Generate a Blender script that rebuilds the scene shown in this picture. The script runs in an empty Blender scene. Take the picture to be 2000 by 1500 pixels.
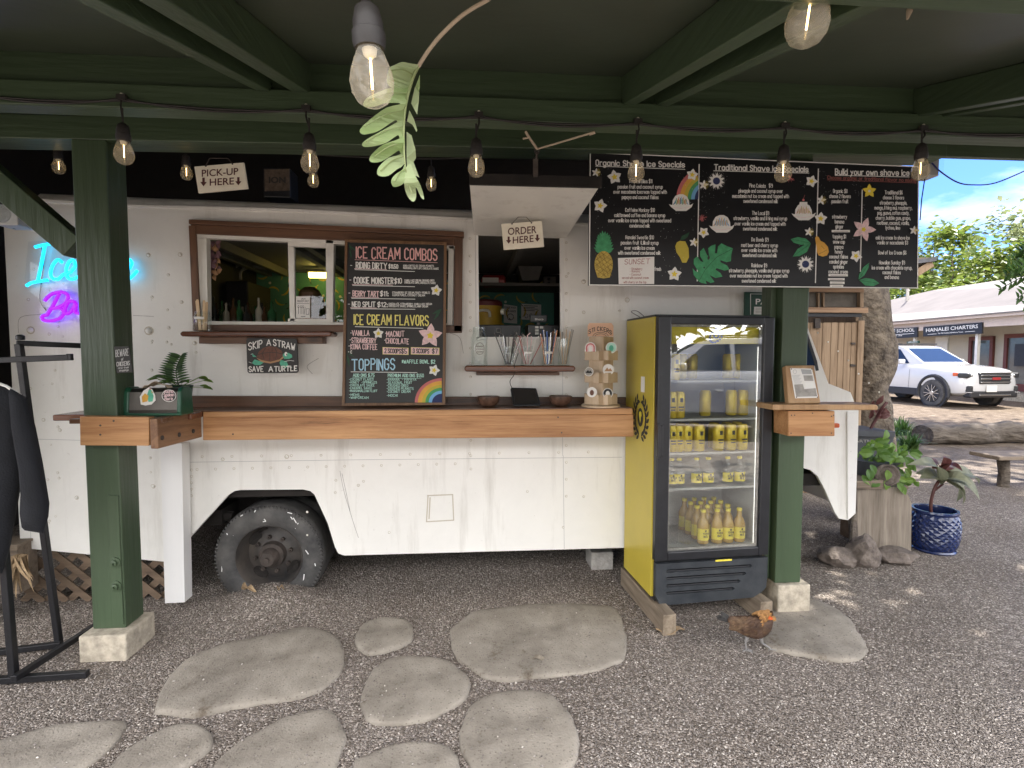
import bpy, bmesh, math, random
from mathutils import Vector, Matrix, noise as mnoise
from mathutils.geometry import tessellate_polygon
R = math.radians
S = bpy.context.scene
COL = S.collection

# ---------------- camera, sky, sun, exposure ----------------
F, PITCH, YAW = 1035.0, R(3.2), R(4.5)
EYE = Vector((0, 0, 1.5))
cam = bpy.data.objects.new('camera', bpy.data.cameras.new('camera'))
COL.objects.link(cam); S.camera = cam
cam.location = EYE; cam.rotation_euler = (math.pi/2 - PITCH, 0, -YAW)
cam.data.sensor_width = 36; cam.data.lens = F/2000*36
cam.data.clip_start = 0.02; cam.data.clip_end = 3000
SUN_EL, SUN_AZ = R(63), R(62)          # azimuth from +Y towards +X
W = bpy.data.worlds.new('World'); S.world = W; W.use_nodes = True
nt = W.node_tree; N = nt.nodes; L = nt.links
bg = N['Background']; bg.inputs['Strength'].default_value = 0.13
sky = N.new('ShaderNodeTexSky'); sky.sky_type = 'NISHITA'; sky.sun_disc = False
sky.sun_elevation = SUN_EL; sky.sun_rotation = SUN_AZ; sky.altitude = 0; sky.air_density = 1.0; sky.dust_density = 0.4; sky.ozone_density = 2.2
tc = N.new('ShaderNodeTexCoord'); mp = N.new('ShaderNodeMapping'); mp.inputs['Scale'].default_value = (1, 1, 1.9)
mp.inputs['Location'].default_value = (0.13, 0.4, 0.05)
cn = N.new('ShaderNodeTexNoise'); cn.inputs['Scale'].default_value = 3.6; cn.inputs['Detail'].default_value = 9; cn.inputs['Roughness'].default_value = 0.55; cn.inputs['Distortion'].default_value = 0.25
cr = N.new('ShaderNodeValToRGB'); cr.color_ramp.elements[0].position = 0.55; cr.color_ramp.elements[1].position = 0.76
sep = N.new('ShaderNodeSeparateXYZ'); L.new(tc.outputs['Generated'], sep.inputs[0])
# bright cloud added out of view behind the viewer, to fill the shade
fill_bank = N.new('ShaderNodeMapRange'); fill_bank.inputs['From Min'].default_value = 0.0; fill_bank.inputs['From Max'].default_value = -0.35
fill_bank.inputs['To Min'].default_value = 0.0; fill_bank.inputs['To Max'].default_value = 0.66; L.new(sep.outputs['Y'], fill_bank.inputs['Value'])
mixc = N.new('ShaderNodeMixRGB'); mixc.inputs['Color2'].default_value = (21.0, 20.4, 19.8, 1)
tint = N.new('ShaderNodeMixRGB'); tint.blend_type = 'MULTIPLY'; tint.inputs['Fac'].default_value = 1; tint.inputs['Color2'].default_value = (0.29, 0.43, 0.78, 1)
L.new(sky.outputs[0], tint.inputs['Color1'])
L.new(tc.outputs['Generated'], mp.inputs[0]); L.new(mp.outputs[0], cn.inputs['Vector']); L.new(cn.outputs['Fac'], cr.inputs[0])
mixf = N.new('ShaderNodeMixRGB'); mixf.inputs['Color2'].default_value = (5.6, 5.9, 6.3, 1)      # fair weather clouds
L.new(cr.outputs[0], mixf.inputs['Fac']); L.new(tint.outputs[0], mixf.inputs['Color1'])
L.new(fill_bank.outputs[0], mixc.inputs['Fac']); L.new(mixf.outputs[0], mixc.inputs['Color1']); L.new(mixc.outputs[0], bg.inputs['Color'])
sun = bpy.data.objects.new('sun', bpy.data.lights.new('sun', 'SUN')); COL.objects.link(sun)
sun.data.energy = 4.5; sun.data.angle = R(0.55); sun.data.color = (1, 0.95, 0.87)
sun.rotation_euler = (math.pi/2 - SUN_EL, 0, -SUN_AZ + math.pi)
sd = Vector((math.sin(SUN_AZ)*math.cos(SUN_EL), math.cos(SUN_AZ)*math.cos(SUN_EL), math.sin(SUN_EL)))
sun.rotation_euler = sd.to_track_quat('Z', 'Y').to_euler()
S.view_settings.view_transform = 'Standard'; S.view_settings.look = 'None'
S.view_settings.exposure = 1.68; S.view_settings.gamma = 1
S.cycles.max_bounces = 10; S.cycles.diffuse_bounces = 5; S.cycles.transparent_max_bounces = 24
S.cycles.use_denoising = True
S.cycles.sample_clamp_indirect = 8; S.cycles.caustics_reflective = False; S.cycles.caustics_refractive = False

# ---------------- sight lines: a point of the photograph on a real plane ----------------
FW0 = Vector((math.sin(YAW), math.cos(YAW), 0)); RT = Vector((math.cos(YAW), -math.sin(YAW), 0))
FW = FW0*math.cos(PITCH) - Vector((0, 0, 1))*math.sin(PITCH)
UP = Vector((0, 0, 1))*math.cos(PITCH) + FW0*math.sin(PITCH)
def ray(px, py): return FW + RT*((px-1000)/F) - UP*((py-750)/F)
def onY(px, py, y): r = ray(px, py); return EYE + r*(y/r.y)
def onZ(px, py, z=0.0): r = ray(px, py); return EYE + r*((z-1.5)/r.z)
class Plane:
    """a plane with a normal towards the viewer"""
    def __init__(s, o, n):
        s.o = Vector(o); s.n = Vector(n).normalized()
        if (EYE - s.o).dot(s.n) < 0: s.n = -s.n
    def at(s, px, py, off=0.0):
        r = ray(px, py); o = s.o + s.n*off
        return EYE + r*((o-EYE).dot(s.n)/r.dot(s.n))
def PY(y): return Plane((0, y, 0), (0, -1, 0))
def plane3(a, b, c): a, b, c = Vector(a), Vector(b), Vector(c); return Plane(a, (b-a).cross(c-a))

# ---------------- mesh building ----------------
def smoothpath(pts, k=6):
    pts = [Vector(p) for p in pts]; out = []
    for i in range(len(pts)-1):
        p0 = pts[max(i-1, 0)]; p1 = pts[i]; p2 = pts[i+1]; p3 = pts[min(i+2, len(pts)-1)]
        for j in range(k):
            t = j/k
            out.append(0.5*((2*p1) + (p2-p0)*t + (2*p0-5*p1+4*p2-p3)*t*t + (3*p1-p0-3*p2+p3)*t**3))
    out.append(pts[-1]); return out
class MB:
    def __init__(s): s.v = []; s.f = []; s.m = []; s.layer = 0
    def add(s, vs, fs, m=0):
        b = len(s.v); s.v += [tuple(v) for v in vs]
        for f in fs: s.f.append(tuple(i+b for i in f)); s.m.append(m)
        return s
    def box(s, x0, x1, y0, y1, z0, z1, m=0):
        if x0 > x1: x0, x1 = x1, x0
        if y0 > y1: y0, y1 = y1, y0
        if z0 > z1: z0, z1 = z1, z0
        v = [(x, y, z) for z in (z0, z1) for y in (y0, y1) for x in (x0, x1)]
        return s.add(v, [(0, 2, 3, 1), (4, 5, 7, 6), (0, 1, 5, 4), (2, 6, 7, 3), (0, 4, 6, 2), (1, 3, 7, 5)], m)
    def obox(s, c, sx, sy, sz, M=None, m=0):
        M = M or Matrix.Identity(3); c = Vector(c)
        v = [c + M @ Vector((x*sx/2, y*sy/2, z*sz/2)) for z in (-1, 1) for y in (-1, 1) for x in (-1, 1)]
        return s.add(v, [(0, 2, 3, 1), (4, 5, 7, 6), (0, 1, 5, 4), (2, 6, 7, 3), (0, 4, 6, 2), (1, 3, 7, 5)], m)
    def bar(s, a, b, w, h, m=0, up=(0, 0, 1)):
        """a rectangular bar from a to b"""
        a, b = Vector(a), Vector(b); d = (b-a).normalized(); u = Vector(up)
        if abs(d.dot(u)) > 0.98: u = Vector((0, 1, 0))
        x = d.cross(u).normalized(); z = x.cross(d)
        M = Matrix((x, d, z)).transposed()
        return s.obox((a+b)/2, w, (b-a).length, h, M, m)
    def tube(s, pts, r, n=8, m=0, caps=True, flat=1.0):
        pts = [Vector(p) for p in pts]; k = len(pts)
        rs = r if isinstance(r, (list, tuple)) else [r]*k
        vs = []; fs = []; prev = None
        for i, p in enumerate(pts):
            d = (pts[min(i+1, k-1)] - pts[max(i-1, 0)])
            d = d.normalized() if d.length > 1e-9 else Vector((0, 0, 1))
            if prev is None:
                u = d.cross(Vector((0, 0, 1)))
                if u.length < 0.05: u = d.cross(Vector((0, 1, 0)))
            else:
                u = prev - d*prev.dot(d)
            u.normalize(); prev = u; w = d.cross(u)
            for j in range(n):
                a = 2*math.pi*j/n
                vs.append(p + (u*math.cos(a) + w*math.sin(a)*flat)*rs[i])
        for i in range(k-1):
            for j in range(n):
                a, b = i*n+j, i*n+(j+1) % n
                fs.append((a, a+n, b+n, b))
        if caps:
            fs.append(tuple(range(n))); fs.append(tuple(range(k*n-1, k*n-n-1, -1)))
        return s.add(vs, fs, m)
    def lathe(s, prof, c, n=24, m=0, axis=None, cap0=True, cap1=True):
        """prof: (radius, height) pairs along axis from c"""
        c = Vector(c); ax = Vector(axis or (0, 0, 1)).normalized()
        u = ax.cross(Vector((0, 1, 0)) if abs(ax.y) < 0.9 else Vector((1, 0, 0))).normalized(); w = ax.cross(u)
        vs = []; fs = []; k = len(prof)
        for r, h in prof:
            for j in range(n):
                a = 2*math.pi*j/n; vs.append(c + ax*h + (u*math.cos(a)+w*math.sin(a))*r)
        for i in range(k-1):
            for j in range(n):
                a, b = i*n+j, i*n+(j+1) % n; fs.append((a, b, b+n, a+n))
        if cap0 and prof[0][0] > 1e-6: fs.append(tuple(range(n-1, -1, -1)))
        if cap1 and prof[-1][0] > 1e-6: fs.append(tuple(range((k-1)*n, k*n)))
        return s.add(vs, fs, m)
    def prism(s, loops, back, m=0):
        """loops of 3-D points (first the outline, then holes), extruded by vector back"""
        loops = [[Vector(p) for p in l] for l in loops]; back = Vector(back)
        flat = [p for l in loops for p in l]; n = len(flat)
        tri = tessellate_polygon(loops)
        vs = flat + [p+back for p in flat]; fs = []
        for t in tri:
            a, b, c = t
            if (flat[b]-flat[a]).cross(flat[c]-flat[a]).dot(back) > 0: t = (a, c, b)
            fs.append(tuple(t)); fs.append(tuple(i+n for i in reversed(t)))
        b0 = 0
        for l in loops:
            k = len(l)
            for i in range(k):
                a, b = b0+i, b0+(i+1) % k; fs.append((a, b, b+n, a+n))
            b0 += k
        return s.add(vs, fs, m)
    def slab(s, pxs, pl, t=0.02, off=0.0, m=0, holes=()):
        """an outline seen in the photograph, given its place on plane pl, and thickness t behind it"""
        lp = [[pl.at(x, y, off) for x, y in l] for l in (pxs,)+tuple(holes)]
        return s.prism(lp, -pl.n*t, m)
    def rect(s, x0, y0, x1, y1, pl, t=0.02, off=0.0, m=0): return s.slab([(x0, y0), (x1, y0), (x1, y1), (x0, y1)], pl, t, off, m)
    def sheet(s, pxs, pl, off, m=0):
        lp = [pl.at(x, y, off) for x, y in pxs]; fs = []
        for a, b, c in tessellate_polygon([lp]):
            if (lp[b]-lp[a]).cross(lp[c]-lp[a]).dot(pl.n) < 0: b, c = c, b
            fs.append((a, b, c))
        return s.add(lp, fs, m)
    def nextoff(s, base=0.0016): s.layer += 1; return base + s.layer*0.00004
    def stroke(s, pts, w, pl, m=0, off=None):
        """a painted line of pixel width w on plane pl"""
        off = s.nextoff() if off is None else off
        P2 = [Vector((p[0], p[1])) for p in pts]
        for i in range(1, len(P2)-1):          # sharp corners start a new stroke, as a brush would
            if (P2[i]-P2[i-1]).length > 1e-4 and (P2[i+1]-P2[i]).length > 1e-4 and (P2[i]-P2[i-1]).normalized().dot((P2[i+1]-P2[i]).normalized()) < -0.15:
                s.stroke(pts[:i+1], w, pl, m, off); return s.stroke(pts[i:], w, pl, m, off+0.00001)
        q = [P2[0]]
        for p in P2[1:]:
            if (p-q[-1]).length > 1e-4: q.append(p)
        if len(q) < 2: q.append(q[0]+Vector((0.01, 0)))
        closed = (q[0]-q[-1]).length < 1e-3 and len(q) > 3
        if closed: q = q[:-1]
        k = len(q); l = []; r = []
        for i in range(k):
            if closed: a, b = q[i-1], q[(i+1) % k]
            else: a, b = q[max(i-1, 0)], q[min(i+1, k-1)]
            d1 = (q[i]-a).normalized() if (q[i]-a).length > 1e-6 else (b-q[i]).normalized()
            d2 = (b-q[i]).normalized() if (b-q[i]).length > 1e-6 else d1
            d = d1+d2
            d = d.normalized() if d.length > 0.2 else d1
            nrm = Vector((-d.y, d.x)); c = max(0.55, nrm.dot(Vector((-d1.y, d1.x))))
            p = q[i]
            if not closed and i == 0: p = p - d2*w*0.35
            if not closed and i == k-1: p = p + d1*w*0.35
            l.append(p+nrm*(w/2/c)); r.append(p-nrm*(w/2/c))
        vs = [pl.at(p.x, p.y, off) for p in l] + [pl.at(p.x, p.y, off) for p in r]
        rng = range(k) if closed else range(k-1)
        return s.add(vs, [(i, (i+1) % k, k+(i+1) % k, k+i) for i in rng], m)
    def text(s, t, x0, y0, x1, y1, h, pl, w=None, m=0, m2=None, w2=None, off=None, lean=0.0, jit=0.0):
        """lettering: baseline from (x0,y0) to (x1,y1) in photograph pixels, capitals h high"""
        w = w or h*0.14; units = []; x = 0
        for ch in t:
            g = GLYPH.get(ch)
            if g is None: x += 2.6; continue
            mxx = max(p[0] for st in g for p in st)
            units.append((x, g)); x += mxx + (1.5 if mxx > 0.5 else 1.3)
        tot = max(x-1.4, 1); u = (x1-x0)/tot; v = h/6.0; sl = (y1-y0)/max(x1-x0, 1e-6)
        rnd = random.Random(len(t)*7+int(x0))
        o1 = s.nextoff() if off is None else off; o2 = s.nextoff()+0.0002
        for gx, g in units:
            jy = rnd.uniform(-1, 1)*jit*h
            for k, st in enumerate(g):
                pts = []
                for (a, b) in st:
                    X = x0+(gx+a)*u + lean*(b-2)*v; Y = y0+sl*(X-x0)-(b-2)*v+jy; pts.append((X, Y))
                s.stroke(pts, w, pl, m, o1+k*0.00003)
                if m2 is not None: s.stroke(pts, w2 or w*0.5, pl, m2, o2+k*0.00003)
        return s
    def build(s, name, mats, parent=None, loc=None, smooth=0, bevel=0.0, seg=2):
        """ONE mesh object; vertices are given in the place's own metres"""
        if not isinstance(mats, (list, tuple)): mats = [mats]
        if parent is not None: o3 = ROOT[parent.name]
        elif loc is not None: o3 = Vector(loc)
        else:
            xs = [v[0] for v in s.v]; ys = [v[1] for v in s.v]; zs = [v[2] for v in s.v]
            o3 = Vector(((min(xs)+max(xs))/2, (min(ys)+max(ys))/2, min(zs)))
        me = bpy.data.meshes.new(name)
        me.from_pydata([(v[0]-o3.x, v[1]-o3.y, v[2]-o3.z) for v in s.v], [], s.f)
        for mm in mats: me.materials.append(mm)
        if len(mats) > 1: me.polygons.foreach_set('material_index', s.m)
        if smooth:
            me.polygons.foreach_set('use_smooth', [True]*len(me.polygons)); me.update()
            me.set_sharp_from_angle(angle=R(smooth))
        me.update()
        o = bpy.data.objects.new(name, me); COL.objects.link(o)
        if parent is not None: o.parent = parent
        else: o.location = o3
        ROOT[o.name] = o3.copy()
        if bevel:
            b = o.modifiers.new('bevel', 'BEVEL'); b.width = bevel; b.segments = seg; b.limit_method = 'ANGLE'; b.angle_limit = R(35)
            b.use_clamp_overlap = True
        return o
ROOT = {}
def tag(o, label=None, cat=None, group=None, kind=None):
    if label: o['label'] = label
    if cat: o['category'] = cat
    if group: o['group'] = group
    if kind: o['kind'] = kind
    return o
def thing(name, loc, label, cat, group=None):
    o = bpy.data.objects.new(name, None); COL.objects.link(o); o.location = loc; o.empty_display_size = 0.1
    ROOT[o.name] = Vector(loc); return tag(o, label, cat, group)
def dup(root, loc, rotz=0.0, scale=None, label=None, group=None, tilt=None):
    def cp(o, par):
        c = o.copy(); COL.objects.link(c)
        if par is not None: c.parent = par
        ROOT[c.name] = ROOT[o.name].copy()
        for ch in [x for x in o.children]: cp(ch, c)
        return c
    r = cp(root, None); r.location = loc; r.rotation_euler = tilt or (0, 0, rotz)
    if scale: r.scale = (scale,)*3 if isinstance(scale, (int, float)) else scale
    if label: r['label'] = label
    if group: r['group'] = group
    ROOT[r.name] = Vector(loc); return r
# single-stroke hand lettering: digits are x,y on a small grid (baseline 2, capitals to 8, small letters to 6)
_G = '''A 02 28 42|14 34;B 02 08 28 37 36 25 05|25 34 33 22 02;C 37 28 18 07 03 12 22 33;D 02 08 18 37 33 12 02;E 38 08 02 32|05 25;F 38 08 02|05 25
G 37 28 18 07 03 12 22 33 35 25;H 08 02|38 32|05 35;I 08 02;J 38 33 22 12 03;K 08 02|38 05 32;L 08 02 32;M 02 08 24 48 42;N 02 08 32 38;O 18 07 03 12 22 33 37 28 18
P 02 08 28 37 36 25 05;Q 18 07 03 12 22 33 37 28 18|24 42;R 02 08 28 37 36 25 05|15 32;S 37 28 18 07 06 15 25 34 33 22 12 03;T 08 48|28 22;U 08 03 12 22 33 38
V 08 22 48;W 08 12 26 32 48;X 08 32|38 02;Y 08 25 48|25 22;Z 08 38 02 32;0 18 07 03 12 22 33 37 28 18;1 07 18 12;2 07 18 28 37 36 02 32;3 07 18 28 37 36 25 15|25 34 33 22 12 03
4 32 38 04 44;5 38 08 05 25 34 33 22 12 03;6 37 28 18 07 03 12 22 33 34 25 15 04;7 08 38 12;8 15 06 07 18 28 37 36 25 15 04 03 12 22 33 34 25;9 36 25 15 06 07 18 28 37 33 22 12
$ 37 28 18 07 06 15 25 34 33 22 12 03|29 11;a 36 32|35 26 16 05 03 12 22 33;b 08 02|05 16 26 35 33 22 12 03;c 35 26 16 05 03 12 22 33;d 38 32|35 26 16 05 03 12 22 33
e 04 34 35 26 16 05 03 12 22 33;f 38 28 17 12|06 26;g 36 31 20 10 01|35 26 16 05 03 12 22 33;h 08 02|05 16 26 35 32;i 06 02|08 07;j 16 11 00|18 17;k 08 02|36 04 32;l 08 02
m 06 02|05 16 25 22|25 36 45 42;n 06 02|05 16 26 35 32;o 16 05 03 12 22 33 35 26 16;p 06 00|05 16 26 35 33 22 12 03;q 36 30|35 26 16 05 03 12 22 33;r 06 02|05 16 26
s 35 26 16 05 14 24 33 22 12 03;t 18 13 22|06 26;u 06 03 12 22 33|36 32;v 06 22 46;w 06 12 25 32 46;x 06 32|36 02;y 06 23|36 00;z 06 36 02 32
. 02 03;, 03 01;: 03 02|06 05;- 05 25;( 28 16 14 22;) 08 16 14 02;* 15 35|17 33|37 13|24 28;& 32 06 07 18 27 04 03 12 34;' 08 06;% 02 38|08 07|32 33;/ 02 38'''
GLYPH = {}
for row in _G.replace('\n', ';').split(';'):
    ch, rest = row[0], row[2:]
    GLYPH[ch] = [[(int(p[0]), int(p[1])) for p in st.split()] for st in rest.split('|')]
_m = GLYPH['M']
random.seed(7)
# ---------------- procedural materials ----------------
def newmat(name):
    m = bpy.data.materials.new(name); m.use_nodes = True; t = m.node_tree
    return m, t.nodes, t.links, t.nodes['Principled BSDF']
def ramp(N, L, src, stops):
    r = N.new('ShaderNodeValToRGB'); e = r.color_ramp.elements
    while len(e) < len(stops): e.new(0.5)
    for k, (p, c) in enumerate(stops): e[k].position = p; e[k].color = (*c, 1) if len(c) == 3 else c
    L.new(src, r.inputs[0]); return r
def tex(N, L, kind, scale, coord='Object', stretch=(1, 1, 1), **kw):
    c = N.new('ShaderNodeTexCoord'); m = N.new('ShaderNodeMapping'); m.inputs['Scale'].default_value = stretch
    L.new(c.outputs[coord], m.inputs[0]); t = N.new(kind); t.inputs['Scale'].default_value = scale
    for k, v in kw.items(): t.inputs[k.replace('_', ' ')].default_value = v
    L.new(m.outputs[0], t.inputs['Vector']); return t
def addbump(N, L, b, src, strength, dist=0.01, prev=None):
    n = N.new('ShaderNodeBump'); n.inputs['Strength'].default_value = strength; n.inputs['Distance'].default_value = dist
    L.new(src, n.inputs['Height'])
    if prev is not None: L.new(prev.outputs[0], n.inputs['Normal'])
    L.new(n.outputs[0], b.inputs['Normal']); return n
def mul(c, k): return tuple(min(1, x*k) for x in c)
def flat(name, c, rough=0.6, metal=0.0, var=0.12, scale=9, bump=0.06, bs=60, spec=0.5, c2=None, coat=0, stretch=(1, 1, 1), bd=0.004):
    m, N, L, b = newmat(name)
    t = tex(N, L, 'ShaderNodeTexNoise', scale, stretch=stretch, Detail=6, Roughness=0.62)
    r = ramp(N, L, t.outputs['Fac'], [(0.3, mul(c, 1-var)), (0.7, c2 or mul(c, 1+var))]); L.new(r.outputs[0], b.inputs['Base Color'])
    b.inputs['Roughness'].default_value = rough; b.inputs['Metallic'].default_value = metal
    b.inputs['Specular IOR Level'].default_value = spec; b.inputs['Coat Weight'].default_value = coat
    if bump:
        t2 = tex(N, L, 'ShaderNodeTexNoise', bs, stretch=stretch, Detail=4); addbump(N, L, b, t2.outputs['Fac'], bump*4, bd)
    return m
def wood(name, c1, c2, axis='x', scale=16, rough=0.6, bump=0.25, dark=(0.05, 0.03, 0.018), knots=True, gloss=0.5):
    m, N, L, b = newmat(name)
    st = {'x': (0.06, 1, 1), 'y': (1, 0.06, 1), 'z': (1, 1, 0.06)}[axis]
    t = tex(N, L, 'ShaderNodeTexNoise', scale, stretch=st, Detail=8, Roughness=0.65, Distortion=0.6)
    t2 = tex(N, L, 'ShaderNodeTexNoise', scale*5, stretch=st, Detail=4, Roughness=0.7)
    ad = N.new('ShaderNodeMath'); ad.operation = 'MULTIPLY_ADD'; ad.inputs[1].default_value = 0.45; L.new(t2.outputs['Fac'], ad.inputs[0]); L.new(t.outputs['Fac'], ad.inputs[2])
    r = ramp(N, L, ad.outputs[0], [(0.48, dark), (0.58, c1), (0.85, c2)])
    src = r.outputs[0]
    if knots:
        v = tex(N, L, 'ShaderNodeTexVoronoi', 3.2, stretch={'x': (0.5, 1, 1), 'y': (1, 0.5, 1), 'z': (1, 1, 0.5)}[axis])
        kr = ramp(N, L, v.outputs['Distance'], [(0.03, (0.2, 0.2, 0.2)), (0.1, (1, 1, 1))])
        mm = N.new('ShaderNodeMixRGB'); mm.blend_type = 'MULTIPLY'; mm.inputs['Fac'].default_value = 0.8
        L.new(src, mm.inputs['Color1']); L.new(kr.outputs[0], mm.inputs['Color2']); src = mm.outputs[0]
    lg = tex(N, L, 'ShaderNodeTexNoise', 1.7, Detail=3); lr = ramp(N, L, lg.outputs['Fac'], [(0.3, (0.72, 0.70, 0.68)), (0.7, (1, 1, 1))])
    m3 = N.new('ShaderNodeMixRGB'); m3.blend_type = 'MULTIPLY'; m3.inputs['Fac'].default_value = 1
    L.new(src, m3.inputs['Color1']); L.new(lr.outputs[0], m3.inputs['Color2']); L.new(m3.outputs[0], b.inputs['Base Color'])
    b.inputs['Roughness'].default_value = rough; b.inputs['Specular IOR Level'].default_value = gloss
    addbump(N, L, b, ad.outputs[0], bump, 0.004); return m
def glassy(name, ior=1.5, tintc=(1, 1, 1), rough=0.0, gl=(1, 1, 1), dirt=0.0):
    m, N, L, b = newmat(name); N.remove(b); out = N['Material Output']
    fr = N.new('ShaderNodeFresnel'); fr.inputs['IOR'].default_value = ior
    tr = N.new('ShaderNodeBsdfTransparent'); tr.inputs['Color'].default_value = (*tintc, 1)
    g = N.new('ShaderNodeBsdfGlossy'); g.inputs['Roughness'].default_value = rough; g.inputs['Color'].default_value = (*gl, 1)
    geo = N.new('ShaderNodeNewGeometry'); inv = N.new('ShaderNodeMath'); inv.operation = 'SUBTRACT'; inv.inputs[0].default_value = 1; L.new(geo.outputs['Backfacing'], inv.inputs[1])
    fm = N.new('ShaderNodeMath'); fm.operation = 'MULTIPLY'; L.new(fr.outputs[0], fm.inputs[0]); L.new(inv.outputs[0], fm.inputs[1])
    mx = N.new('ShaderNodeMixShader'); L.new(fm.outputs[0], mx.inputs[0]); L.new(tr.outputs[0], mx.inputs[1]); L.new(g.outputs[0], mx.inputs[2])
    src = mx.outputs[0]
    if dirt:
        d = N.new('ShaderNodeBsdfDiffuse'); d.inputs['Color'].default_value = (0.8, 0.76, 0.66, 1)
        t = tex(N, L, 'ShaderNodeTexNoise', 55, Detail=6, Roughness=0.7); r = ramp(N, L, t.outputs['Fac'], [(0.35, (dirt*.35,)*3), (0.75, (dirt, dirt, dirt))])
        m2 = N.new('ShaderNodeMixShader'); L.new(r.outputs[0], m2.inputs[0]); L.new(src, m2.inputs[1]); L.new(d.outputs[0], m2.inputs[2]); src = m2.outputs[0]
    L.new(src, out.inputs['Surface']); return m
def glow(name, c, s, base=(0.8, 0.8, 0.8)):
    m, N, L, b = newmat(name); b.inputs['Base Color'].default_value = (*base, 1)
    b.inputs['Emission Color'].default_value = (*c, 1); b.inputs['Emission Strength'].default_value = s; return m
def leafmat(name, c1, c2, trans=0.45, rough=0.45, scale=3.0):
    m, N, L, b = newmat(name); out = N['Material Output']
    oi = N.new('ShaderNodeNewGeometry')
    t = tex(N, L, 'ShaderNodeTexNoise', scale, Detail=3)
    ad = N.new('ShaderNodeMath'); ad.operation = 'MULTIPLY_ADD'; ad.inputs[1].default_value = 0.6; L.new(oi.outputs['Random Per Island'], ad.inputs[0])
    sb = N.new('ShaderNodeMath'); sb.operation = 'SUBTRACT'; sb.inputs[1].default_value = 0.3; L.new(t.outputs['Fac'], sb.inputs[0]); L.new(sb.outputs[0], ad.inputs[2])
    r = ramp(N, L, ad.outputs[0], [(0.15, c1), (0.8, c2)]); L.new(r.outputs[0], b.inputs['Base Color']); b.inputs['Roughness'].default_value = rough
    tl = N.new('ShaderNodeBsdfTranslucent'); L.new(r.outputs[0], tl.inputs['Color'])
    mx = N.new('ShaderNodeMixShader'); mx.inputs[0].default_value = trans; L.new(b.outputs[0], mx.inputs[1]); L.new(tl.outputs[0], mx.inputs[2]); L.new(mx.outputs[0], out.inputs['Surface'])
    return m
def truckpaint(name, c, dirtc, amount=0.5):
    m, N, L, b = newmat(name)
    t = tex(N, L, 'ShaderNodeTexNoise', 1.6, Detail=8, Roughness=0.68, Distortion=0.4)
    r = ramp(N, L, t.outputs['Fac'], [(0.3, mul(c, 0.93)), (0.52, c), (0.72, mul(c, 1.04))])
    t2 = tex(N, L, 'ShaderNodeTexNoise', 7, stretch=(1, 1, 0.12), Detail=7, Roughness=0.7)
    r2 = ramp(N, L, t2.outputs['Fac'], [(0.53, (0, 0, 0)), (0.80, (amount,)*3)])
    m1 = N.new('ShaderNodeMixRGB'); L.new(r2.outputs[0], m1.inputs['Fac']); L.new(r.outputs[0], m1.inputs['Color1']); m1.inputs['Color2'].default_value = (*dirtc, 1)
    t3 = tex(N, L, 'ShaderNodeTexNoise', 26, Detail=9, Roughness=0.75); r3 = ramp(N, L, t3.outputs['Fac'], [(0.63, (0, 0, 0)), (0.70, (0.5,)*3)])
    m2 = N.new('ShaderNodeMixRGB'); L.new(r3.outputs[0], m2.inputs['Fac']); L.new(m1.outputs[0], m2.inputs['Color1']); m2.inputs['Color2'].default_value = (*mul(dirtc, 0.8), 1)
    # hairline cracks in the old paint
    v = tex(N, L, 'ShaderNodeTexVoronoi', 2.3); v.feature = 'DISTANCE_TO_EDGE'
    wv = tex(N, L, 'ShaderNodeTexNoise', 3.1, Detail=2)
    L.new(m2.outputs[0], b.inputs['Base Color'])
    b.inputs['Roughness'].default_value = 0.42; b.inputs['Specular IOR Level'].default_value = 0.4
    t4 = tex(N, L, 'ShaderNodeTexNoise', 2.2, Detail=3); p = addbump(N, L, b, t4.outputs['Fac'], 0.5, 0.012)
    addbump(N, L, b, t3.outputs['Fac'], 0.22, 0.004, p); return m
M = {}
M['white'] = truckpaint('old white paint', (0.80, 0.785, 0.74), (0.34, 0.30, 0.24), 0.5)
M['white2'] = truckpaint('cab white paint', (0.78, 0.77, 0.74), (0.42, 0.38, 0.32), 0.25)
M['trim_white'] = flat('white vinyl', (0.74, 0.72, 0.66), 0.4, var=0.06)
M['leg_white'] = flat('white wood paint', (0.78, 0.77, 0.75), 0.5, var=0.05, scale=4, bump=0.08, bs=30, stretch=(1, 1, 0.1))
def greenpaint(name, k=1.0, axis='z'):
    st = {'x': (0.08, 1, 1), 'y': (1, 0.08, 1), 'z': (1, 1, 0.08)}[axis]
    m = flat(name, mul((0.047, 0.073, 0.038), k), 0.42, var=0.2, scale=5, bump=0.16, bs=42, stretch=st, bd=0.006)
    N = m.node_tree.nodes; L = m.node_tree.links; b = N['Principled BSDF']
    src = b.inputs['Base Color'].links[0].from_socket
    t = tex(N, L, 'ShaderNodeTexNoise', 14, Detail=10, Roughness=0.8); r = ramp(N, L, t.outputs['Fac'], [(0.68, (0, 0, 0)), (0.8, (0.5,)*3)])
    mm = N.new('ShaderNodeMixRGB'); L.new(r.outputs[0], mm.inputs['Fac']); L.new(src, mm.inputs['Color1']); mm.inputs['Color2'].default_value = (0.10, 0.12, 0.085, 1)
    v = tex(N, L, 'ShaderNodeTexVoronoi', 3.4); kr = ramp(N, L, v.outputs['Distance'], [(0.018, (0.25,)*3), (0.03, (1, 1, 1))])
    m2 = N.new('ShaderNodeMixRGB'); m2.blend_type = 'MULTIPLY'; m2.inputs['Fac'].default_value = 1; L.new(mm.outputs[0], m2.inputs['Color1']); L.new(kr.outputs[0], m2.inputs['Color2']); mm = m2
    L.new(mm.outputs[0], b.inputs['Base Color']); return m
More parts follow.
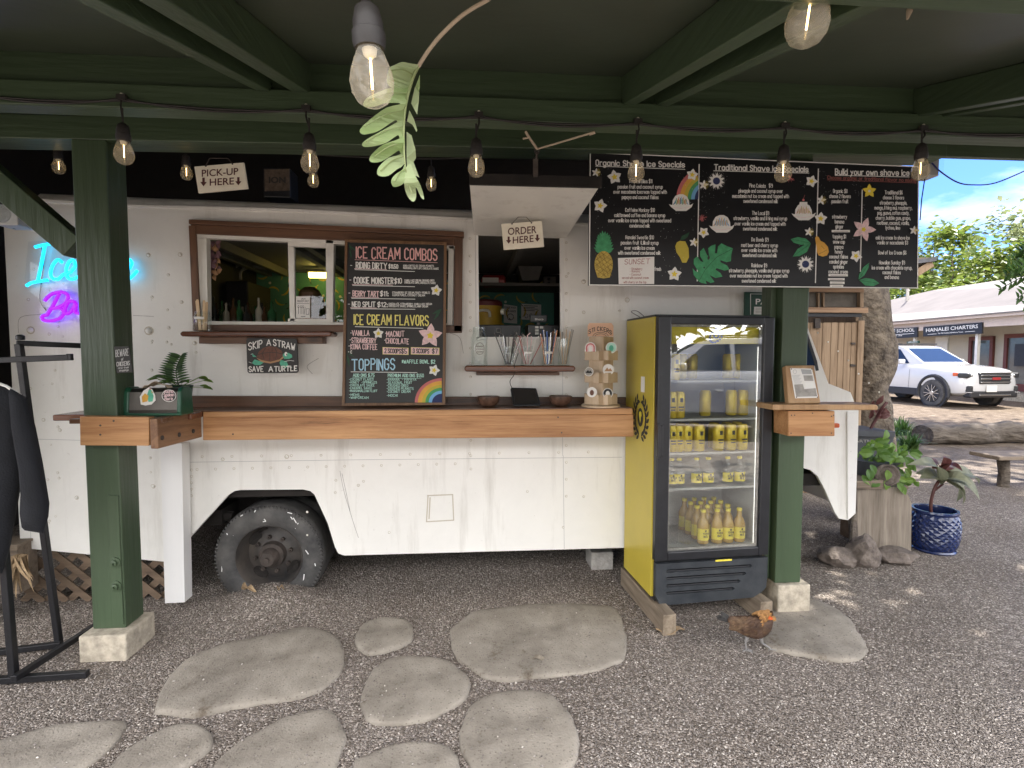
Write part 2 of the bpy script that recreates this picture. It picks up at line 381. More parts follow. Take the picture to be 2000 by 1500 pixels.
M['green_z'] = greenpaint('green paint upright'); M['green_x'] = greenpaint('green paint along', axis='x'); M['green_y'] = greenpaint('green paint deep', axis='y')
M['green_ply'] = flat('green plywood paint', (0.050, 0.062, 0.042), 0.42, var=0.22, scale=2.5, bump=0.05, bs=18)
M['counter'] = wood('honey fir', (0.40, 0.185, 0.07), (0.60, 0.33, 0.145), 'x', 15, 0.5, dark=(0.2, 0.09, 0.035))
M['counter_y'] = wood('worn brown fir', (0.17, 0.082, 0.04), (0.30, 0.16, 0.08), 'y', 15, 0.5, dark=(0.09, 0.04, 0.02))
M['ctop'] = wood('dark varnished top', (0.085, 0.04, 0.022), (0.17, 0.085, 0.045), 'x', 12, 0.3, knots=False, dark=(0.04, 0.02, 0.012))
M['brown'] = wood('brown stained trim', (0.085, 0.04, 0.02), (0.17, 0.08, 0.04), 'x', 14, 0.45, dark=(0.035, 0.017, 0.01))
M['brown_z'] = wood('brown stained upright', (0.085, 0.04, 0.02), (0.17, 0.08, 0.04), 'z', 14, 0.45, dark=(0.035, 0.017, 0.01))
M['red_shelf'] = wood('varnished redwood', (0.12, 0.042, 0.022), (0.21, 0.085, 0.042), 'x', 12, 0.25, knots=False, dark=(0.06, 0.02, 0.012))
M['grey_wood'] = wood('weathered grey wood', (0.20, 0.165, 0.13), (0.36, 0.31, 0.25), 'z', 12, 0.85, dark=(0.06, 0.05, 0.04))
M['grey_wood_x'] = wood('weathered grey plank', (0.17, 0.13, 0.095), (0.31, 0.25, 0.19), 'x', 12, 0.85, dark=(0.06, 0.045, 0.035))
M['grey_wood_y'] = wood('weathered skid', (0.17, 0.13, 0.09), (0.31, 0.25, 0.18), 'y', 12, 0.85, dark=(0.06, 0.045, 0.035))
M['shed'] = wood('shed boards', (0.22, 0.145, 0.085), (0.38, 0.27, 0.17), 'z', 13, 0.8, dark=(0.08, 0.05, 0.03))
M['shed_x'] = wood('shed batten', (0.26, 0.15, 0.08), (0.42, 0.27, 0.16), 'x', 13, 0.7, dark=(0.11, 0.06, 0.03))
M['lattice'] = wood('lattice wood', (0.13, 0.09, 0.06), (0.24, 0.17, 0.115), 'x', 9, 0.85, dark=(0.05, 0.035, 0.025))
M['frame_wood'] = wood('frame moulding', (0.15, 0.075, 0.035), (0.26, 0.145, 0.07), 'z', 20, 0.5, knots=False, dark=(0.07, 0.035, 0.018))
M['ply'] = wood('birch ply', (0.52, 0.38, 0.24), (0.66, 0.52, 0.36), 'z', 10, 0.5, knots=False, dark=(0.4, 0.28, 0.17))
M['oak'] = wood('oak block', (0.38, 0.22, 0.10), (0.52, 0.33, 0.17), 'z', 14, 0.5, knots=False, dark=(0.22, 0.12, 0.05))
M['stick'] = flat('birch stick', (0.62, 0.45, 0.27), 0.6, var=0.12, scale=30)
M['black_board'] = flat('chalkboard black', (0.018, 0.017, 0.016), 0.5, var=0.3, scale=6, bump=0.02)
M['menu_black'] = flat('menu black', (0.010, 0.010, 0.011), 0.38, var=0.2, scale=4, bump=0.01)
M['black'] = flat('black plastic', (0.016, 0.017, 0.02), 0.35, var=0.25, scale=14, bump=0.03)
M['black_metal'] = flat('black metal', (0.012, 0.012, 0.014), 0.4, 0.2, var=0.3, scale=20)
M['dark_grille'] = flat('charcoal plastic', (0.028, 0.034, 0.042), 0.42, var=0.3, scale=9, bump=0.05, c2=(0.05, 0.055, 0.06))
M['cord'] = flat('black cord', (0.02, 0.017, 0.015), 0.6)
M['rubber'] = flat('old tyre rubber', (0.045, 0.045, 0.047), 0.75, var=0.4, scale=7, bump=0.1, bs=40, c2=(0.11, 0.105, 0.098))
M['rim'] = flat('dusty black rim', (0.04, 0.04, 0.043), 0.6, var=0.4, scale=6, bump=0.08, c2=(0.10, 0.085, 0.072))
M['rust'] = flat('rusty hub', (0.055, 0.043, 0.036), 0.8, var=0.5, scale=18, bump=0.2)
M['scuff'] = flat('white paint flecks', (0.8, 0.8, 0.78), 0.6)
M['chassis'] = flat('dark chassis', (0.016, 0.013, 0.011), 0.9, var=0.4)
M['concrete'] = flat('pale concrete', (0.42, 0.37, 0.29), 0.9, var=0.35, scale=22, bump=0.3, bs=70)
M['cinder'] = flat('grey block', (0.36, 0.34, 0.31), 0.9, var=0.25, scale=22, bump=0.3, bs=80)
M['cream'] = flat('cream sign paint', (0.76, 0.71, 0.58), 0.5, var=0.1, scale=10)
M['maroon'] = flat('maroon lettering', (0.085, 0.022, 0.02), 0.6)
M['paper'] = flat('paper', (0.78, 0.76, 0.72), 0.8, var=0.03, scale=4, bump=0.02)
M['ink'] = flat('black ink', (0.03, 0.03, 0.03), 0.7)
M['ink_red'] = flat('brown red ink', (0.35, 0.12, 0.10), 0.7)
M['w'] = flat('white paint strokes', (0.80, 0.79, 0.75), 0.7, var=0.05)
M['pink'] = flat('pink chalk', (0.80, 0.46, 0.44), 0.8); M['palepink'] = flat('pale pink', (0.80, 0.58, 0.58), 0.8, var=0.2, scale=60)
M['yellow'] = flat('yellow chalk', (0.80, 0.72, 0.22), 0.8); M['gold'] = flat('flower centre', (0.80, 0.62, 0.06), 0.8)
M['sky_blue'] = flat('pale blue chalk', (0.42, 0.66, 0.80), 0.8); M['mint'] = flat('mint chalk', (0.45, 0.72, 0.62), 0.8)
M['leafp'] = flat('painted leaf green', (0.055, 0.28, 0.12), 0.7, var=0.25, scale=40); M['leafd'] = flat('dark painted leaf', (0.02, 0.07, 0.035), 0.7)
M['pine'] = flat('pineapple gold', (0.47, 0.34, 0.07), 0.7, var=0.3, scale=60); M['pined'] = flat('pineapple lines', (0.16, 0.10, 0.02), 0.7)
M['rb_r'] = flat('rainbow red', (0.55, 0.16, 0.16), 0.8); M['rb_o'] = flat('rainbow orange', (0.70, 0.38, 0.07), 0.8); M['rb_y'] = flat('rainbow ochre', (0.52, 0.42, 0.06), 0.8)
M['rb_g'] = flat('rainbow green', (0.08, 0.32, 0.12), 0.8); M['rb_b'] = flat('rainbow blue', (0.18, 0.42, 0.68), 0.8); M['rb_n'] = flat('rainbow navy', (0.03, 0.04, 0.12), 0.8)
M['brownp'] = flat('turtle shell', (0.14, 0.06, 0.04), 0.7, var=0.3, scale=50); M['tan'] = flat('tan paint', (0.42, 0.24, 0.12), 0.7)
M['turq'] = flat('turtle green', (0.10, 0.42, 0.28), 0.7, var=0.2, scale=50)
M['gold_fridge'] = flat('mustard yellow vinyl', (0.50, 0.395, 0.05), 0.36, var=0.07, scale=3, bump=0.03, bs=90)
M['can_yellow'] = flat('yellow can', (0.62, 0.47, 0.03), 0.25, 0.25, var=0.1, scale=30, bump=0)
M['label_yellow'] = flat('yellow bottle label', (0.72, 0.60, 0.06), 0.5, var=0.05, bump=0)
M['steel'] = flat('bright steel', (0.55, 0.55, 0.55), 0.25, 1.0, var=0.1, bump=0)
M['fridge_in'] = flat('fridge liner', (0.42, 0.43, 0.41), 0.5, var=0.03, bump=0)
M['amber'] = flat('amber drink', (0.42, 0.27, 0.06), 0.15, var=0.1, bump=0)
M['glass'] = glassy('clear jar glass', 1.5, (0.97, 0.985, 0.98)); M['pane'] = glassy('window pane', 1.5, (0.93, 0.96, 0.95))
M['door_glass'] = glassy('door glass', 2.6, (0.96, 0.97, 0.96)); M['bulb_glass'] = glassy('dusty bulb glass', 1.5, (0.97, 0.945, 0.88), dirt=0.24)
M['car_glass'] = flat('sky toned car glass', (0.02, 0.035, 0.07), 0.05, var=0, bump=0, spec=0.22)  # bluish base colour stands in for blue sky mirrored in the dark glass
M['filament'] = glow('warm filament', (1, 0.66, 0.26), 4); M['tube_y'] = glow('yellow tube lamp', (1, 0.74, 0.16), 5)
M['neon_b'] = glow('cyan neon tube', (0.0, 0.50, 0.85), 1.0, (0.1, 0.5, 0.8)); M['neon_p'] = glow('purple neon tube', (0.14, 0.0, 0.85), 1.0, (0.2, 0.05, 0.6))
M['acrylic'] = glassy('clear acrylic', 1.35, (0.97, 0.97, 0.98))
M['banana'] = flat('banana yellow', (0.55, 0.40, 0.07), 0.7, var=0.2); M['teal'] = flat('teal wallpaper', (0.085, 0.26, 0.20), 0.7, var=0.1)
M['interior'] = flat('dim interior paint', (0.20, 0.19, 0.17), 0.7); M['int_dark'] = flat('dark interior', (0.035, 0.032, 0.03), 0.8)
M['red'] = flat('red paint', (0.35, 0.03, 0.03), 0.35); M['cooler_y'] = flat('cooler yellow', (0.55, 0.34, 0.03), 0.5); M['maroon_lid'] = flat('dark red lid', (0.13, 0.02, 0.02), 0.5)
M['coconut'] = flat('coconut shell', (0.075, 0.038, 0.025), 0.3, var=0.5, scale=40, bump=0.1, c2=(0.16, 0.09, 0.06))
M['disp_green'] = flat('bottle green plastic', (0.012, 0.075, 0.038), 0.35, var=0.12); M['chrome'] = flat('brushed steel', (0.11, 0.10, 0.09), 0.45, 1.0, var=0.12, scale=12, bump=0.02)
M['napkin'] = flat('kraft napkin', (0.52, 0.41, 0.29), 0.9); M['kraft'] = flat('peach card', (0.70, 0.44, 0.30), 0.7, var=0.08)
M['shirt'] = flat('navy black cloth', (0.006, 0.007, 0.010), 0.95, var=0.3, bump=0.15, bs=120); M['skin'] = flat('skin', (0.42, 0.24, 0.16), 0.55, var=0.08); M['hair'] = flat('blond brown hair', (0.22, 0.13, 0.06), 0.5, var=0.4, scale=30, stretch=(1, 1, 0.1))
M['fern'] = leafmat('pale fern', (0.36, 0.50, 0.20), (0.60, 0.70, 0.42), 0.45, 0.5, 12); M['fern_v'] = leafmat('fern midrib', (0.22, 0.30, 0.11), (0.34, 0.40, 0.18), 0.2); M['fern_d'] = leafmat('dark leaf', (0.02, 0.06, 0.015), (0.07, 0.15, 0.04), 0.3)
M['vine'] = leafmat('pothos leaf', (0.07, 0.17, 0.025), (0.22, 0.36, 0.06), 0.4); M['ti'] = leafmat('ti leaf', (0.12, 0.14, 0.08), (0.34, 0.34, 0.22), 0.3, scale=16); M['ti_r'] = leafmat('red ti leaf', (0.09, 0.025, 0.025), (0.19, 0.08, 0.065), 0.3)
M['agap'] = leafmat('strap leaf', (0.04, 0.10, 0.02), (0.15, 0.25, 0.06), 0.35)
M['tree_l'] = leafmat('sunlit leaf', (0.06, 0.11, 0.02), (0.21, 0.26, 0.05), 0.45); M['tree_m'] = leafmat('mid green leaf', (0.04, 0.09, 0.015), (0.13, 0.20, 0.03), 0.45)
M['tree_p'] = leafmat('pale leaf', (0.10, 0.14, 0.05), (0.28, 0.31, 0.14), 0.45); M['tree_d'] = leafmat('deep green leaf', (0.015, 0.05, 0.008), (0.06, 0.13, 0.02), 0.35)
M['dry'] = flat('dry frond', (0.30, 0.21, 0.12), 0.9, var=0.3, scale=30); M['bark'] = flat('mottled bark', (0.075, 0.055, 0.04), 0.9, var=0.5, scale=9, bump=0.5, bs=16, c2=(0.21, 0.17, 0.125), bd=0.03)
M['log'] = flat('weathered log', (0.07, 0.053, 0.041), 0.9, var=0.4, scale=7, bump=0.5, bs=14, c2=(0.17, 0.14, 0.11), stretch=(0.3, 1, 1), bd=0.03)
M['rock'] = flat('lava rock', (0.12, 0.095, 0.08), 0.9, var=0.4, scale=14, bump=0.4, bs=40, c2=(0.23, 0.19, 0.16), bd=0.01)
M['blue_glaze'] = flat('cobalt glaze', (0.007, 0.018, 0.08), 0.27, var=0.3, scale=20, bump=0, coat=0.5); M['soil'] = flat('potting soil', (0.03, 0.022, 0.016), 0.95, var=0.4, scale=40, bump=0.3)
M['tub'] = flat('grey plastic tub', (0.045, 0.05, 0.058), 0.5, var=0.15); M['terra_green'] = flat('dark green pot', (0.012, 0.045, 0.028), 0.4)
M['car'] = flat('pearl white paint', (0.58, 0.58, 0.58), 0.16, var=0.015, bump=0, coat=0.8); M['car_dark'] = flat('black cladding', (0.025, 0.025, 0.027), 0.55, var=0.1)
M['lamp_red'] = flat('amber lens', (0.55, 0.10, 0.03), 0.2, bump=0); M['silver'] = flat('silver metal', (0.6, 0.6, 0.6), 0.2, 1, bump=0)
M['b_wall'] = flat('beige wall', (0.52, 0.47, 0.37), 0.8, var=0.06, scale=3); M['b_roof'] = flat('pale grey roof', (0.18, 0.16, 0.148), 0.8, var=0.12, scale=3, stretch=(1, 0.2, 1)); M['b_trim'] = flat('dark red trim', (0.13, 0.035, 0.025), 0.5); M['b_glass'] = flat('shop glass', (0.10, 0.115, 0.12), 0.06, var=0.1, bump=0, spec=0.8)
M['b_fascia'] = flat('fascia board', (0.56, 0.47, 0.41), 0.8, var=0.05)
M['sign_green'] = flat('sign green', (0.02, 0.07, 0.045), 0.4); M['rope'] = flat('hemp rope', (0.42, 0.34, 0.25), 0.9); M['wire'] = flat('rusty wire', (0.10, 0.08, 0.07), 0.6, 0.6); M['blue_wire'] = flat('blue cable', (0.02, 0.03, 0.16), 0.5)
M['grey_box'] = flat('grey meter box', (0.42, 0.42, 0.41), 0.5, 0.2); M['orange'] = flat('orange marker', (0.55, 0.10, 0.02), 0.3); M['tin'] = flat('corrugated tin', (0.10, 0.10, 0.11), 0.6, 0.3, var=0.3)
M['speaker'] = flat('speaker cloth', (0.05, 0.047, 0.044), 0.9)
def strokes_roof():
    pass
# ---------------- ground ----------------
import numpy as np
def gravelmat():
    m, N, L, b = newmat('cinder gravel')
    v = tex(N, L, 'ShaderNodeTexVoronoi', 125); v.inputs['Randomness'].default_value = 1
    v2 = tex(N, L, 'ShaderNodeTexVoronoi', 210)
    s1 = N.new('ShaderNodeSeparateColor'); L.new(v.outputs['Color'], s1.inputs[0])
    r = ramp(N, L, s1.outputs[0], [(0.0, (0.155, 0.136, 0.121)), (0.45, (0.250, 0.222, 0.198)), (0.8, (0.345, 0.312, 0.282)), (0.97, (0.62, 0.57, 0.53))])
    s2 = N.new('ShaderNodeSeparateColor'); L.new(v2.outputs['Color'], s2.inputs[0])
    r2 = ramp(N, L, s2.outputs[0], [(0, (0.5, 0.49, 0.48)), (1, (1.3, 1.27, 1.22))])
    mm = N.new('ShaderNodeMixRGB'); mm.blend_type = 'MULTIPLY'; mm.inputs[0].default_value = 0.7; L.new(r.outputs[0], mm.inputs[1]); L.new(r2.outputs[0], mm.inputs[2])
    big = tex(N, L, 'ShaderNodeTexNoise', 0.9, Detail=8, Roughness=0.65, Distortion=0.5); rb = ramp(N, L, big.outputs['Fac'], [(0.3, (0.72, 0.68, 0.64)), (0.7, (1.12, 1.1, 1.08))])
    m3 = N.new('ShaderNodeMixRGB'); m3.blend_type = 'MULTIPLY'; m3.inputs[0].default_value = 1; L.new(mm.outputs[0], m3.inputs[1]); L.new(rb.outputs[0], m3.inputs[2])
    # brown leaf litter and earth further out towards the car park
    c = N.new('ShaderNodeTexCoord'); sp = N.new('ShaderNodeSeparateXYZ'); L.new(c.outputs['Object'], sp.inputs[0])
    ad = N.new('ShaderNodeMath'); ad.operation = 'ADD'; L.new(sp.outputs[0], ad.inputs[0]); L.new(sp.outputs[1], ad.inputs[1])
    ns = tex(N, L, 'ShaderNodeTexNoise', 0.8, Detail=5); a2 = N.new('ShaderNodeMath'); a2.operation = 'MULTIPLY_ADD'; a2.inputs[1].default_value = 4; L.new(ns.outputs['Fac'], a2.inputs[0]); L.new(ad.outputs[0], a2.inputs[2])
    mr = N.new('ShaderNodeMapRange'); mr.inputs['From Min'].default_value = 11; mr.inputs['From Max'].default_value = 19; L.new(a2.outputs[0], mr.inputs['Value'])
    lit = tex(N, L, 'ShaderNodeTexNoise', 5, Detail=9, Roughness=0.75); rl = ramp(N, L, lit.outputs['Fac'], [(0.35, (0.085, 0.062, 0.045)), (0.55, (0.19, 0.145, 0.105)), (0.72, (0.36, 0.305, 0.24))])
    m4 = N.new('ShaderNodeMixRGB'); L.new(mr.outputs[0], m4.inputs[0]); L.new(m3.outputs[0], m4.inputs[1]); L.new(rl.outputs[0], m4.inputs[2])
    L.new(m4.outputs[0], b.inputs['Base Color']); b.inputs['Roughness'].default_value = 0.9; b.inputs['Specular IOR Level'].default_value = 0.25
    p = addbump(N, L, b, v.outputs['Distance'], 0.9, 0.012); p.invert = True
    p2 = addbump(N, L, b, big.outputs['Fac'], 0.6, 0.05, p); return m
M['gravel'] = gravelmat()
def pebblemat():
    m, N, L, b = newmat('loose pebbles'); g = N.new('ShaderNodeNewGeometry')
    r = ramp(N, L, g.outputs['Random Per Island'], [(0, (0.135, 0.118, 0.105)), (0.5, (0.255, 0.226, 0.203)), (0.88, (0.39, 0.352, 0.318)), (0.98, (0.60, 0.55, 0.49))])
    L.new(r.outputs[0], b.inputs['Base Color']); b.inputs['Roughness'].default_value = 0.9; b.inputs['Specular IOR Level'].default_value = 0.25; return m
M['pebble'] = pebblemat()
M['slab'] = flat('stepping stone', (0.255, 0.226, 0.186), 0.9, var=0.2, scale=7, bump=0.16, bs=110, c2=(0.345, 0.312, 0.262), bd=0.006)
def stonecolor(m):
    N = m.node_tree.nodes; L = m.node_tree.links; b = N['Principled BSDF']; src = b.inputs['Base Color'].links[0].from_socket
    t = tex(N, L, 'ShaderNodeTexVoronoi', 60); r = ramp(N, L, t.outputs['Distance'], [(0.08, (0.35, 0.32, 0.29)), (0.28, (1, 1, 1))])
    t2 = tex(N, L, 'ShaderNodeTexNoise', 5.5, Detail=10, Roughness=0.75); r2 = ramp(N, L, t2.outputs['Fac'], [(0.34, (0.52, 0.46, 0.40)), (0.42, (0.93, 0.92, 0.91)), (0.7, (1.06, 1.05, 1.04))])
    a = N.new('ShaderNodeMixRGB'); a.blend_type = 'MULTIPLY'; a.inputs[0].default_value = 0.7; L.new(src, a.inputs[1]); L.new(r.outputs[0], a.inputs[2])
    c = N.new('ShaderNodeMixRGB'); c.blend_type = 'MULTIPLY'; c.inputs[0].default_value = 1; L.new(a.outputs[0], c.inputs[1]); L.new(r2.outputs[0], c.inputs[2]); L.new(c.outputs[0], b.inputs['Base Color'])
stonecolor(M['slab'])
def groundz(x, y):
    z = 0.012*mnoise.noise(Vector((x*1.3, y*1.3, 0))) + 0.02*mnoise.noise(Vector((x*.4, y*.4, 3)))
    z += 0.115*math.exp(-(((x+1.21)/0.28)**2 + ((y-3.25)/0.16)**2))       # gravel heaped against the rear wheel
    return z*min(1, max(0, (9-abs(x))/3)) if abs(x) < 9 and -3 < y < 9 else 0.0
mb = MB(); nx, ny = 150, 130; xs = [-9+18*i/nx for i in range(nx+1)]; ys = [-3+12*j/ny for j in range(ny+1)]
mb.v = [(x, y, groundz(x, y) if 0 < i < nx and 0 < j < ny else 0.0) for j, y in enumerate(ys) for i, x in enumerate(xs)]
mb.f = [(j*(nx+1)+i, j*(nx+1)+i+1, (j+1)*(nx+1)+i+1, (j+1)*(nx+1)+i) for j in range(ny) for i in range(nx)]
mb.m = [0]*len(mb.f)
B = 900
mb.add([(-B, -B, 0), (B, -B, 0), (B, -3, 0), (-B, -3, 0)], [(0, 1, 2, 3)]); mb.add([(-B, 9, 0), (B, 9, 0), (B, B, 0), (-B, B, 0)], [(0, 1, 2, 3)])
mb.add([(-B, -3, 0), (-9, -3, 0), (-9, 9, 0), (-B, 9, 0)], [(0, 1, 2, 3)]); mb.add([(9, -3, 0), (B, -3, 0), (B, 9, 0), (9, 9, 0)], [(0, 1, 2, 3)])
g = mb.build('ground', M['gravel'], loc=(0, 0, 0), smooth=60); tag(g, kind='structure')
g['label'] = 'grey brown cinder gravel ground'

STONES = [
 ('large flat stone left of centre, in front of the truck wheel', [(300,1385),(330,1310),(400,1262),(520,1232),(610,1218),(665,1245),(672,1290),(640,1330),(590,1355),(480,1370),(390,1390)]),
 ('smallest round stepping stone, between the two largest ones', [(693,1232),(720,1208),(770,1202),(805,1215),(805,1245),(770,1262),(720,1270),(695,1255)]),
 ('largest stepping stone, below the counter with a leaf on it', [(878,1225),(930,1190),(1050,1178),(1180,1180),(1215,1205),(1222,1275),(1180,1300),(1080,1318),(980,1325),(920,1300),(885,1265)]),
 ('medium rounded stepping stone just below the smallest one', [(700,1350),(735,1295),(800,1275),(870,1285),(915,1320),(912,1360),(850,1395),(770,1412),(715,1400)]),
 ('round stepping stone nearest the viewer under the leaf stone', [(895,1430),(920,1375),(985,1347),(1060,1350),(1110,1385),(1128,1450),(1110,1500),(1000,1530),(920,1500)]),
 ('stepping stone cut by the bottom edge, right under the large left stone', [(410,1500),(470,1440),(560,1395),(640,1378),(672,1420),(660,1480),(600,1540),(430,1545)]),
 ('stepping stone in the bottom corner below the clothes rack', [(-60,1460),(80,1410),(230,1398),(235,1430),(180,1480),(100,1520),(-40,1540)]),
 ('narrow stepping stone beside the one in the bottom corner', [(200,1500),(270,1440),(350,1410),(408,1420),(405,1460),(350,1500),(260,1545)]),
 ('stepping stone of which only the far edge shows at the bottom', [(690,1480),(780,1450),(860,1455),(900,1490),(880,1560),(700,1560)]),
 ('pale rough stone slab under the footing beside the hen', [(1490,1250),(1500,1190),(1560,1160),(1640,1190),(1690,1250),(1685,1280),(1640,1288),(1560,1275),(1500,1262)])]
STONEPOLY = []
def stone_outline(pxs):
    P = [onZ(x, y, 0.02) for x, y in pxs]; P = smoothpath(P+[P[0]], 6)[:-1]
    out = []
    for i, p in enumerate(P):
        n = mnoise.noise(Vector((p.x*9, p.y*9, 1)))*0.016+mnoise.noise(Vector((p.x*25, p.y*25, 2)))*0.006
        c = sum(P, Vector())/len(P); out.append(p+(p-c).normalized()*n)
    return out
for si, (lab, px) in enumerate(STONES):
    P = stone_outline(px); c = sum(P, Vector())/len(P); STONEPOLY.append([(p.x, p.y) for p in P]); n = len(P)
    mb = MB(); rings = [(1.0, -0.03), (1.0, 0.002), (0.994, 0.010), (0.98, 0.015), (0.95, 0.019), (0.85, 0.022), (0.6, 0.022), (0.4, 0.022), (0.2, 0.022)]
    for s_, z in rings:
        for p in P:
            q = c+(p-c)*s_; k = 1 if z > 0.01 else 0
            mb.v.append((q.x, q.y, z+k*(0.005*mnoise.noise(Vector((q.x*11, q.y*11, si)))+0.006*mnoise.noise(Vector((q.x*3, q.y*3, si)))) + (groundz(q.x, q.y))))
    mb.v.append((c.x, c.y, 0.022+groundz(c.x, c.y)))
    for k in range(len(rings)-1):
        for i in range(n): mb.f.append((k*n+i, k*n+(i+1) % n, (k+1)*n+(i+1) % n, (k+1)*n+i))
    k = len(rings)-1
    for i in range(n): mb.f.append((k*n+i, k*n+(i+1) % n, len(mb.v)-1))
    mb.m = [0]*len(mb.f)
    o = mb.build('stepping_stone', M['slab'], smooth=70); tag(o, lab, 'stepping stone', 'stepping stones set in the gravel')
def inpoly(x, y, poly):
    c = False; j = len(poly)-1
    for i in range(len(poly)):
        if (poly[i][1] > y) != (poly[j][1] > y) and x < (poly[j][0]-poly[i][0])*(y-poly[i][1])/(poly[j][1]-poly[i][1])+poly[i][0]: c = not c
        j = i
    return c
def pebbles():
    rnd = random.Random(3); rs = np.random.RandomState(4); pts = []
    BX = [(min(p[0] for p in q), max(p[0] for p in q), min(p[1] for p in q), max(p[1] for p in q)) for q in STONEPOLY]
    while len(pts) < 60000:
        y = 1.6+3.0*rnd.random()**1.5; x = (rnd.random()*2-0.94)*(y*1.05)
        for b, q in zip(BX, STONEPOLY):
            if b[0] < x < b[1] and b[2] < y < b[3] and inpoly(x, y, q) and rnd.random() > 0.03: break
        else: pts.append((x, y, groundz(x, y)+(0.024 if any(b[0] < x < b[1] and b[2] < y < b[3] and inpoly(x, y, q) for b, q in zip(BX, STONEPOLY)) else 0)))
    P = np.array(pts); n = len(P)
    base = np.array([(1, 0, 0), (-1, 0, 0), (0, 1, 0), (0, -1, 0), (0, 0, 1), (0, 0, -1)], float)
    fc = np.array([(0, 2, 4), (2, 1, 4), (1, 3, 4), (3, 0, 4), (2, 0, 5), (1, 2, 5), (3, 1, 5), (0, 3, 5)])
    ang = rs.rand(n)*6.283; size = 0.0026+0.0030*rs.rand(n)**1.8; ca, sa = np.cos(ang), np.sin(ang)
    V = np.repeat(base[None], n, 0)*(0.7+0.6*rs.rand(n, 6, 1)); V += (rs.rand(n, 6, 3)-0.5)*0.5
    V *= size[:, None, None]*np.array([1.25, 0.95, 0.75]); X = V[..., 0]*ca[:, None]-V[..., 1]*sa[:, None]; Y_ = V[..., 0]*sa[:, None]+V[..., 1]*ca[:, None]
    V = np.stack([X, Y_, V[..., 2]], -1)+P[:, None]+np.array([0, 0, 1])*(size*0.35)[:, None, None]
    Fc = (fc[None]+(np.arange(n)*6)[:, None, None]).reshape(-1, 3)
    me = bpy.data.meshes.new('gravel'); me.vertices.add(n*6); me.vertices.foreach_set('co', V.reshape(-1)); k = len(Fc)
    me.loops.add(k*3); me.loops.foreach_set('vertex_index', Fc.reshape(-1).astype(np.int32)); me.polygons.add(k)
    me.polygons.foreach_set('loop_start', np.arange(0, k*3, 3, dtype=np.int32)); me.polygons.foreach_set('loop_total', np.full(k, 3, dtype=np.int32))
    me.update(); me.validate(); me.materials.append(M['pebble']); o = bpy.data.objects.new('gravel', me); COL.objects.link(o); tag(o, 'loose cinder pebbles over the ground', 'gravel', kind='stuff')
pebbles()
# ---------------- green timber canopy ----------------
cn_ = thing('canopy', (-1.82, 2.8, 0.12), 'dark green timber canopy with rafters and posts over the front of the truck', 'canopy')
G = M
RS = 0.29
def roofz(y): return 2.535+RS*(y-2.0)
pl = MB(); pl.box(-1.9, -1.742, 2.752, 2.902, 0.118, 2.53)
# a thin batten face and bolt plate on the post
o = pl.build('post', G['green_z'], cn_, bevel=0.006)
bp = MB(); bp.box(-1.80, -1.748, 2.744, 2.752, 0.14, 0.80); bp.build('batten', G['green_z'], o, bevel=0.003)
for z in (0.46, 0.34):
    b = MB(); b.lathe([(0.028, 0), (0.028, 0.006), (0.016, 0.007), (0.016, 0.018), (0.006, 0.02), (0.006, 0.03)], (-1.775, 2.744, z), 14, axis=(0, -1, 0)); b.build('bolt', G['green_z'], o, smooth=40)
rp = MB(); rx0 = onY(1529, 600, 2.87).x; rx1 = onY(1577, 700, 2.87).x
rp.box(rx0, rx1, 2.87, 3.03, 0.176, 2.58); rpost = rp.build('post', G['green_z'], cn_, bevel=0.006)
bp = MB(); bp.box(rx0-0.035, rx0-0.002, 2.93, 3.03, 0.18, 2.58); bp.build('batten', G['green_z'], rpost, bevel=0.003)
lp = MB(); lp.box(-2.93, -2.72, 3.02, 3.16, 0.0, 2.7); lp.build('post', G['green_z'], cn_, bevel=0.006)
bm_ = MB(); bm_.bar((-3.4, 2.82, 2.565), (2.62, 2.86, 2.645), 0.15, 0.115); bm_.build('beam', G['green_x'], cn_, bevel=0.005)
hb = MB(); hb.box(-3.2, 4.3, 2.0, 2.05, 2.43, 2.56); hb.build('header_board', G['green_x'], cn_, bevel=0.004)
hb = MB(); hb.box(-3.2, 4.3, 1.972, 2.05, 2.347, 2.4295); hb.build('header_board', G['green_x'], cn_, bevel=0.004)
# sheathing: front roof, and the dark part over the truck
rf = MB()
def slope(x0, x1, y0, y1, t=0.03, dz=0.0):
    rf.add([(x0, y0, roofz(y0)+dz), (x1, y0, roofz(y0)+dz), (x1, y1, roofz(y1)+dz), (x0, y1, roofz(y1)+dz), (x0, y0, roofz(y0)+t+dz), (x1, y0, roofz(y0)+t+dz), (x1, y1, roofz(y1)+t+dz), (x0, y1, roofz(y1)+t+dz)],
           [(0, 3, 2, 1), (4, 5, 6, 7), (0, 1, 5, 4), (1, 2, 6, 5), (2, 3, 7, 6), (3, 0, 4, 7)])
slope(-4.0, 4.3, 0.8, 2.95); rf.build('roof_panel', G['green_ply'], cn_)
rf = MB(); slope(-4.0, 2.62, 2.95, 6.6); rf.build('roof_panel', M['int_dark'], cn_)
def rafter(x0, x1, y0, y1, d=0.105, name='rafter', mat_='green_y'):
    m = MB(); m.add([(x, y, roofz(y)-dz-0.001) for dz in (0, d) for y in (y0, y1) for x in (x0, x1)], [(0, 1, 3, 2), (4, 6, 7, 5), (0, 4, 5, 1), (2, 3, 7, 6), (0, 2, 6, 4), (1, 5, 7, 3)])
    return m.build(name, G[mat_], cn_, bevel=0.003)
for a, b in ((506, 533), (576, 608), (1214, 1238), (1278, 1301), (1783, 1806), (1830, 1850), (-185, -160), (-120, -95)):
    rafter(onY(a, 192, 2).x, onY(b, 192, 2).x, 0.84, 1.999)
k = 0
x = -2.45
while x < 2.6:
    rafter(x, x+0.042, 2.052, 3.4); x += 0.452
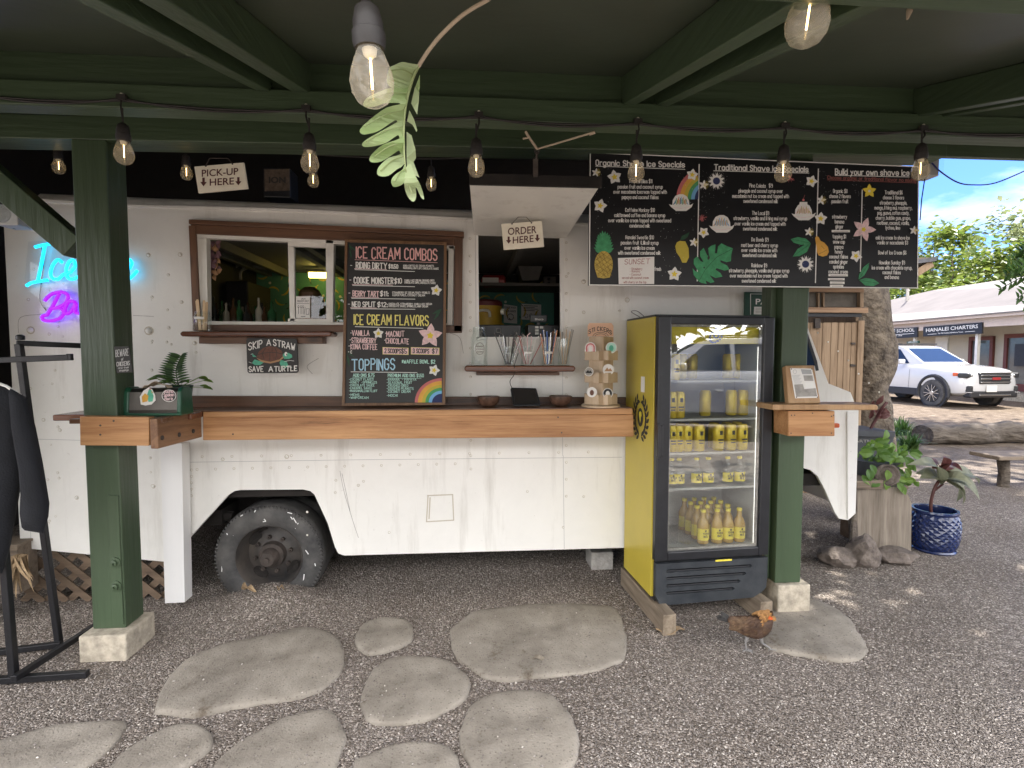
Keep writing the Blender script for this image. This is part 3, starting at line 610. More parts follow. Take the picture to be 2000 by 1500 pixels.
m = MB(); m.box(2.5, 4.3, 2.951, 2.99, 2.655, 2.86); m.build('fascia', G['green_x'], cn_)
m = MB(); m.box(-4.0, 4.3, 0.875, 0.915, roofz(0.875)-0.10, roofz(0.875)-0.004); m.build('purlin', G['green_x'], cn_, bevel=0.004)
m = MB(); a = onY(152, 486, 2.80); b = onY(-110, 262, 2.80); m.bar(a, b, 0.09, 0.115, up=(0, 0, 1)); m.build('brace', G['green_z'], cn_, bevel=0.004)
# dark corrugated boards closing the back over the truck
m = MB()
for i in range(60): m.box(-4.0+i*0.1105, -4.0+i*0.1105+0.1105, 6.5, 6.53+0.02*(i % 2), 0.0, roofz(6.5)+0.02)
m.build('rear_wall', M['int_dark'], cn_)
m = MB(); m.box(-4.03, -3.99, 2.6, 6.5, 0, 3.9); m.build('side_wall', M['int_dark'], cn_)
# concrete footings
for (x0, x1, y0, y1, h, lab) in ((-1.922, -1.70, 2.682, 2.925, 0.118, 'low wide pale concrete block under the post beside the clothes rack'),
                                 (onY(1518, 1160, 2.85).x, onY(1581, 1160, 2.85).x, 2.84, 3.05, 0.176, 'tall pale concrete footing under the post beside the hen')):
    m = MB(); m.box(x0, x1, y0, y1, -0.03, h); o = m.build('post_footing', M['concrete'], bevel=0.008); tag(o, lab, 'concrete footing', 'concrete footings under the posts')
# ---------------- string lights ----------------
def bulb(top, s=1.0, lab='', grp='string light bulbs'):
    t = thing('light_bulb', top, lab, 'light bulb', grp); x, y, z = top
    m = MB(); m.tube([(x, y, z+0.055*s), (x, y, z)], 0.0035*s, 6); m.lathe([(0.008*s, 0.004*s), (0.017*s, -0.004*s), (0.021*s, -0.022*s), (0.021*s, -0.034*s), (0.0235*s, -0.036*s), (0.0235*s, -0.047*s), (0.021*s, -0.058*s)], (x, y, z), 18)
    m.build('socket', M['cord'], t, smooth=40)
    m = MB(); pr = [(0.0165, -0.052), (0.018, -0.06), (0.023, -0.072), (0.0285, -0.088), (0.031, -0.102), (0.029, -0.116), (0.022, -0.128), (0.012, -0.1345), (0.0005, -0.1365)]
    m.lathe([(r*s, h*s) for r, h in pr], (x, y, z), 24, cap0=False); m.build('glass', M['bulb_glass'], t, smooth=80)
    m = MB(); m.tube([(x, y, z-0.062*s), (x, y, z-0.112*s)], 0.0016*s, 6); m.build('filament', M['filament'], t)
    m = MB(); m.lathe([(0.0115*s, -0.056*s), (0.009*s, -0.066*s), (0.004*s, -0.07*s)], (x, y, z), 12); m.build('stem', M['cream'], t, smooth=60)
    return t
front = [((238, 187), (240, 243), 'first bulb of the header string, beside the post top near the neon sign'), ((598, 208), (604, 262), 'bulb on the header string above the chalkboard menu'), ((935, 221), (930, 272), 'bulb hanging just before the raised hatch'),
         ((1246, 234), (1243, 284), 'bulb hanging in front of the first title on the big menu board'), ((1533, 242), (1531, 285), 'bulb hanging in front of the middle title on the big menu board'), ((1803, 247), (1800, 282), 'bulb hanging at the far top corner of the big menu board')]
for hk, tp, lab in front:
    p = onY(tp[0], tp[1], 1.94); bulb(p, 0.98, lab)
hooks = [onY(-60, 180, 1.966)]+[onY(h[0][0], h[0][1]+6, 1.966) for h in front]+[onY(2080, 256, 1.966)]
m = MB()
for off in (0.0, 0.012):
    pts = []
    for a, b in zip(hooks, hooks[1:]):
        for i in range(10):
            t = i/10; q = a.lerp(b, t); sg = 4*t*(1-t); pts.append((q.x, q.y-0.004, q.z-sg*(0.026-off*1.3)-off*0.6))
    m.tube(pts, 0.0035, 6)
cs = m.build('light_string', M['cord'], smooth=60); tag(cs, 'black twin cord of the string lights along the green header', 'cord')
for h, tp, lab in front:
    a = onY(h[0], h[1]+4, 1.96); b = onY(tp[0], tp[1], 1.94)
    m = MB(); m.obox(a, 0.03, 0.016, 0.02); m.tube([a, (a.x+0.001, a.y-0.01, a.z-0.03), (b.x, b.y, b.z+0.02)], 0.0032, 6); m.build('drop_cord', M['cord'], cs, smooth=50)
    m = MB(); c = onY(h[0], h[1]-2, 1.966); m.lathe([(0.006, 0), (0.005, 0.004)], c, 10, axis=(0, -1, 0)); m.build('screw', M['cream'], cs)
back = [((113, 290), 'dim bulb behind the beam above the cyan neon letters'), ((363, 303), 'bulb behind the beam beside the pick-up sign'), ((611, 318), 'bulb behind the beam left of the dangling fern, low over the truck roof'), ((842, 326), 'small bulb behind the beam between fern and hatch')]
for (px, py), lab in back: bulb(onY(px, py, 2.97), 0.95, lab)
m = MB(); pp = [onY(-60, 262, 2.97)]+[onY(p[0][0], p[0][1]-16, 2.97) for p in back]+[onY(1100, 300, 2.97)]; m.tube(smoothpath(pp, 5), 0.004, 6)
tag(m.build('light_string', M['cord'], smooth=60), 'black cord of the string lights behind the post beam', 'cord')
near = [((716, 12), 'big dusty bulb hanging close before the fern, nearest of all'), ((1597, -95), 'near bulb cut by the top edge of the picture')]
for (px, py), lab in near:
    p = onY(px, py, 0.93); t = bulb(p, 1.18, lab)
    t.rotation_euler = (R(2), R(-3 if px < 1000 else 6), 0)
m = MB(); a = onY(716, 12, 0.93); b = onY(1597, -95, 0.93)
m.tube(smoothpath([(-1.5, 0.93, 2.26), (a.x, 0.93, a.z+0.065), ((a.x+b.x)/2, 0.93, 2.2), (b.x, 0.93, b.z+0.065), (1.6, 0.93, 2.26)], 8), 0.004, 6)
tag(m.build('light_string', M['cord'], smooth=60), 'black cord of the string lights on the near roof edge', 'cord')
# ---------------- white food truck ----------------
YW = 3.30; WALL = PY(YW)
tr = thing('food_truck', (0, 4.3, 0), 'old white riveted step van food truck parked behind the wooden counter', 'food truck')
win1 = [(393, 462), (884, 480), (882, 634), (402, 634)]; win2 = [(933, 458), (1095, 464), (1097, 660), (935, 660)]
outline = [(6, 388), (233, 402), (560, 412), (912, 430), (1300, 446), (1555, 457), (1574, 630), (1618, 749), (1661, 766), (1669, 786), (1677, 802), (1671, 1003), (1656, 1016), (1639, 1013), (1631, 1002), (1612, 958), (1597, 930), (1583, 918), (1560, 911), (1490, 912), (1455, 930), (1425, 985), (1400, 1063),
           (1213, 1070), (672, 1085), (661, 1081), (654, 1068), (640, 1022), (614, 966), (606, 959), (592, 956), (470, 957), (458, 959), (447, 966), (358, 1064), (356, 1098), (320, 1097), (40, 1070), (8, 450)]
m = MB(); m.slab(outline, WALL, 0.025, 0, 0, (win1, win2)); m.build('side_panel', M['white'], tr)
XL = onY(20, 700, YW).x; XR = onY(1560, 500, YW).x; XN = onY(1677, 802, YW).x
ZT = 2.335
# roof: cove and crown
prof = [(YW-0.004, 2.322), (YW-0.004, 2.345), (YW+0.012, 2.375), (YW+0.03, 2.40), (YW+0.06, 2.425), (YW+0.12, 2.44), (YW+0.5, 2.47), (4.3, 2.485), (YW+1.5, 2.47), (YW+1.88, 2.44), (YW+1.97, 2.40), (YW+2.0, 2.32)]
m = MB(); nx = 36; x0, x1 = -2.5, XR+0.1
for i in range(nx+1):
    x = x0+(x1-x0)*i/nx
    for (y, z) in prof:
        dz = -0.017*(x-x0)+0.003*mnoise.noise(Vector((x*3, y*7, z*5))); m.v.append((x, y+0.002*mnoise.noise(Vector((x*4, z*9, 0))), z+dz+0.012))
k = len(prof)
for i in range(nx):
    for j in range(k-1): m.f.append((i*k+j, (i+1)*k+j, (i+1)*k+j+1, i*k+j+1))
m.m = [0]*len(m.f); m.add([(x1, 3.31, 2.3), (x1, 5.3, 2.3), (x1, 5.2, 2.40), (x1, 3.4, 2.40)], [(0, 1, 2, 3)]); m.add([(x0, 3.31, 2.3), (x0, 5.3, 2.3), (x0, 5.2, 2.43), (x0, 3.4, 2.43)], [(3, 2, 1, 0)])
m.build('roof', M['white'], tr, smooth=50)
m = MB(); m.slab([(6, 383), (233, 398), (560, 407), (918, 425), (1300, 441), (1555, 452), (1555, 457), (1300, 446), (918, 431), (560, 413), (233, 404), (6, 389)], WALL, 0.03, 0.014); m.build('drip_rail', M['white'], tr, bevel=0.003)
m = MB(); m.box(XL+0.03, XR, 5.27, 5.295, 0.3, 2.4); m.build('far_panel', M['white2'], tr)
m = MB(); m.box(XL-0.002, XL+0.02, YW+0.026, 5.27, 0.34, 2.36); m.build('rear_panel', M['white2'], tr)
m = MB(); m.box(XL+0.02, XN-0.2, YW+0.05, 5.26, 0.62, 0.70); m.build('floor_pan', M['chassis'], tr)
m = MB(); m.box(XL+0.1, XN-0.1, 3.75, 3.85, 0.42, 0.56); m.box(XL+0.1, XN-0.1, 4.7, 4.8, 0.42, 0.56); m.box(-1.75, -1.6, 3.5, 5.0, 0.4, 0.5); m.tube([(-1.35, 3.45, 0.36), (-1.35, 5.1, 0.36)], 0.06, 10); m.tube([(-1.9, 3.55, 0.48), (-1.55, 3.55, 0.44)], 0.035, 8, caps=True); m.build('chassis', M['chassis'], tr)
# rear bumper side skirts seen inside the arch
# cab nose
nose = [(1574, 632), (1617, 751), (1660, 768), (1668, 787), (1675, 803), (1668, 1000), (1620, 960), (1590, 900), (1560, 895)]
m = MB(); m.prism([[WALL.at(x, y, -0.03) for x, y in nose]], (0, 1.94, 0)); m.build('cab_nose', M['white2'], tr, bevel=0.01)
m = MB(); m.slab([(1545, 630), (1568, 632), (1592, 712), (1589, 718), (1545, 718)], WALL, 0.02, 0.012); m.build('cab_window', M['car_glass'], tr)
m = MB(); m.stroke([(1571, 640), (1593, 706), (1596, 722)], 6, WALL, 0, 0.015); m.build('window_rubber', M['black'], tr)
m = MB(); m.slab([(1655, 804), (1676, 804), (1671, 1003), (1656, 1016)], WALL, 0.012, 0.012); m.build('fender_edge', M['white2'], tr, bevel=0.003)
m = MB(); p = onY(1628, 831, YW-0.012); m.obox(p, 0.07, 0.03, 0.03); m.build('marker_lamp', M['orange'], tr, bevel=0.008)
# rivets and seams
m = MB()
def rivet(px, py, r=0.006, off=0.0): p = WALL.at(px, py, off); m.lathe([(r, 0), (r*0.85, r*0.4), (r*0.45, r*0.65), (0.0003, r*0.72)], p, 8, axis=(0, -1, 0), cap0=False); m.lathe([(r*1.35, 0.0003), (r*0.9, 0.0006)], p, 10, 1, axis=(0, -1, 0), cap0=False, cap1=False)
for i in range(14): rivet(240+i*51, 408+i*1.75, 0.006)
for i in range(15): rivet(385+i*36, 917-i*0.8)
for i in range(14): rivet(395+i*58, 892-i*0.7)
for i in range(5): rivet(374, 918+i*12.5)
for i in range(16): rivet(918+i*0.12, 466+i*30+(4 if i % 3 else 0)); rivet(1106, 474+i*33)
for i in range(5): rivet(1110, 534, .005)
rr = random.Random(5)
for i in range(46): rivet(rr.choice([60, 100, 116, 300, 330])+rr.uniform(-8, 8), rr.uniform(460, 1040), rr.uniform(0.004, 0.007))
for (x, y, r) in ((60, 645, .017), (291, 646, .02), (290, 498, .01), (352, 497, .01), (330, 640, .008), (85, 820, .008), (117, 840, .008), (81, 945, .01), (150, 972, .009), (300, 950, .009), (355, 590, .008), (380, 670, .01), (383, 688, .006), (1140, 550, .011), (1225, 586, .012), (1140, 610, .008), (1210, 607, .006), (600, 1000, .006), (700, 948, .007), (710, 940, .006), (656, 938, .006), (655, 962, .006), (560, 892, .01), (435, 897, .008), (1030, 960, .006), (1100, 1030, .006), (760, 1040, .006), (600, 1045, .005), (1140, 970, .006)): rivet(x, y, r)
for i in range(7): rivet(1597+i*20, 650+i*18+(i > 3)*8, 0.005, 0.0)
for i in range(10): rivet(430+i*14, 453+i*0.4, 0.003)
tag(m.build('rivets', [M['white'], M['b_wall']], tr, smooth=60), kind='stuff')
m = MB()
for pts in ([(45, 857), (160, 860), (330, 861)], [(352, 903), (700, 898), (1215, 893)], [(352, 880), (354, 1060)], [(1099, 668), (1099, 890)], [(1100, 890), (1102, 1072)], [(60, 858), (60, 1070)], [(928, 440), (930, 660)]): m.stroke(pts, 0.8, WALL, 0, 0.0012)
m.build('seams', M['grey_box'], tr)
m = MB()
for pts in ([(835, 968), (884, 966)], [(884, 966), (886, 1015)], [(886, 1016), (833, 1019)], [(833, 1019), (836, 968)], [(840, 972), (838, 1013)]): m.stroke(pts, 2.2, WALL, 0, 0.0016)
m.build('patch_outline', M['b_wall'], tr)
m = MB()
for pts in ([(664, 920), (672, 960), (690, 1020), (700, 1050)], [(668, 925), (676, 962), (684, 1000)], [(85, 614), (40, 620), (36, 650)], [(300, 618), (260, 616)], [(610, 730), (600, 715), (622, 700)], [(878, 650), (898, 660), (905, 690)]): m.stroke(smoothpath([(a, b, 0) for a, b in pts], 5), 0.9, WALL, 0, 0.0014)
m.build('scratches', M['cinder'], tr)
# rear dual wheel
def wheel(parent_name, cx, cy, cz, r, wd):
    w = MB(); t_ = [(r*0.60, 0.0), (r*0.66, -0.012), (r*0.80, -0.022), (r*0.92, -0.012), (r*0.985, 0.012), (r, 0.05), (r, wd-0.05), (r*0.97, wd-0.01), (r*0.8, wd), (r*0.6, wd-0.01)]
    w.lathe(t_, (cx, cy, cz), 56, axis=(0, 1, 0), cap0=False, cap1=False)
    wo = w.build(parent_name, M['rubber'], tr, smooth=40)
    g_ = MB()
    for i in range(84):
        a = 2*math.pi*i/84; c, s_ = math.cos(a), math.sin(a)
        g_.obox((cx+c*r*0.945, cy+0.001, cz+s_*r*0.945), r*0.06, 0.02, 0.012, Matrix.Rotation(-a, 3, 'Y'))
    g_.build('tread_blocks', M['rubber'], wo, bevel=0.003)
    rm = MB(); rm.lathe([(r*0.615, 0.0), (r*0.60, -0.008), (r*0.575, 0.01), (r*0.55, 0.07), (r*0.5, 0.11), (r*0.42, 0.10), (r*0.30, 0.075), (r*0.24, 0.07)], (cx, cy, cz), 48, axis=(0, 1, 0), cap0=False); rm.build('rim', M['rim'], wo, smooth=40)
    h = MB(); h.lathe([(r*0.25, 0.075), (r*0.23, 0.03), (r*0.17, 0.02), (r*0.155, -0.025), (r*0.12, -0.04), (r*0.05, -0.042), (r*0.045, -0.055), (0.001, -0.056)], (cx, cy, cz), 28, axis=(0, 1, 0), cap0=False)
    for i in range(8):
        a = 2*math.pi*i/8+.2; h.lathe([(0.014, 0), (0.014, -0.022), (0.007, -0.024), (0.007, -0.034)], (cx+math.cos(a)*r*0.33, cy+0.075, cz+math.sin(a)*r*0.33), 6, axis=(0, 1, 0))
    h.build('hub', M['rust'], wo, smooth=40)
    for a in (140, 235, 320):
        v = MB()
        c, s_ = math.cos(R(a)), math.sin(R(a)); C0 = Vector((cx+c*r*0.44, cy+0.094, cz+s_*r*0.44)); T = Vector((-s_, 0, c)); O = Vector((c, 0, s_)); pts = []
        for k_ in range(16):
            b = 2*math.pi*k_/16; pts.append(C0+T*math.cos(b)*0.05+O*math.sin(b)*0.03+Vector((0, -0.004+(-0.012 if math.sin(b) > 0 else 0.0), 0)))
        v.add(pts, [tuple(range(16))]) if False else v.add(pts+[C0], [(k_, (k_+1) % 16, 16) for k_ in range(16)])
        v.build('vent_hole', M['chassis'], wo)
    return wo
WC = onY(527, 1062, 3.36)
wo = wheel('wheel', WC.x, 3.345, 0.235, 0.335, 0.21)
w2 = MB(); w2.lathe([(0.2, 0), (0.28, -0.02), (0.315, 0.012), (0.325, 0.05), (0.325, 0.18), (0.28, 0.2)], (WC.x, 3.60, 0.245), 48, axis=(0, 1, 0), cap0=False); w2.build('wheel', M['rubber'], tr, smooth=40)
m = MB()
TP = PY(3.328)
for pts in ([(497, 1000), (499, 997)], [(505, 1007), (510, 1010)], [(516, 1014), (519, 1018), (514, 1019)], [(568, 1010), (571, 1014)], [(573, 1012), (578, 1020), (580, 1031)], [(582, 1022), (577, 1032)], [(434, 1098), (433, 1116)], [(594, 1122), (592, 1140)], [(605, 1060), (608, 1063)], [(443, 1042), (444, 1044)], [(597, 1075), (602, 1082)], [(610, 1095), (612, 1104)], [(470, 1008), (474, 1006)], [(562, 1001), (570, 1003)], [(615, 1101), (616, 1105)], [(454, 1044), (455, 1046)]): m.stroke(pts, 1.7, TP, 0)
m.build('paint_flecks', M['scuff'], wo)
w3 = MB(); fx = onY(1468, 1000, 3.4).x; w3.lathe([(0.2, 0), (0.32, -0.01), (0.345, 0.02), (0.35, 0.06), (0.35, 0.2)], (fx, 3.36, 0.28), 40, axis=(0, 1, 0)); w3.build('wheel', M['rubber'], tr, smooth=40)
# pick-up window: stained wood surround, white sliding window
m = MB()
m.slab([(368, 428), (906, 452), (906, 462), (368, 437)], WALL, 0.06, 0.06); m.build('window_head', M['brown'], tr, bevel=0.004)
ws = MB()
ws.slab([(372, 438), (903, 463), (903, 480), (372, 456)], WALL, 0.035, 0.036); so = ws.build('window_surround', M['brown'], tr, bevel=0.003)
for q, mt in (([(368, 440), (381, 441), (390, 634), (376, 634)], 'brown_z'), ([(888, 463), (904, 464), (902, 648), (886, 648)], 'brown_z'), ([(376, 634), (903, 635), (902, 650), (376, 646)], 'brown')):
    q_ = MB(); q_.slab(q, WALL, 0.04, 0.04); q_.build('window_surround', M[mt], tr, bevel=0.003)
fr = MB()
for q in ([(382, 455), (888, 479), (888, 487), (383, 464)], [(383, 464), (403, 465), (406, 631), (388, 630)], [(388, 627), (884, 631), (884, 636), (388, 635)], [(876, 480), (887, 480), (884, 632), (873, 632)], [(636, 468), (652, 469), (650, 632), (637, 632)]): fr.slab(q, WALL, 0.05, 0.022)
fo = fr.build('window_frame', M['trim_white'], tr, bevel=0.003)
sa = MB()
for q in ([(562, 471), (638, 474), (638, 484), (562, 481)], [(562, 481), (574, 482), (576, 628), (566, 628)], [(562, 622), (640, 623), (640, 631), (562, 630)], ): sa.slab(q, WALL, 0.03, 0.010)
sash = sa.build('sash', M['trim_white'], fo, bevel=0.003)
m = MB(); m.slab([(575, 484), (637, 485), (637, 622), (576, 622)], WALL, 0.003, -0.004); m.build('pane', M['pane'], sash)
m = MB(); m.slab([(652, 480), (876, 490), (874, 630), (651, 630)], WALL, 0.003, -0.02); m.build('pane', M['pane'], fo)
# order window edge and sill
m = MB()
for q in ([(929, 455), (934, 455), (936, 662), (930, 662)], [(1094, 462), (1100, 462), (1101, 664), (1095, 664)], [(930, 658), (1100, 658), (1100, 664), (930, 664)]): m.slab(q, WALL, 0.03, 0.006)
m.build('hatch_frame', M['white2'], tr, bevel=0.002)
# raised hatch over the order window, hinged to the wall
A = onY(917, 358, 2.47); Bq = onY(1172, 362, 2.47); Cq = onY(1105, 466, YW-0.005); Dq = onY(926, 460, YW-0.005)
zn = (A.z+Bq.z)/2; A.z = Bq.z = zn
m = MB(); m.prism([[A, Bq, Cq, Dq]], (0, 0.01, 0.03)); hatch = m.build('hatch', M['white'], tr, bevel=0.003)
m = MB(); m.bar((A.x-0.002, A.y-0.012, zn+0.012), (Bq.x+0.004, Bq.y-0.012, zn+0.012), 0.022, 0.05); m.build('hatch_edge', M['chassis'], hatch, bevel=0.003)
# ledge below the pick-up window, shelf below the order window
def ledge(px0, px1, y0, y1, a0, a1, b1, depth=0.16):
    m = MB(); P0 = PY(YW-depth); m.slab([(px0+4, y0), (px1-4, y0), (px1, (y0+y1)/2), (px1-4, y1), (px0+4, y1), (px0, (y0+y1)/2)], P0, depth+0.002, 0); s_ = m.build('shelf', M['red_shelf'], tr, bevel=0.008, seg=3)
    m = MB(); m.slab([(a0, y1+1), (a1, y1+1), (a1, b1), (a0, b1)], PY(YW-0.09), 0.092, 0); m.build('bracket', M['brown'], s_, bevel=0.003)
    return s_
ledge(350, 648, 647, 657, 388, 630, 671, 0.15)
ledge(906, 1125, 714, 726, 930, 1093, 733, 0.15)
# ---------------- wooden counter ----------------
ct = thing('service_counter', (-0.3, 3.15, 0), 'long honey coloured wooden service counter along the truck side', 'counter')
CP = PY(3.03)
m = MB(); m.slab([(396, 811.5), (1237, 809.5), (1238, 853), (396, 860)], CP, 0.04, 0); m.build('fascia', M['counter'], ct, bevel=0.004)
a = onY(396, 803, 3.022); b = onY(1236, 797, 3.022)
m = MB(); m.box(a.x, b.x, 3.022, 3.285, 1.150, 1.184); m.build('top_board', M['counter'], ct, bevel=0.004)
m = MB(); m.box(a.x-0.08, b.x-0.004, 3.030, 3.283, 1.1845, 1.189); m.build('varnished_top', M['ctop'], ct)
m = MB(); m.box(-2.16, a.x-0.005, 2.91, 3.285, 1.155, 1.187); m.build('side_top', M['red_shelf'], ct, bevel=0.006)
m = MB(); m.box(-1.93, -1.5, 2.70, 2.745, 1.165, 1.188); m.box(-1.735, -1.5, 2.746, 2.908, 1.165, 1.188); m.build('side_top', M['ctop'], ct, bevel=0.003)
P = PY(2.69)
m = MB(); m.slab([(155, 813), (291, 815), (291, 871), (156, 870)], P, 0.05, 0); m.build('end_fascia', M['counter'], ct, bevel=0.004)
A = onY(300, 843, 2.68); Bq = onY(392, 834, 3.028); A2 = Vector((A.x, A.y, 1.115)); B2 = Vector((Bq.x-0.012, Bq.y, 1.118))
m = MB(); m.bar(A2, B2, 0.038, 0.147); eb = m.build('end_board', M['counter_y'], ct, bevel=0.005)
for (px, py) in ((313, 855), (345, 849), (374, 842), (372, 815)):
    t_ = (px-306)/88; q = A2.lerp(B2, max(0.03, min(.97, t_))); zz = onY(px, py, q.y).z
    m = MB(); m.lathe([(0.012, 0), (0.012, 0.004), (0.009, 0.006)], (q.x+0.019, q.y, zz), 14, axis=(1, 0.0, 0)); m.build('bolt', M['rust'], eb, smooth=40)
BP = PY(3.266)
m = MB(); m.slab([(300, 773), (1236, 776), (1236, 794), (300, 796)], BP, 0.02, 0); m.build('backsplash', M['brown'], ct, bevel=0.003)
m = MB(); m.slab([(313, 868), (355, 866), (361, 1177), (322, 1179)], PY(3.185), 0.085, 0); m.build('leg', M['leg_white'], ct, bevel=0.004)
for px, py in ((1090, 815), (1097, 845), (455, 848), (196, 831), (196, 849), (222, 822)):
    P_ = CP if px > 300 else PY(2.69)
    m = MB(); m.lathe([(0.005, 0), (0.0045, 0.0015)], P_.at(px, py), 10, axis=(0, -1, 0)); m.build('screw', M['wire'], ct)
# small shelf on the other post
sh = thing('post_shelf', (1.85, 2.8, 0.9), 'short wooden shelf with a box front fixed to the post beside the fridge', 'shelf')
SP = PY(2.72)
m = MB(); m.slab([(1509, 790), (1712, 790), (1716, 795), (1714, 801), (1509, 801)], PY(2.70), 0.165, 0); m.build('shelf_board', M['oak'], sh, bevel=0.005)
m = MB(); m.slab([(1540, 802.5), (1631, 803), (1631, 852), (1540, 852)], SP, 0.145, 0); bx = m.build('box_front', M['counter'], sh, bevel=0.005)
for px, py in ((1546, 811), (1552, 811), (1624, 813), (1628, 811), (1587, 807), (1545, 846), (1624, 846)):
    m = MB(); m.lathe([(0.004, 0), (0.0035, 0.001)], SP.at(px, py), 8, axis=(0, -1, 0)); m.build('nail', M['wire'], bx)
m = MB(); m.box(rx0-0.10, rx0-0.038, 2.95, 3.0, 0.1, 1.19); m.build('back_board', M['counter_y'], sh, bevel=0.004)
# leaning menu block on the little shelf
zb = onY(1560, 790, 2.76).z
o0 = onY(1540, 787, 2.735); o1 = onY(1603, 786, 2.735); o2 = onY(1533, 714, 2.80)
MP = plane3(o0, o1, o2)
mh = thing('menu_block', (o0.x, 2.77, o0.z), 'small leaning oak block with a pinned paper leaflet on the post shelf', 'menu stand')
m = MB(); m.slab([(1533.6, 714), (1590, 713), (1603, 787), (1540, 788)], MP, 0.035, 0); m.build('block', M['oak'], mh, bevel=0.004)
m = MB(); m.sheet([(1543, 719), (1586, 720), (1598, 777), (1553, 778)], MP, 0.0015); lf = m.build('leaflet', M['paper'], mh)
m = MB()
m.sheet([(1564, 721), (1584, 722), (1586, 731), (1567, 731)], MP, 0.002, 0); m.sheet([(1569, 733), (1587, 733), (1589, 744), (1571, 744)], MP, 0.002, 1); m.sheet([(1551, 751), (1568, 750), (1571, 760), (1593, 758), (1596, 774), (1555, 775)], MP, 0.002, 1); m.sheet([(1572, 748), (1589, 747), (1591, 757), (1574, 758)], MP, 0.0022, 2)
for i in range(9): m.stroke([(1547+i*.6, 733+i*2), (1563+i*.6-(i % 3)*2, 732.5+i*2)], 0.7, MP, 0)
m.stroke([(1551+3.5*math.cos(a/10*6.283)+1.5, 726+4*math.sin(a/10*6.283)) for a in range(11)], 0.6, MP, 0)
m.build('printing', [M['grey_box'], M['cinder'], M['w']], lf)
m = MB()
for px, py in ((1545, 721), (1585, 721), (1555, 776), (1596, 776)): m.lathe([(0.003, 0.001), (0.003, 0.004), (0.001, 0.006)], MP.at(px, py), 8, axis=MP.n)
m.build('pins', M['rust'], mh)
# ---------------- signs, boards and lettering ----------------
def ftext(mb_, t, x0, y0, x1, y1, h, pl, m=0, off=0.0016, bold=0.0):
    """printed lettering from the built-in typeface, baseline (x0,y0)-(x1,y1), capitals h pixels high"""
    cu = bpy.data.curves.new('t', 'FONT'); cu.body = t; cu.size = 1; cu.resolution_u = 3; cu.offset = bold
    ob = bpy.data.objects.new('t', cu); COL.objects.link(ob); bpy.context.view_layer.update()
    me = ob.to_mesh(); vs = [v.co.copy() for v in me.vertices]; fs = [tuple(p.vertices) for p in me.polygons]; ob.to_mesh_clear()
    bpy.data.objects.remove(ob); bpy.data.curves.remove(cu)
    if not vs: return
    a = min(v.x for v in vs); b_ = max(v.x for v in vs); caph = 0.73; sl = (y1-y0)/(x1-x0)
    out = []
    for v in vs:
        X = x0+(v.x-a)/(b_-a)*(x1-x0); Y = y0+sl*(X-x0)-v.y/caph*h; out.append(pl.at(X, Y, off))
    fs2 = []
    for f in fs:
        n_ = (out[f[1]]-out[f[0]]).cross(out[f[2]]-out[f[0]])
        fs2.append(f if n_.dot(pl.n) > 0 else tuple(reversed(f)))
    mb_.add(out, fs2, m)
def rot(pts, cx, cy, a, s=1.0): c, d = math.cos(R(a)), math.sin(R(a)); return [(cx+(x*c-y*d)*s, cy+(x*d+y*c)*s) for x, y in pts]
def petal(l, w, k=7): return [(w*math.sin(math.pi*(i/k)**0.8), -l*i/k) for i in range(k+1)]+[(-w*math.sin(math.pi*(i/k)**0.8), -l*i/k) for i in range(k-1, 0, -1)]
def flower(mb_, cx, cy, r, pl, a0=0, n=5, cm=0, ym=1, wd=0.36, yl=0.45):
    o_ = mb_.nextoff()
    for i in range(n):
        mb_.sheet(rot(petal(r, r*wd), cx, cy, a0+i*360/n), pl, o_+i*0.00003, cm)
    o_ = mb_.nextoff()+0.0002
    for i in range(n): mb_.sheet(rot(petal(r*yl, r*wd*0.34), cx, cy, a0+i*360/n), pl, o_+i*0.00003, ym)
def ell(cx, cy, rx, ry, a=0, n=22): return rot([(rx*math.cos(2*math.pi*i/n), ry*math.sin(2*math.pi*i/n)) for i in range(n)], cx, cy, a)
def arrow(mb_, cx, cy, h, pl, m=0): w = h*0.5; mb_.sheet([(cx-w*.28, cy-h/2), (cx+w*.28, cy-h/2), (cx+w*.28, cy), (cx+w*.75, cy), (cx, cy+h/2), (cx-w*.75, cy), (cx-w*.28, cy)], pl, 0.0018, m)
# PICK-UP HERE and ORDER HERE
def hung(nm, quad, pl, label, lines, arrows, hooks, anchors):
    c = pl.at(sum(q[0] for q in quad)/4, sum(q[1] for q in quad)/4)
    t = thing(nm, c, label, 'sign', 'hanging cream wooden arrow signs')
    m = MB(); m.slab(quad, pl, 0.014, 0); m.build('board', M['cream'], t, bevel=0.003)
    m = MB()
    for l in lines: ftext(m, *l, pl, 0, 0.0015, 0.012)
    for a in arrows: arrow(m, *a, pl)
    m.build('lettering', M['maroon'], t)
    m = MB(); m.tube([pl.at(*hooks[0], 0.002)]+[Vector(a) for a in anchors]+[pl.at(*hooks[1], 0.002)], 0.0016, 6)
    for h in hooks: m.lathe([(0.005, 0.0005), (0.004, 0.002)], pl.at(*h), 10, axis=pl.n)
    m.build('hanging_wire', M['wire'], t)
P1 = PY(2.80)
hung('hanging_sign', [(379, 325), (476, 317), (484, 368), (387, 377)], P1, 'hanging cream sign reading PICK-UP HERE below the beam', [('PICK-UP', 394, 345, 465.5, 341, 14), ('HERE', 409.5, 362.5, 457, 360, 14)], [(397.5, 355.5, 17), (465.5, 354, 16)], [(402, 324), (454, 320)], [onY(409, 309, 2.80), onY(445, 309, 2.80)])
P2 = PY(2.93)
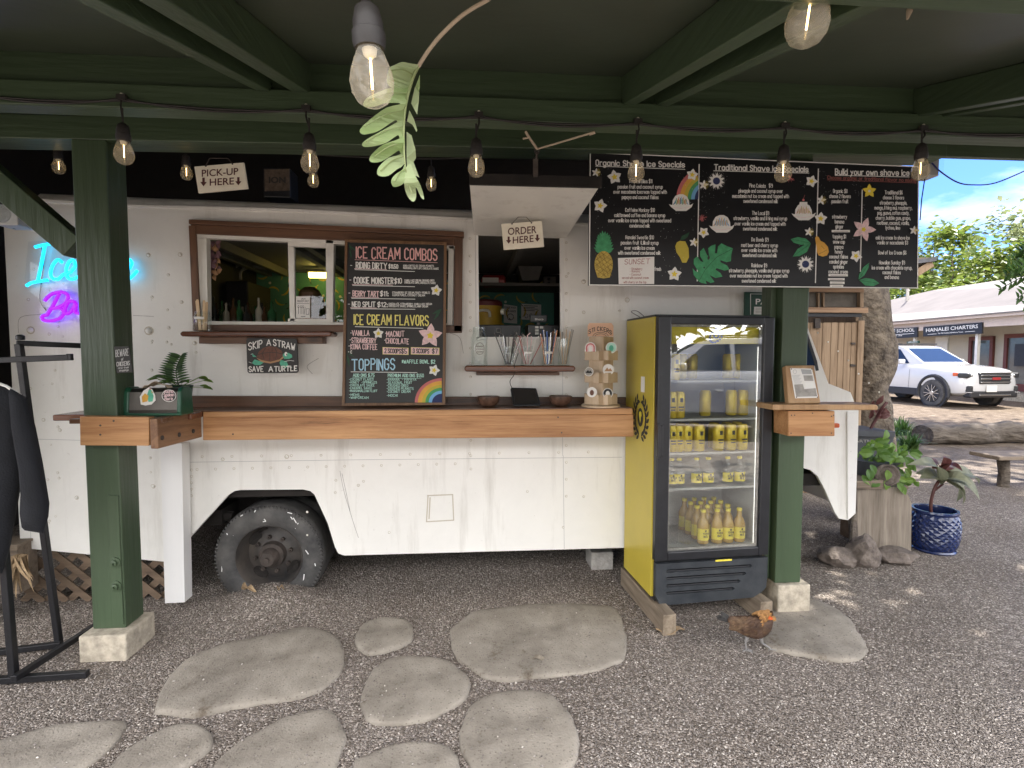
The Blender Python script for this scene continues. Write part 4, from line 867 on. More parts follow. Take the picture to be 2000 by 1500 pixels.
hung('hanging_sign', [(979, 437), (1058.6, 431), (1063, 482), (984, 488)], P2, 'hanging cream sign reading ORDER HERE under the raised hatch', [('ORDER', 992, 459, 1048, 455, 14.5), ('HERE', 1001.5, 475.5, 1042, 472, 13.5)], [(993.5, 469, 14), (1049.5, 465, 14)], [(1000, 437), (1038, 435)], [onY(1012, 424, 2.93), onY(1028, 424, 2.93)])
# rope holding the hatch
m = MB(); 
ring = onY(1049, 291, 2.2)
m.tube([onY(1027, 258, 2.02), onY(1036, 272, 2.1), onY(1043, 282, 2.15), ring], 0.005, 7); m.tube([ring, onY(1100, 276, 2.1), onY(1157, 259, 2.02)], 0.004, 7); m.tube([onY(1022, 271, 2.06), onY(1034, 268, 2.07)], 0.004, 6); m.tube([onY(1151, 262, 2.03), onY(1162, 258, 2.02)], 0.006, 7)
ro = m.build('hatch_rope', M['rope'], smooth=60); tag(ro, 'knotted pale rope holding the raised white hatch from the rafters', 'rope')
m = MB(); m.tube([ring+Vector((0.01*math.cos(a), 0, 0.012*math.sin(a)-0.008)) for a in [i*math.pi/5 for i in range(11)]], 0.002, 6); m.tube([onY(1049, 296, 2.22), onY(1047, 312, 2.3)], 0.004, 6); m.bar(onY(1046, 310, 2.30), onY(1046, 345, 2.44), 0.022, 0.006); m.build('latch', M['rust'], ro)
# SKIP A STRAW
P3 = PY(3.19)
t = thing('turtle_sign', P3.at(531, 729), 'small blackboard with a painted sea turtle under the pick-up ledge', 'sign')
m = MB(); m.slab([(484, 660), (577, 661), (580, 664), (582.5, 725), (579, 728.5), (486, 729), (483, 726), (480.7, 664)], P3, 0.012, 0); m.build('board', M['black_board'], t, bevel=0.002)
m = MB(); T = lambda *a: m.text(*a, P3, 1.8, 0)
T('SKIP', 485.5, 684, 512, 678, 14); T('A', 521, 674.5, 529, 674.5, 11); T('STRAW', 534, 674.5, 576, 684, 12); T('SAVE', 486.5, 726, 514, 725.5, 10); T('A', 525, 725.5, 533, 725.5, 9.5); T('TURTLE', 536, 725.5, 580, 724, 9.5)
m.build('lettering', M['w'], t)
m = MB()
m.sheet([(501, 697), (506, 686), (515, 679), (527, 676), (540, 678), (550, 685), (553, 694), (545, 702), (528, 706), (512, 703)], P3, 0.0015, 0)
m.sheet([(500, 698), (512, 703.5), (528, 706.5), (546, 702), (553, 695), (554, 699), (545, 706), (528, 710), (510, 707)], P3, 0.0017, 1)
for pts in ([(519, 680), (512, 690), (516, 701)], [(536, 679), (541, 688), (538, 702)], [(512, 690), (527, 688), (541, 689)], [(503, 693), (512, 690)], [(541, 689), (552, 691)], [(527, 688), (527, 705)]): m.stroke(pts, 0.9, P3, 3)
for q in ([(492, 709), (497, 702), (507, 705), (515, 708), (508, 713), (498, 713)], [(548, 703), (560, 706), (563, 714), (558, 719), (549, 716), (546, 709)], [(552, 694), (554, 690), (563, 689), (570, 693), (571, 698), (564, 701), (555, 701)], [(501, 697), (492, 690), (494, 697)]): m.sheet(q, P3, 0.0019, 2)
m.sheet(ell(558.5, 691.5, 3, 4.2), P3, 0.0023, 4); m.sheet(ell(560, 692.5, 1.2, 1.8), P3, 0.0026, 3)
for q in ([(490, 692), (494, 691)], [(556, 706), (566, 704), (574, 705)], [(486, 707), (491, 709)], [(560, 716), (570, 718)]): m.stroke(q, .8, P3, 4)
m.build('turtle_painting', [M['brownp'], M['tan'], M['turq'], M['ink'], M['w']], t)
# BEWARE OF CHICKENS
P4 = Plane((-1.72, 2.735, 1.45), (0.12, -1, 0))
t = thing('small_blackboard', P4.at(243, 728), 'tiny blackboard about chickens tied to the green post', 'sign')
m = MB(); m.slab([(222.7, 677), (251.7, 676.5), (259, 727), (228, 729)], P4, 0.006, 0); m.build('board', M['black_board'], t)
m = MB(); m.text('BEWARE', 226, 697, 251, 694, 13, P4, 1.1); m.text('of', 237, 704, 241, 704, 5, P4, .8); m.text('CHICKENS', 228, 715.5, 253, 713, 8, P4, 1.1); m.text('and their', 231, 720.5, 252, 719, 3.5, P4, .6); m.text('droppings', 233, 725.5, 251, 724, 3.5, P4, .6); m.build('lettering', M['grey_box'], t)
# ICE CREAM chalkboard
o0 = onY(668, 793, 3.165); o1 = onY(869, 791, 3.165); o2 = onY(673, 467, 3.222); P5 = plane3(o0, o1, o2)
t = thing('chalkboard_menu', ((o0.x+o1.x)/2, 3.165, o0.z), 'tall framed chalkboard ice cream menu leaning on the counter', 'chalkboard')
K = 250/1071
def q6(x, y): return (650+x*K, 450+y*K)
m = MB(); m.slab([q6(115, 90), q6(938, 112), q6(925, 1450), q6(92, 1458)], P5, 0.012, 0); m.build('board', M['black_board'], t)
for q in ([(100, 72), (953, 97), (953, 121), (100, 97)], [(100, 97), (122, 98), (100, 1445), (75, 1470)], [(930, 120), (953, 121), (941, 1462), (917, 1440)], [(75, 1470), (97, 1445), (917, 1440), (941, 1462)]):
    m = MB(); m.slab([q6(*p) for p in q], P5, 0.018, 0.008); m.build('frame', M['frame_wood'], t, bevel=0.002)
m = MB()
CM = [M['w'], M['pink'], M['yellow'], M['sky_blue'], M['mint'], M['palepink'], M['ink']]
def ck(s_, x0, y0, x1, y1, h, w=6.0, c=0): m.text(s_, *q6(x0, y0), *q6(x1, y1), h*K, P5, w*K, c, jit=0.04)
ck('ICE CREAM COMBOS', 197, 232, 872, 250, 92, 11, 1)
ck('RIDING DIRTY', 195, 316, 452, 325, 50, 8); ck('$11.50', 468, 318, 545, 318, 32, 6.5); ck('KONA COFFEE ICE CREAM, PEANUTS', 590, 303, 845, 305, 15, 2.8); ck('MARSHMALLOW FLUFF, CHOCOLATE SAUCE', 590, 322, 885, 328, 15, 2.8)
ck('COOKIE MONSTER', 178, 442, 505, 448, 50, 8); ck('$10', 517, 443, 576, 443, 40, 7); ck('VANILLA ICE CREAM, CRUSHED OREO', 600, 425, 848, 427, 15, 2.8); ck('CHOCOLATE CHIPS, CHOCOLATE SAUCE', 600, 443, 860, 448, 15, 2.8)
ck('BERRY TART', 168, 550, 385, 555, 44, 7.5, 5); ck('$11:', 398, 548, 462, 548, 38, 7); ck('STRAWBERRY ICE CREAM, FRUITY PEBBLES', 498, 528, 812, 530, 16, 2.8); ck('LILIKOI PUREE, COCONUT CREAM', 500, 548, 770, 552, 16, 2.8)
ck('NEO SPLIT', 162, 640, 355, 640, 42, 7.5); ck('$12:', 375, 640, 455, 640, 36, 7); ck('CHOCOLATE, STRAWBERRY, VANILLA ICE CREAM', 468, 622, 828, 624, 15, 2.8); ck('CHOCOLATE SAUCE, SPRINKLES, WHIP CREAM', 468, 640, 795, 644, 15, 2.8)
ck('ICE CREAM FLAVORS', 178, 785, 800, 795, 82, 10, 2)
for x, y, l in ((148, 293, 12), (140, 415, 13), (133, 524, 12), (128, 617, 14)): m.stroke([q6(x, y), q6(x+l, y)], 5*K, P5)
for q in ([(185, 245), (875, 270)],): m.stroke([q6(*p) for p in q], 4*K, P5, 1)
for q in ([(182, 320), (450, 327), (185, 328), (685, 344)], [(163, 452), (500, 458), (166, 460), (685, 471)], [(155, 560), (385, 562), (158, 568), (688, 575)], [(148, 647), (365, 650), (152, 655), (688, 660)]): m.stroke([q6(*q[0]), q6(*q[1])], 5*K, P5, 5); m.stroke([q6(*q[2]), q6(*q[3])], 5*K, P5, 0)
m.stroke([q6(187, 805), q6(755, 820)], 5*K, P5, 0)
ck('VANILLA', 162, 880, 305, 880, 42, 6.5, 5); ck('STRAWBERRY', 158, 940, 362, 944, 42, 6.5, 5); ck('KONA COFFEE', 150, 992, 370, 998, 42, 6.5, 5); ck('C', 150, 1028, 160, 1028, 22, 5); ck('MACNUT', 450, 888, 598, 888, 44, 6.5, 5); ck('CHOCOLATE', 445, 945, 635, 950, 42, 6.5, 5)
for x, y in ((150, 858), (143, 916), (134, 967), (130, 1016), (440, 860), (433, 918)): m.stroke([q6(x, y), q6(x+5, y)], 6*K, P5, 0)
for x0, x1, a_, b2 in ((418, 632, '2 SCOOPS', '$5'), (655, 890, '3 SCOOPS', '$7')):
    m.sheet([q6(x0, 978), q6(x1, 984), q6(x1, 1040), q6(x0, 1036)], P5, 0.0016, 5); m.stroke([q6(x0, 978), q6(x1, 984), q6(x1, 1040), q6(x0, 1036), q6(x0, 978)], 3.5*K, P5, 2)
    m.text(a_, *q6(x0+16, 1024), *q6(x0+150, 1028), 34*K, P5, 6*K, 6, off=0.0026); m.text(b2, *q6(x1-58, 1028), *q6(x1-14, 1030), 38*K, P5, 6*K, 6, off=0.0026)
ck('TOPPINGS', 160, 1170, 518, 1165, 90, 11, 3); m.stroke([q6(152, 1183), q6(705, 1190)], 5*K, P5, 0)
ck('*WAFFLE BOWL $2', 575, 1112, 855, 1112, 28, 5.5, 4)
ck('ADD ONS $.75', 170, 1224, 348, 1222, 24, 5, 4); ck('PREMIUM ADD ONS $1.50', 462, 1226, 760, 1228, 26, 5, 4); m.stroke([q6(165, 1231), q6(345, 1233)], 3*K, P5, 4); m.stroke([q6(460, 1236), q6(740, 1240)], 3*K, P5, 4)
for i, s_ in enumerate(['COCONUT FLAKES', 'HONEY  -SPRINKLES', 'CHOCOLATE SAUCE', 'CARAMEL SAUCE', 'MARSHMALLOW FLUFF', 'MEMS', 'WHIPCREAM']):
    x1 = [340, 368, 348, 328, 372, 222, 298][i]; ck('-'+s_, 137, 1256+i*24+(8 if i > 4 else 0), x1, 1256+i*24+(8 if i > 4 else 0), 18, 3.2, 4)
for i, s_ in enumerate(['BANANA  - PAPAYA', 'SEASONAL FRUIT', 'CRUSHED OREO', 'CRUSHED PEANUTS', 'COCONUT CREAM', 'MOCHI']):
    x1 = [698, 663, 630, 675, 648, 540][i]; ck('-'+s_, 452, 1258+i*25+(i == 5)*8, x1, 1258+i*25+(i == 5)*8, 20, 3.2, 4)
m.build('lettering', CM, t)
m = MB()
FM = [M['w'], M['gold'], M['palepink'], M['rb_r'], M['rb_o'], M['rb_y'], M['rb_g'], M['rb_b'], M['rb_n'], M['leafd'], M['ink_red']]
flower(m, *q6(865, 502), 50*K, P5, 10); flower(m, *q6(381, 862), 46*K, P5, 0); flower(m, *q6(848, 1170), 50*K, P5, 20)
flower(m, *q6(815, 880), 104*K, P5, 5, 5, 2, 1, 0.30, 0.28)
cx, cy = 912, 1440
for k_, (r0, r1, c) in enumerate(((226, 200, 3), (200, 165, 4), (165, 138, 5), (138, 110, 6), (110, 82, 7), (82, 0, 8))):
    arc = [(cx-r0*math.cos(i/14*math.pi/2), cy-r0*0.9*math.sin(i/14*math.pi/2)) for i in range(15)]; inn = [(cx-r1*math.cos(i/14*math.pi/2), cy-r1*0.9*math.sin(i/14*math.pi/2)) for i in range(14, -1, -1)]
    m.sheet([q6(*p) for p in (arc+inn if r1 else arc+[(cx, cy)])], P5, 0.0016, c)
for q in ([(135, 115), (150, 135), (165, 170), (140, 145)], [(140, 120), (190, 160), (180, 170), (150, 140)], [(145, 150), (160, 210), (152, 235), (140, 180)], [(910, 655), (880, 690), (830, 700), (870, 670)], [(910, 660), (880, 720), (845, 750), (865, 700)], [(120, 1010), (160, 1040), (190, 1068), (140, 1040)], [(118, 1030), (140, 1080), (138, 1145), (118, 1080)]): m.sheet([q6(*p) for p in q], P5, 0.0015, 9)
m.build('painted_flowers', FM, t)
# big shave ice menu board
P6 = PY(2.828)
t = thing('menu_board', (1.58, 2.83, 1.88), 'wide black shave ice menu board with painted fruit, hung under the beam', 'menu board')
m = MB(); m.slab([(1152, 297), (1795, 325), (1793, 563), (1150, 557)], P6, 0.022, 0); m.build('board', M['menu_black'], t)
m = MB()
for q in ([(1152, 298), (1795, 326)], [(1153, 298), (1151, 557)], [(1151, 556.5), (1793, 562.5)], [(1794, 326), (1792, 562)]): m.stroke(q, 2.0, P6)
def c8(x, y): return (1150+x*.19337, 280+y*.19337)
def c3(x, y): return (1300+x*.35, y*.35)
def c1(x, y): return (1450+x*.2, 280+y*.2)
for a, b in ((c8(1115, 212), c8(1095, 1390)), (c1(742, 250), c1(713, 1360)), (c1(1170, 455), c1(1152, 1250))): m.stroke([a, b], 1.9, P6)
def ttl(s_, p, q, h, c=0, w=3.6): m.text(s_, *p, *q, h, P6, w*.56, c); 
ttl('Organic Shave Ice Specials', c8(72, 222), c8(968, 242), 10.5); m.stroke([c8(70, 230), c8(970, 262)], 1.3, P6)
ttl('Traditional Shave Ice Specials', c3(272, 948), c3(796, 960), 10.5); m.stroke([c3(268, 953), c3(800, 966)], 1.3, P6)
ttl('Build your own shave ice', c1(908, 304), c1(1628, 316), 11); m.stroke([c1(905, 312), c1(1630, 328)], 1.3, P6)
ttl('Choose organic or traditional flavor no mixing', c1(833, 348), c1(1696, 378), 6.5, 2, 1.6); m.stroke([c1(830, 356), c1(1698, 386)], .8, P6, 2)
def ln(cf, h, rows):
    for s_, x0, x1, y in rows: m.text(s_, *cf(x0, y), *cf(x1, y+2), h*1.1, P6, 0.95, 0)
ln(c8, 6.3, [('Tropical Bliss $11', 405, 640, 399), ('passion fruit and coconut syrup', 293, 745, 455), ('over macadamia Icecream topped with', 250, 787, 506), ('papaya and coconut flakes', 335, 703, 560), ('Caffeine Monkey $10', 370, 665, 690), ('cold brewed coffee and banana syrup', 260, 770, 742), ('over vanilla ice cream topped with sweetened', 198, 830, 795), ('condensed milk', 413, 615, 848),
 ('Hanalei Sweetie $10', 372, 656, 966), ('passion fruit (Lilikoi) syrup', 325, 703, 1020), ('over vanilla ice cream', 362, 663, 1072), ('with sweetened condensed milk', 298, 724, 1122), ('fresh', 665, 728, 1285)])
ln(c3, 6.3, [('Pina Colada', 468, 557, 1045), ('$9', 577, 597, 1045), ('pineapple and coconut syrup over', 408, 653, 1074), ('macadamia nut ice cream and topped with', 373, 688, 1103), ('sweetened condensed milk', 435, 626, 1131), ('The Local $9', 483, 577, 1198), ('strawberry, vanilla and li hing mui syrup', 380, 677, 1227), ('over vanilla ice cream and topped with', 386, 669, 1257), ('sweetened condensed milk', 433, 622, 1285),
 ('Da Bomb $9', 480, 574, 1346), ('root beer and cherry syrup', 423, 626, 1377), ('over vanilla ice cream with', 424, 622, 1405), ('sweetened condensed milk', 430, 620, 1433)])
ln(c1, 6.3, [('Rainbow $9', 90, 240, 1208), ('strawberry, pineapple, vanilla and grape syrup', -130, 456, 1258), ('over macadamia nut ice cream topped with', -120, 440, 1308), ('sweetened condensed milk', -5, 328, 1358), ('Organic $8', 887, 1025, 482), ('choose 2 flavors', 850, 1056, 532), ('passion fruit', 873, 1032, 582), ('strawberry', 878, 1020, 732), ('banana', 904, 992, 780), ('ginger', 910, 984, 828),
 ('topping $1', 882, 1010, 926), ('snow cap', 886, 1000, 976), ('papaya', 900, 984, 1026), ('honey', 905, 978, 1074), ('coconut flakes', 850, 1030, 1122), ('candied ginger', 850, 1027, 1172), ('sprinkles', 887, 990, 1220), ('coconut cream', 842, 1028, 1268), ('Traditional $6', 1392, 1563, 496), ('choose 3 flavors', 1374, 1578, 545), ('strawberry, pineapple,', 1343, 1605, 596), ('mango, li hing mui, raspberry,', 1292, 1655, 645), ('pog, guava, cotton candy,', 1320, 1626, 695),
 ('cherry, bubble gum, grape,', 1304, 1640, 744), ('rootbeer, coconut, vanilla,', 1316, 1626, 793), ('lychee, lime', 1400, 1540, 840), ('add ice cream to shave ice', 1303, 1632, 937), ('vanilla or macadamia $3', 1315, 1616, 985), ('Bowl of Ice Cream $6', 1328, 1600, 1083), ('Hawaiian Sunday $9', 1336, 1586, 1180), ('ice cream with chocolate syrup,', 1265, 1655, 1230), ('coconut flakes', 1370, 1545, 1276), ('and banana', 1390, 1527, 1322)])
rr = random.Random(11)
for k_ in range(230):
    bx_ = rr.choice(((1160, 320, 1200, 470), (1320, 330, 1380, 430), (1560, 340, 1600, 520), (1665, 350, 1690, 470), (1370, 330, 1420, 420), (1290, 440, 1360, 545), (1600, 330, 1625, 400)))
    x, y = rr.uniform(bx_[0], bx_[2]), rr.uniform(bx_[1], bx_[3]); m.stroke([(x, y), (x+0.3, y)], rr.uniform(0.3, 0.7), P6, 0)
m.build('lettering', [M['w'], M['menu_black'], M['ink_red']], t)
m = MB()
AM = [M['w'], M['gold'], M['palepink'], M['rb_r'], M['rb_o'], M['rb_y'], M['rb_g'], M['rb_b'], M['rb_n'], M['leafp'], M['pine'], M['pined'], M['leafd'], M['ink']]
# rainbow
cx, cy = c8(1210, 560)
for (r0, r1, c) in ((63, 56, 3), (56, 48, 4), (48, 41, 5), (41, 34, 6), (34, 27, 7), (27, 20, 8)):
    o_ = m.nextoff(); A0, A1 = 200, 252
    arc = [(cx+r0*math.cos(R(a)), cy+r0*math.sin(R(a))) for a in range(178, 250, 6)]; inn = [(cx+r1*math.cos(R(a)), cy+r1*math.sin(R(a))) for a in range(244, 172, -6)]
    m.sheet([(min(x, 1364.5), y) for x, y in arc+inn], P6, o_, c)
def ice(cx, cy, w, cols, cap=0):
    o_ = m.nextoff(0.002); m.sheet([(cx-w*.40, cy), (cx-w*.38, cy-w*.22), (cx-w*.26, cy-w*.42), (cx-w*.08, cy-w*.5), (cx+w*.1, cy-w*.5), (cx+w*.28, cy-w*.4), (cx+w*.38, cy-w*.2), (cx+w*.40, cy)], P6, o_, 0)
    for i in range(16):
        x = cx-w*.34+i*w*.045; h_ = w*0.44*math.sqrt(max(0.05, 1-((x-cx)/(w*.42))**2)); m.stroke([(x, cy-1-(i % 3)), (cx+(x-cx)*0.8, cy-h_*(0.55+0.3*((i*7) % 3)/2))], w*.030, P6, cols[i % len(cols)], o_+0.0002+i*0.00002)
    m.sheet([(cx-w*.56, cy-w*.04), (cx-w*.45, cy), (cx+w*.45, cy), (cx+w*.58, cy-w*.08), (cx+w*.5, cy+w*.1), (cx+w*.25, cy+w*.28), (cx-w*.22, cy+w*.28), (cx-w*.45, cy+w*.1)], P6, o_+0.0008, 0)
    m.stroke([(cx-w*.42, cy+w*.1), (cx, cy+w*.16), (cx+w*.42, cy+w*.09)], .6, P6, 2, o_+0.001)
ice(*c8(930, 622), 42, [8, 7, 6, 9, 4, 3, 5]); ice(*c8(1340, 838), 44, [4, 7, 10, 7]); ice(*c1(597, 692), 42, [2, 10, 2, 5])
m.stroke([c1(595, 556), c1(600, 530), c1(610, 505)], .7, P6, 3); m.sheet(ell(*c1(596, 553), 2.4, 2.2), P6, 0.0034, 3); m.sheet([c1(556, 598), c1(560, 572), c1(634, 572), c1(634, 600)], P6, 0.0033, 0)
# pineapple
px_, py_ = c8(150, 1225)
o_ = m.nextoff()
for i, (a, l) in enumerate(((-62, 24), (-45, 29), (-25, 33), (-8, 38), (10, 36), (28, 33), (48, 29), (66, 24), (-78, 16), (80, 16))):
    for lift in (0, 1, 2): m.sheet(rot(petal(l*(1-.12*lift)*.75, 3.3), px_+(a*.06), py_-25-lift*10, a*(1-.15*lift)), P6, o_+i*0.00002+lift*0.0002, 9)
m.sheet(ell(px_, py_, 18, 26.5), P6, 0.0027, 10); m.sheet([(px_-16, py_+12), (px_+16, py_+12), (px_+12, py_+25), (px_, py_+27), (px_-12, py_+25)], P6, 0.00271, 10)
for i in range(-4, 5): m.stroke([(px_+i*7-9, py_-22 if abs(i) < 3 else py_-10), (px_+i*7+9, py_+22 if abs(i) < 3 else py_+8)][::1], .7, P6, 11, 0.0030) if abs(i) < 2 else None
for i in range(-2, 3):
    s1 = [(px_+x_, py_+i*10+x_*0.75) for x_ in range(-17, 18, 2) if (x_/17.5)**2+((i*10+x_*0.75)/26)**2 < 1]; s2 = [(px_+x_, py_+i*10-x_*0.75) for x_ in range(-17, 18, 2) if (x_/17.5)**2+((i*10-x_*0.75)/26)**2 < 1]
    for s_ in (s1, s2):
        if len(s_) > 1: m.stroke(s_, .7, P6, 11, 0.0031+i*0.00003)
# mango, pear, leaves
m.sheet([c8(*p) for p in ((920, 985), (975, 990), (1008, 1060), (1012, 1150), (985, 1205), (945, 1205), (920, 1150), (885, 1100), (873, 1040), (890, 1000))], P6, m.nextoff(), 5); m.stroke([c8(920, 985), c8(928, 968)], .8, P6, 12); m.sheet([c8(*p) for p in ((925, 978), (940, 935), (1018, 897), (1000, 945), (965, 970))], P6, m.nextoff(), 12)
m.sheet([c1(*p) for p in ((710, 925), (722, 905), (745, 915), (762, 950), (800, 970), (835, 1010), (845, 1060), (825, 1095), (785, 1106), (745, 1095), (728, 1060), (722, 1000))], P6, m.nextoff(), 4)
m.stroke([c1(745, 1080), c1(790, 1060), c1(825, 1040)], .6, P6, 11); m.stroke([c1(770, 1000), c1(800, 1030)], .6, P6, 11)
for q in (((668, 975), (620, 930), (540, 915), (472, 935), (500, 970), (570, 990), (630, 988)), ((668, 978), (610, 990), (540, 1030), (492, 1105), (560, 1100), (630, 1060)), ((1240, 1165), (1180, 1210), (1140, 1280), (1135, 1330), (1190, 1290), (1230, 1220)), ((1140, 1335), (1200, 1315), (1280, 1325), (1336, 1365), (1280, 1395), (1200, 1388))): m.sheet([c1(*p) for p in q], P6, m.nextoff(), 9)
for q in (((668, 975), (480, 935)), ((660, 982), (500, 1100)), ((1235, 1175), (1138, 1325)), ((1145, 1338), (1325, 1365))): m.stroke([c1(*p) for p in q], .6, P6, 12)
# monstera leaf
m.sheet([c8(*p) for p in ((1110, 1395), (1060, 1330), (1048, 1260), (1075, 1290), (1110, 1300), (1060, 1220), (1060, 1170), (1095, 1140), (1130, 1190), (1160, 1200), (1125, 1140), (1125, 1090), (1160, 1055), (1195, 1130), (1215, 1140), (1205, 1060), (1235, 1035), (1280, 1020), (1275, 1110), (1295, 1110), (1305, 1040), (1340, 1010), (1400, 1040), (1455, 1060), (1440, 1120), (1435, 1190), (1390, 1200), (1330, 1180), (1330, 1200), (1400, 1235), (1420, 1275), (1370, 1285), (1290, 1260), (1280, 1275), (1330, 1310), (1350, 1345), (1280, 1360), (1220, 1330), (1270, 1400), (1230, 1410), (1180, 1385), (1190, 1420), (1140, 1410))], P6, m.nextoff(), 9)
m.stroke([c8(1110, 1395), c8(1180, 1270), c8(1290, 1150), c8(1450, 1065)], .8, P6, 12)
for q in (ell(*c8(1210, 1155), 2.2, 4, 10), ell(*c8(1165, 1255), 1.5, 1.8)): m.sheet(q, P6, m.nextoff()+0.0004, 13)
# flowers
for (x, y, r, a) in ((260, 340, 75, -10), (115, 630, 72, 15), (1045, 317, 62, 10), (1160, 900, 58, 40), (865, 1320, 75, 5)): flower(m, *c8(x, y), r*.19337, P6, a)
for (x, y, r, a) in ((675, 370, 62, 20), (765, 735, 66, 5), (1110, 1100, 62, 30)): flower(m, *c1(x, y), r*.2, P6, a)
flower(m, *c1(1240, 465), 70*.2, P6, 0, 5, 1, 0, .3, .2); flower(m, *c1(1185, 840), 122*.2, P6, 20, 5, 2, 1, .26, .2)
for cf, x, y, r, n in ((c8, 1290, 380, 16.5, 11), (c1, 617, 1180, 16.5, 11)):
    flower(m, *cf(x, y), r, P6, 5, n, 0, 0, .2, .3); m.sheet(ell(*cf(x, y), 7, 7), P6, m.nextoff()+0.0006, 8)
    for i in range(26): a = i*0.2417; X, Y = cf(x, y); m.stroke([(X+7*math.cos(a), Y+7*math.sin(a)), (X+r*1.02*math.cos(a), Y+r*1.02*math.sin(a))], .35, P6, 0)
for cf, x, y, r in ((c8, 72, 295, 9), (c8, 1160, 420, 10), (c8, 1060, 1000, 9.5), (c1, 770, 555, 10), (c1, 650, 865, 9.5), (c1, 1675, 850, 9.5)):
    X, Y = cf(x, y); flower(m, X, Y, r, P6, 10, 5, 0, 0, .24, .3)
    for i in range(9): a = -0.9+i*0.22; m.stroke([(X, Y), (X+r*math.cos(a), Y+r*math.sin(a))], .35, P6, 1)
for X, Y in (c8(1150, 750), c1(470, 340)):
    for i in range(26): a = rr.uniform(0, 6.28); r = rr.uniform(5, 9); m.stroke([(X, Y), (X+r*math.cos(a), Y+r*math.sin(a))], .5, P6, 3)
m.build('painted_fruit_and_flowers', AM, t)
for q in (((872, 846), (1050, 846), (1050, 869), (872, 868)), ((840, 1276), (1030, 1276), (1030, 1299), (840, 1298)), ((836, 1316), (998, 1316), (998, 1338), (836, 1337)), ((855, 1348), (998, 1350), (998, 1374), (855, 1371)), ((855, 1380), (985, 1381), (985, 1402), (855, 1400))):
    m = MB(); m.sheet([c1(*p) for p in q], P6, 0.0016, 0); yy = (q[0][1]+q[2][1])/2+3; m.stroke([c1(q[0][0]+22, yy), c1(q[1][0]-20, yy)], .9, P6, 1); m.build('label_tape', [M['paper'], M['cinder']], t)
P7 = PY(2.8235)
m = MB(); m.slab([c8(295, 1158), c8(662, 1145), c8(660, 1420), c8(303, 1422)], P7, 0.0012, 0); nt_ = m.build('paper_note', M['paper'], loc=P7.at(1243, 554)); tag(nt_, 'handwritten white paper note taped over the pineapple corner of the menu board', 'note')
m = MB(); m.text('SUNSET', *c8(362, 1222), *c8(615, 1215), 9.5, P7, 1.0, off=0.001, lean=.1)
for s_, x0, x1, y in (('- Strawberry', 415, 540, 1278), ('- Banana', 415, 515, 1302), ('- Coconut', 412, 527, 1335), ('served with coconut cream', 335, 605, 1368), ('with cherry on the top', 352, 580, 1412)): m.text(s_, *c8(x0, y), *c8(x1, y), 4.2, P7, .55, off=0.001)
m.build('handwriting', M['ink_red'], nt_)
# neon sign
t = thing('neon_sign', WALL.at(150, 620), 'glowing cyan and purple script neon sign on the truck wall behind the post', 'neon sign')
def n4(x, y): return (x/3, 400+y/3)
NP = PY(3.262)
m = MB()
for st in ([(205, 248), (255, 235), (345, 222)], [(262, 240), (246, 330), (220, 455)], [(155, 475), (190, 456), (280, 440)], [(364, 340), (340, 322), (312, 350), (297, 395), (307, 430), (340, 435), (372, 408), (410, 395), (440, 360), (430, 325), (405, 335), (388, 380), (397, 425), (430, 435), (475, 408)], [(715, 395), (755, 375), (772, 340), (750, 318), (722, 345), (714, 395), (727, 430), (760, 432), (805, 385)]):
    m = MB(); m.tube(smoothpath([NP.at(*n4(*p)) for p in st], 7), 0.0085, 10); m.build('blue_tube', M['neon_b'], t, smooth=60)
for st in ([(262, 562), (300, 525), (360, 510), (398, 532), (385, 575), (335, 603), (300, 608), (350, 605), (374, 628), (355, 662), (300, 680), (255, 674), (248, 655), (275, 645)], [(348, 520), (305, 600), (272, 650)], [(442, 572), (408, 565), (382, 605), (387, 637), (417, 625), (446, 580), (441, 628), (478, 637)], [(490, 575), (500, 640), (505, 600), (530, 570), (545, 580)]): m = MB(); m.tube(smoothpath([NP.at(*n4(*p)) for p in st], 7), 0.0095, 10); m.build('purple_tube', M['neon_p'], t, smooth=60)
m = MB(); m.slab([n4(*p) for p in ((165, 215), (500, 205), (520, 440), (545, 560), (545, 680), (300, 700), (235, 690), (235, 560), (140, 480))], PY(3.285), 0.005, 0); m.build('backing_plate', M['acrylic'], t)
m = MB(); m.tube(smoothpath([WALL.at(*n4(*p), 0.008) for p in ((240, 232), (255, 330), (240, 470), (235, 560), (270, 620), (262, 600))], 6), 0.002, 6); m.build('lead', M['wire'], t)
# PASS placard and request notice
m = MB(); PP = PY(3.28); m.slab([(1456, 570), (1530, 572), (1530, 618), (1455, 618)], PP, 0.02, 0); t = m.build('placard', M['sign_green'], loc=PP.at(1490, 618)); tag(t, 'dark green inspection placard on the truck behind the fridge top', 'placard')
m = MB(); ftext(m, 'PASS', 1476, 594.5, 1518, 594.5, 11.5, PP, 0, 0.0015, 0.01); m.sheet([(1473, 599), (1530, 600), (1530, 615), (1472, 614)], PP, 0.0014, 0); m.stroke([(1466, 574), (1466, 614)], 1.2, PP, 0); m.stroke([(1466, 574), (1530, 575)], 1.0, PP, 0)
for i in range(4): m.stroke([(1476, 602+i*3), (1500+(i % 2)*8, 602+i*3)], .8, PP, 1, 0.002)
m.build('printing', [M['w'], M['cinder']], t)
NPn = PY(3.292)
m = MB(); m.sheet([(578, 579), (605.5, 579), (605.5, 621), (578, 621)], NPn, 0.0); m.add([], []); t = m.build('paper_notice', M['paper'], loc=NPn.at(592, 621)); tag(t, 'small white paper notice stuck inside the sliding pick-up pane', 'notice')
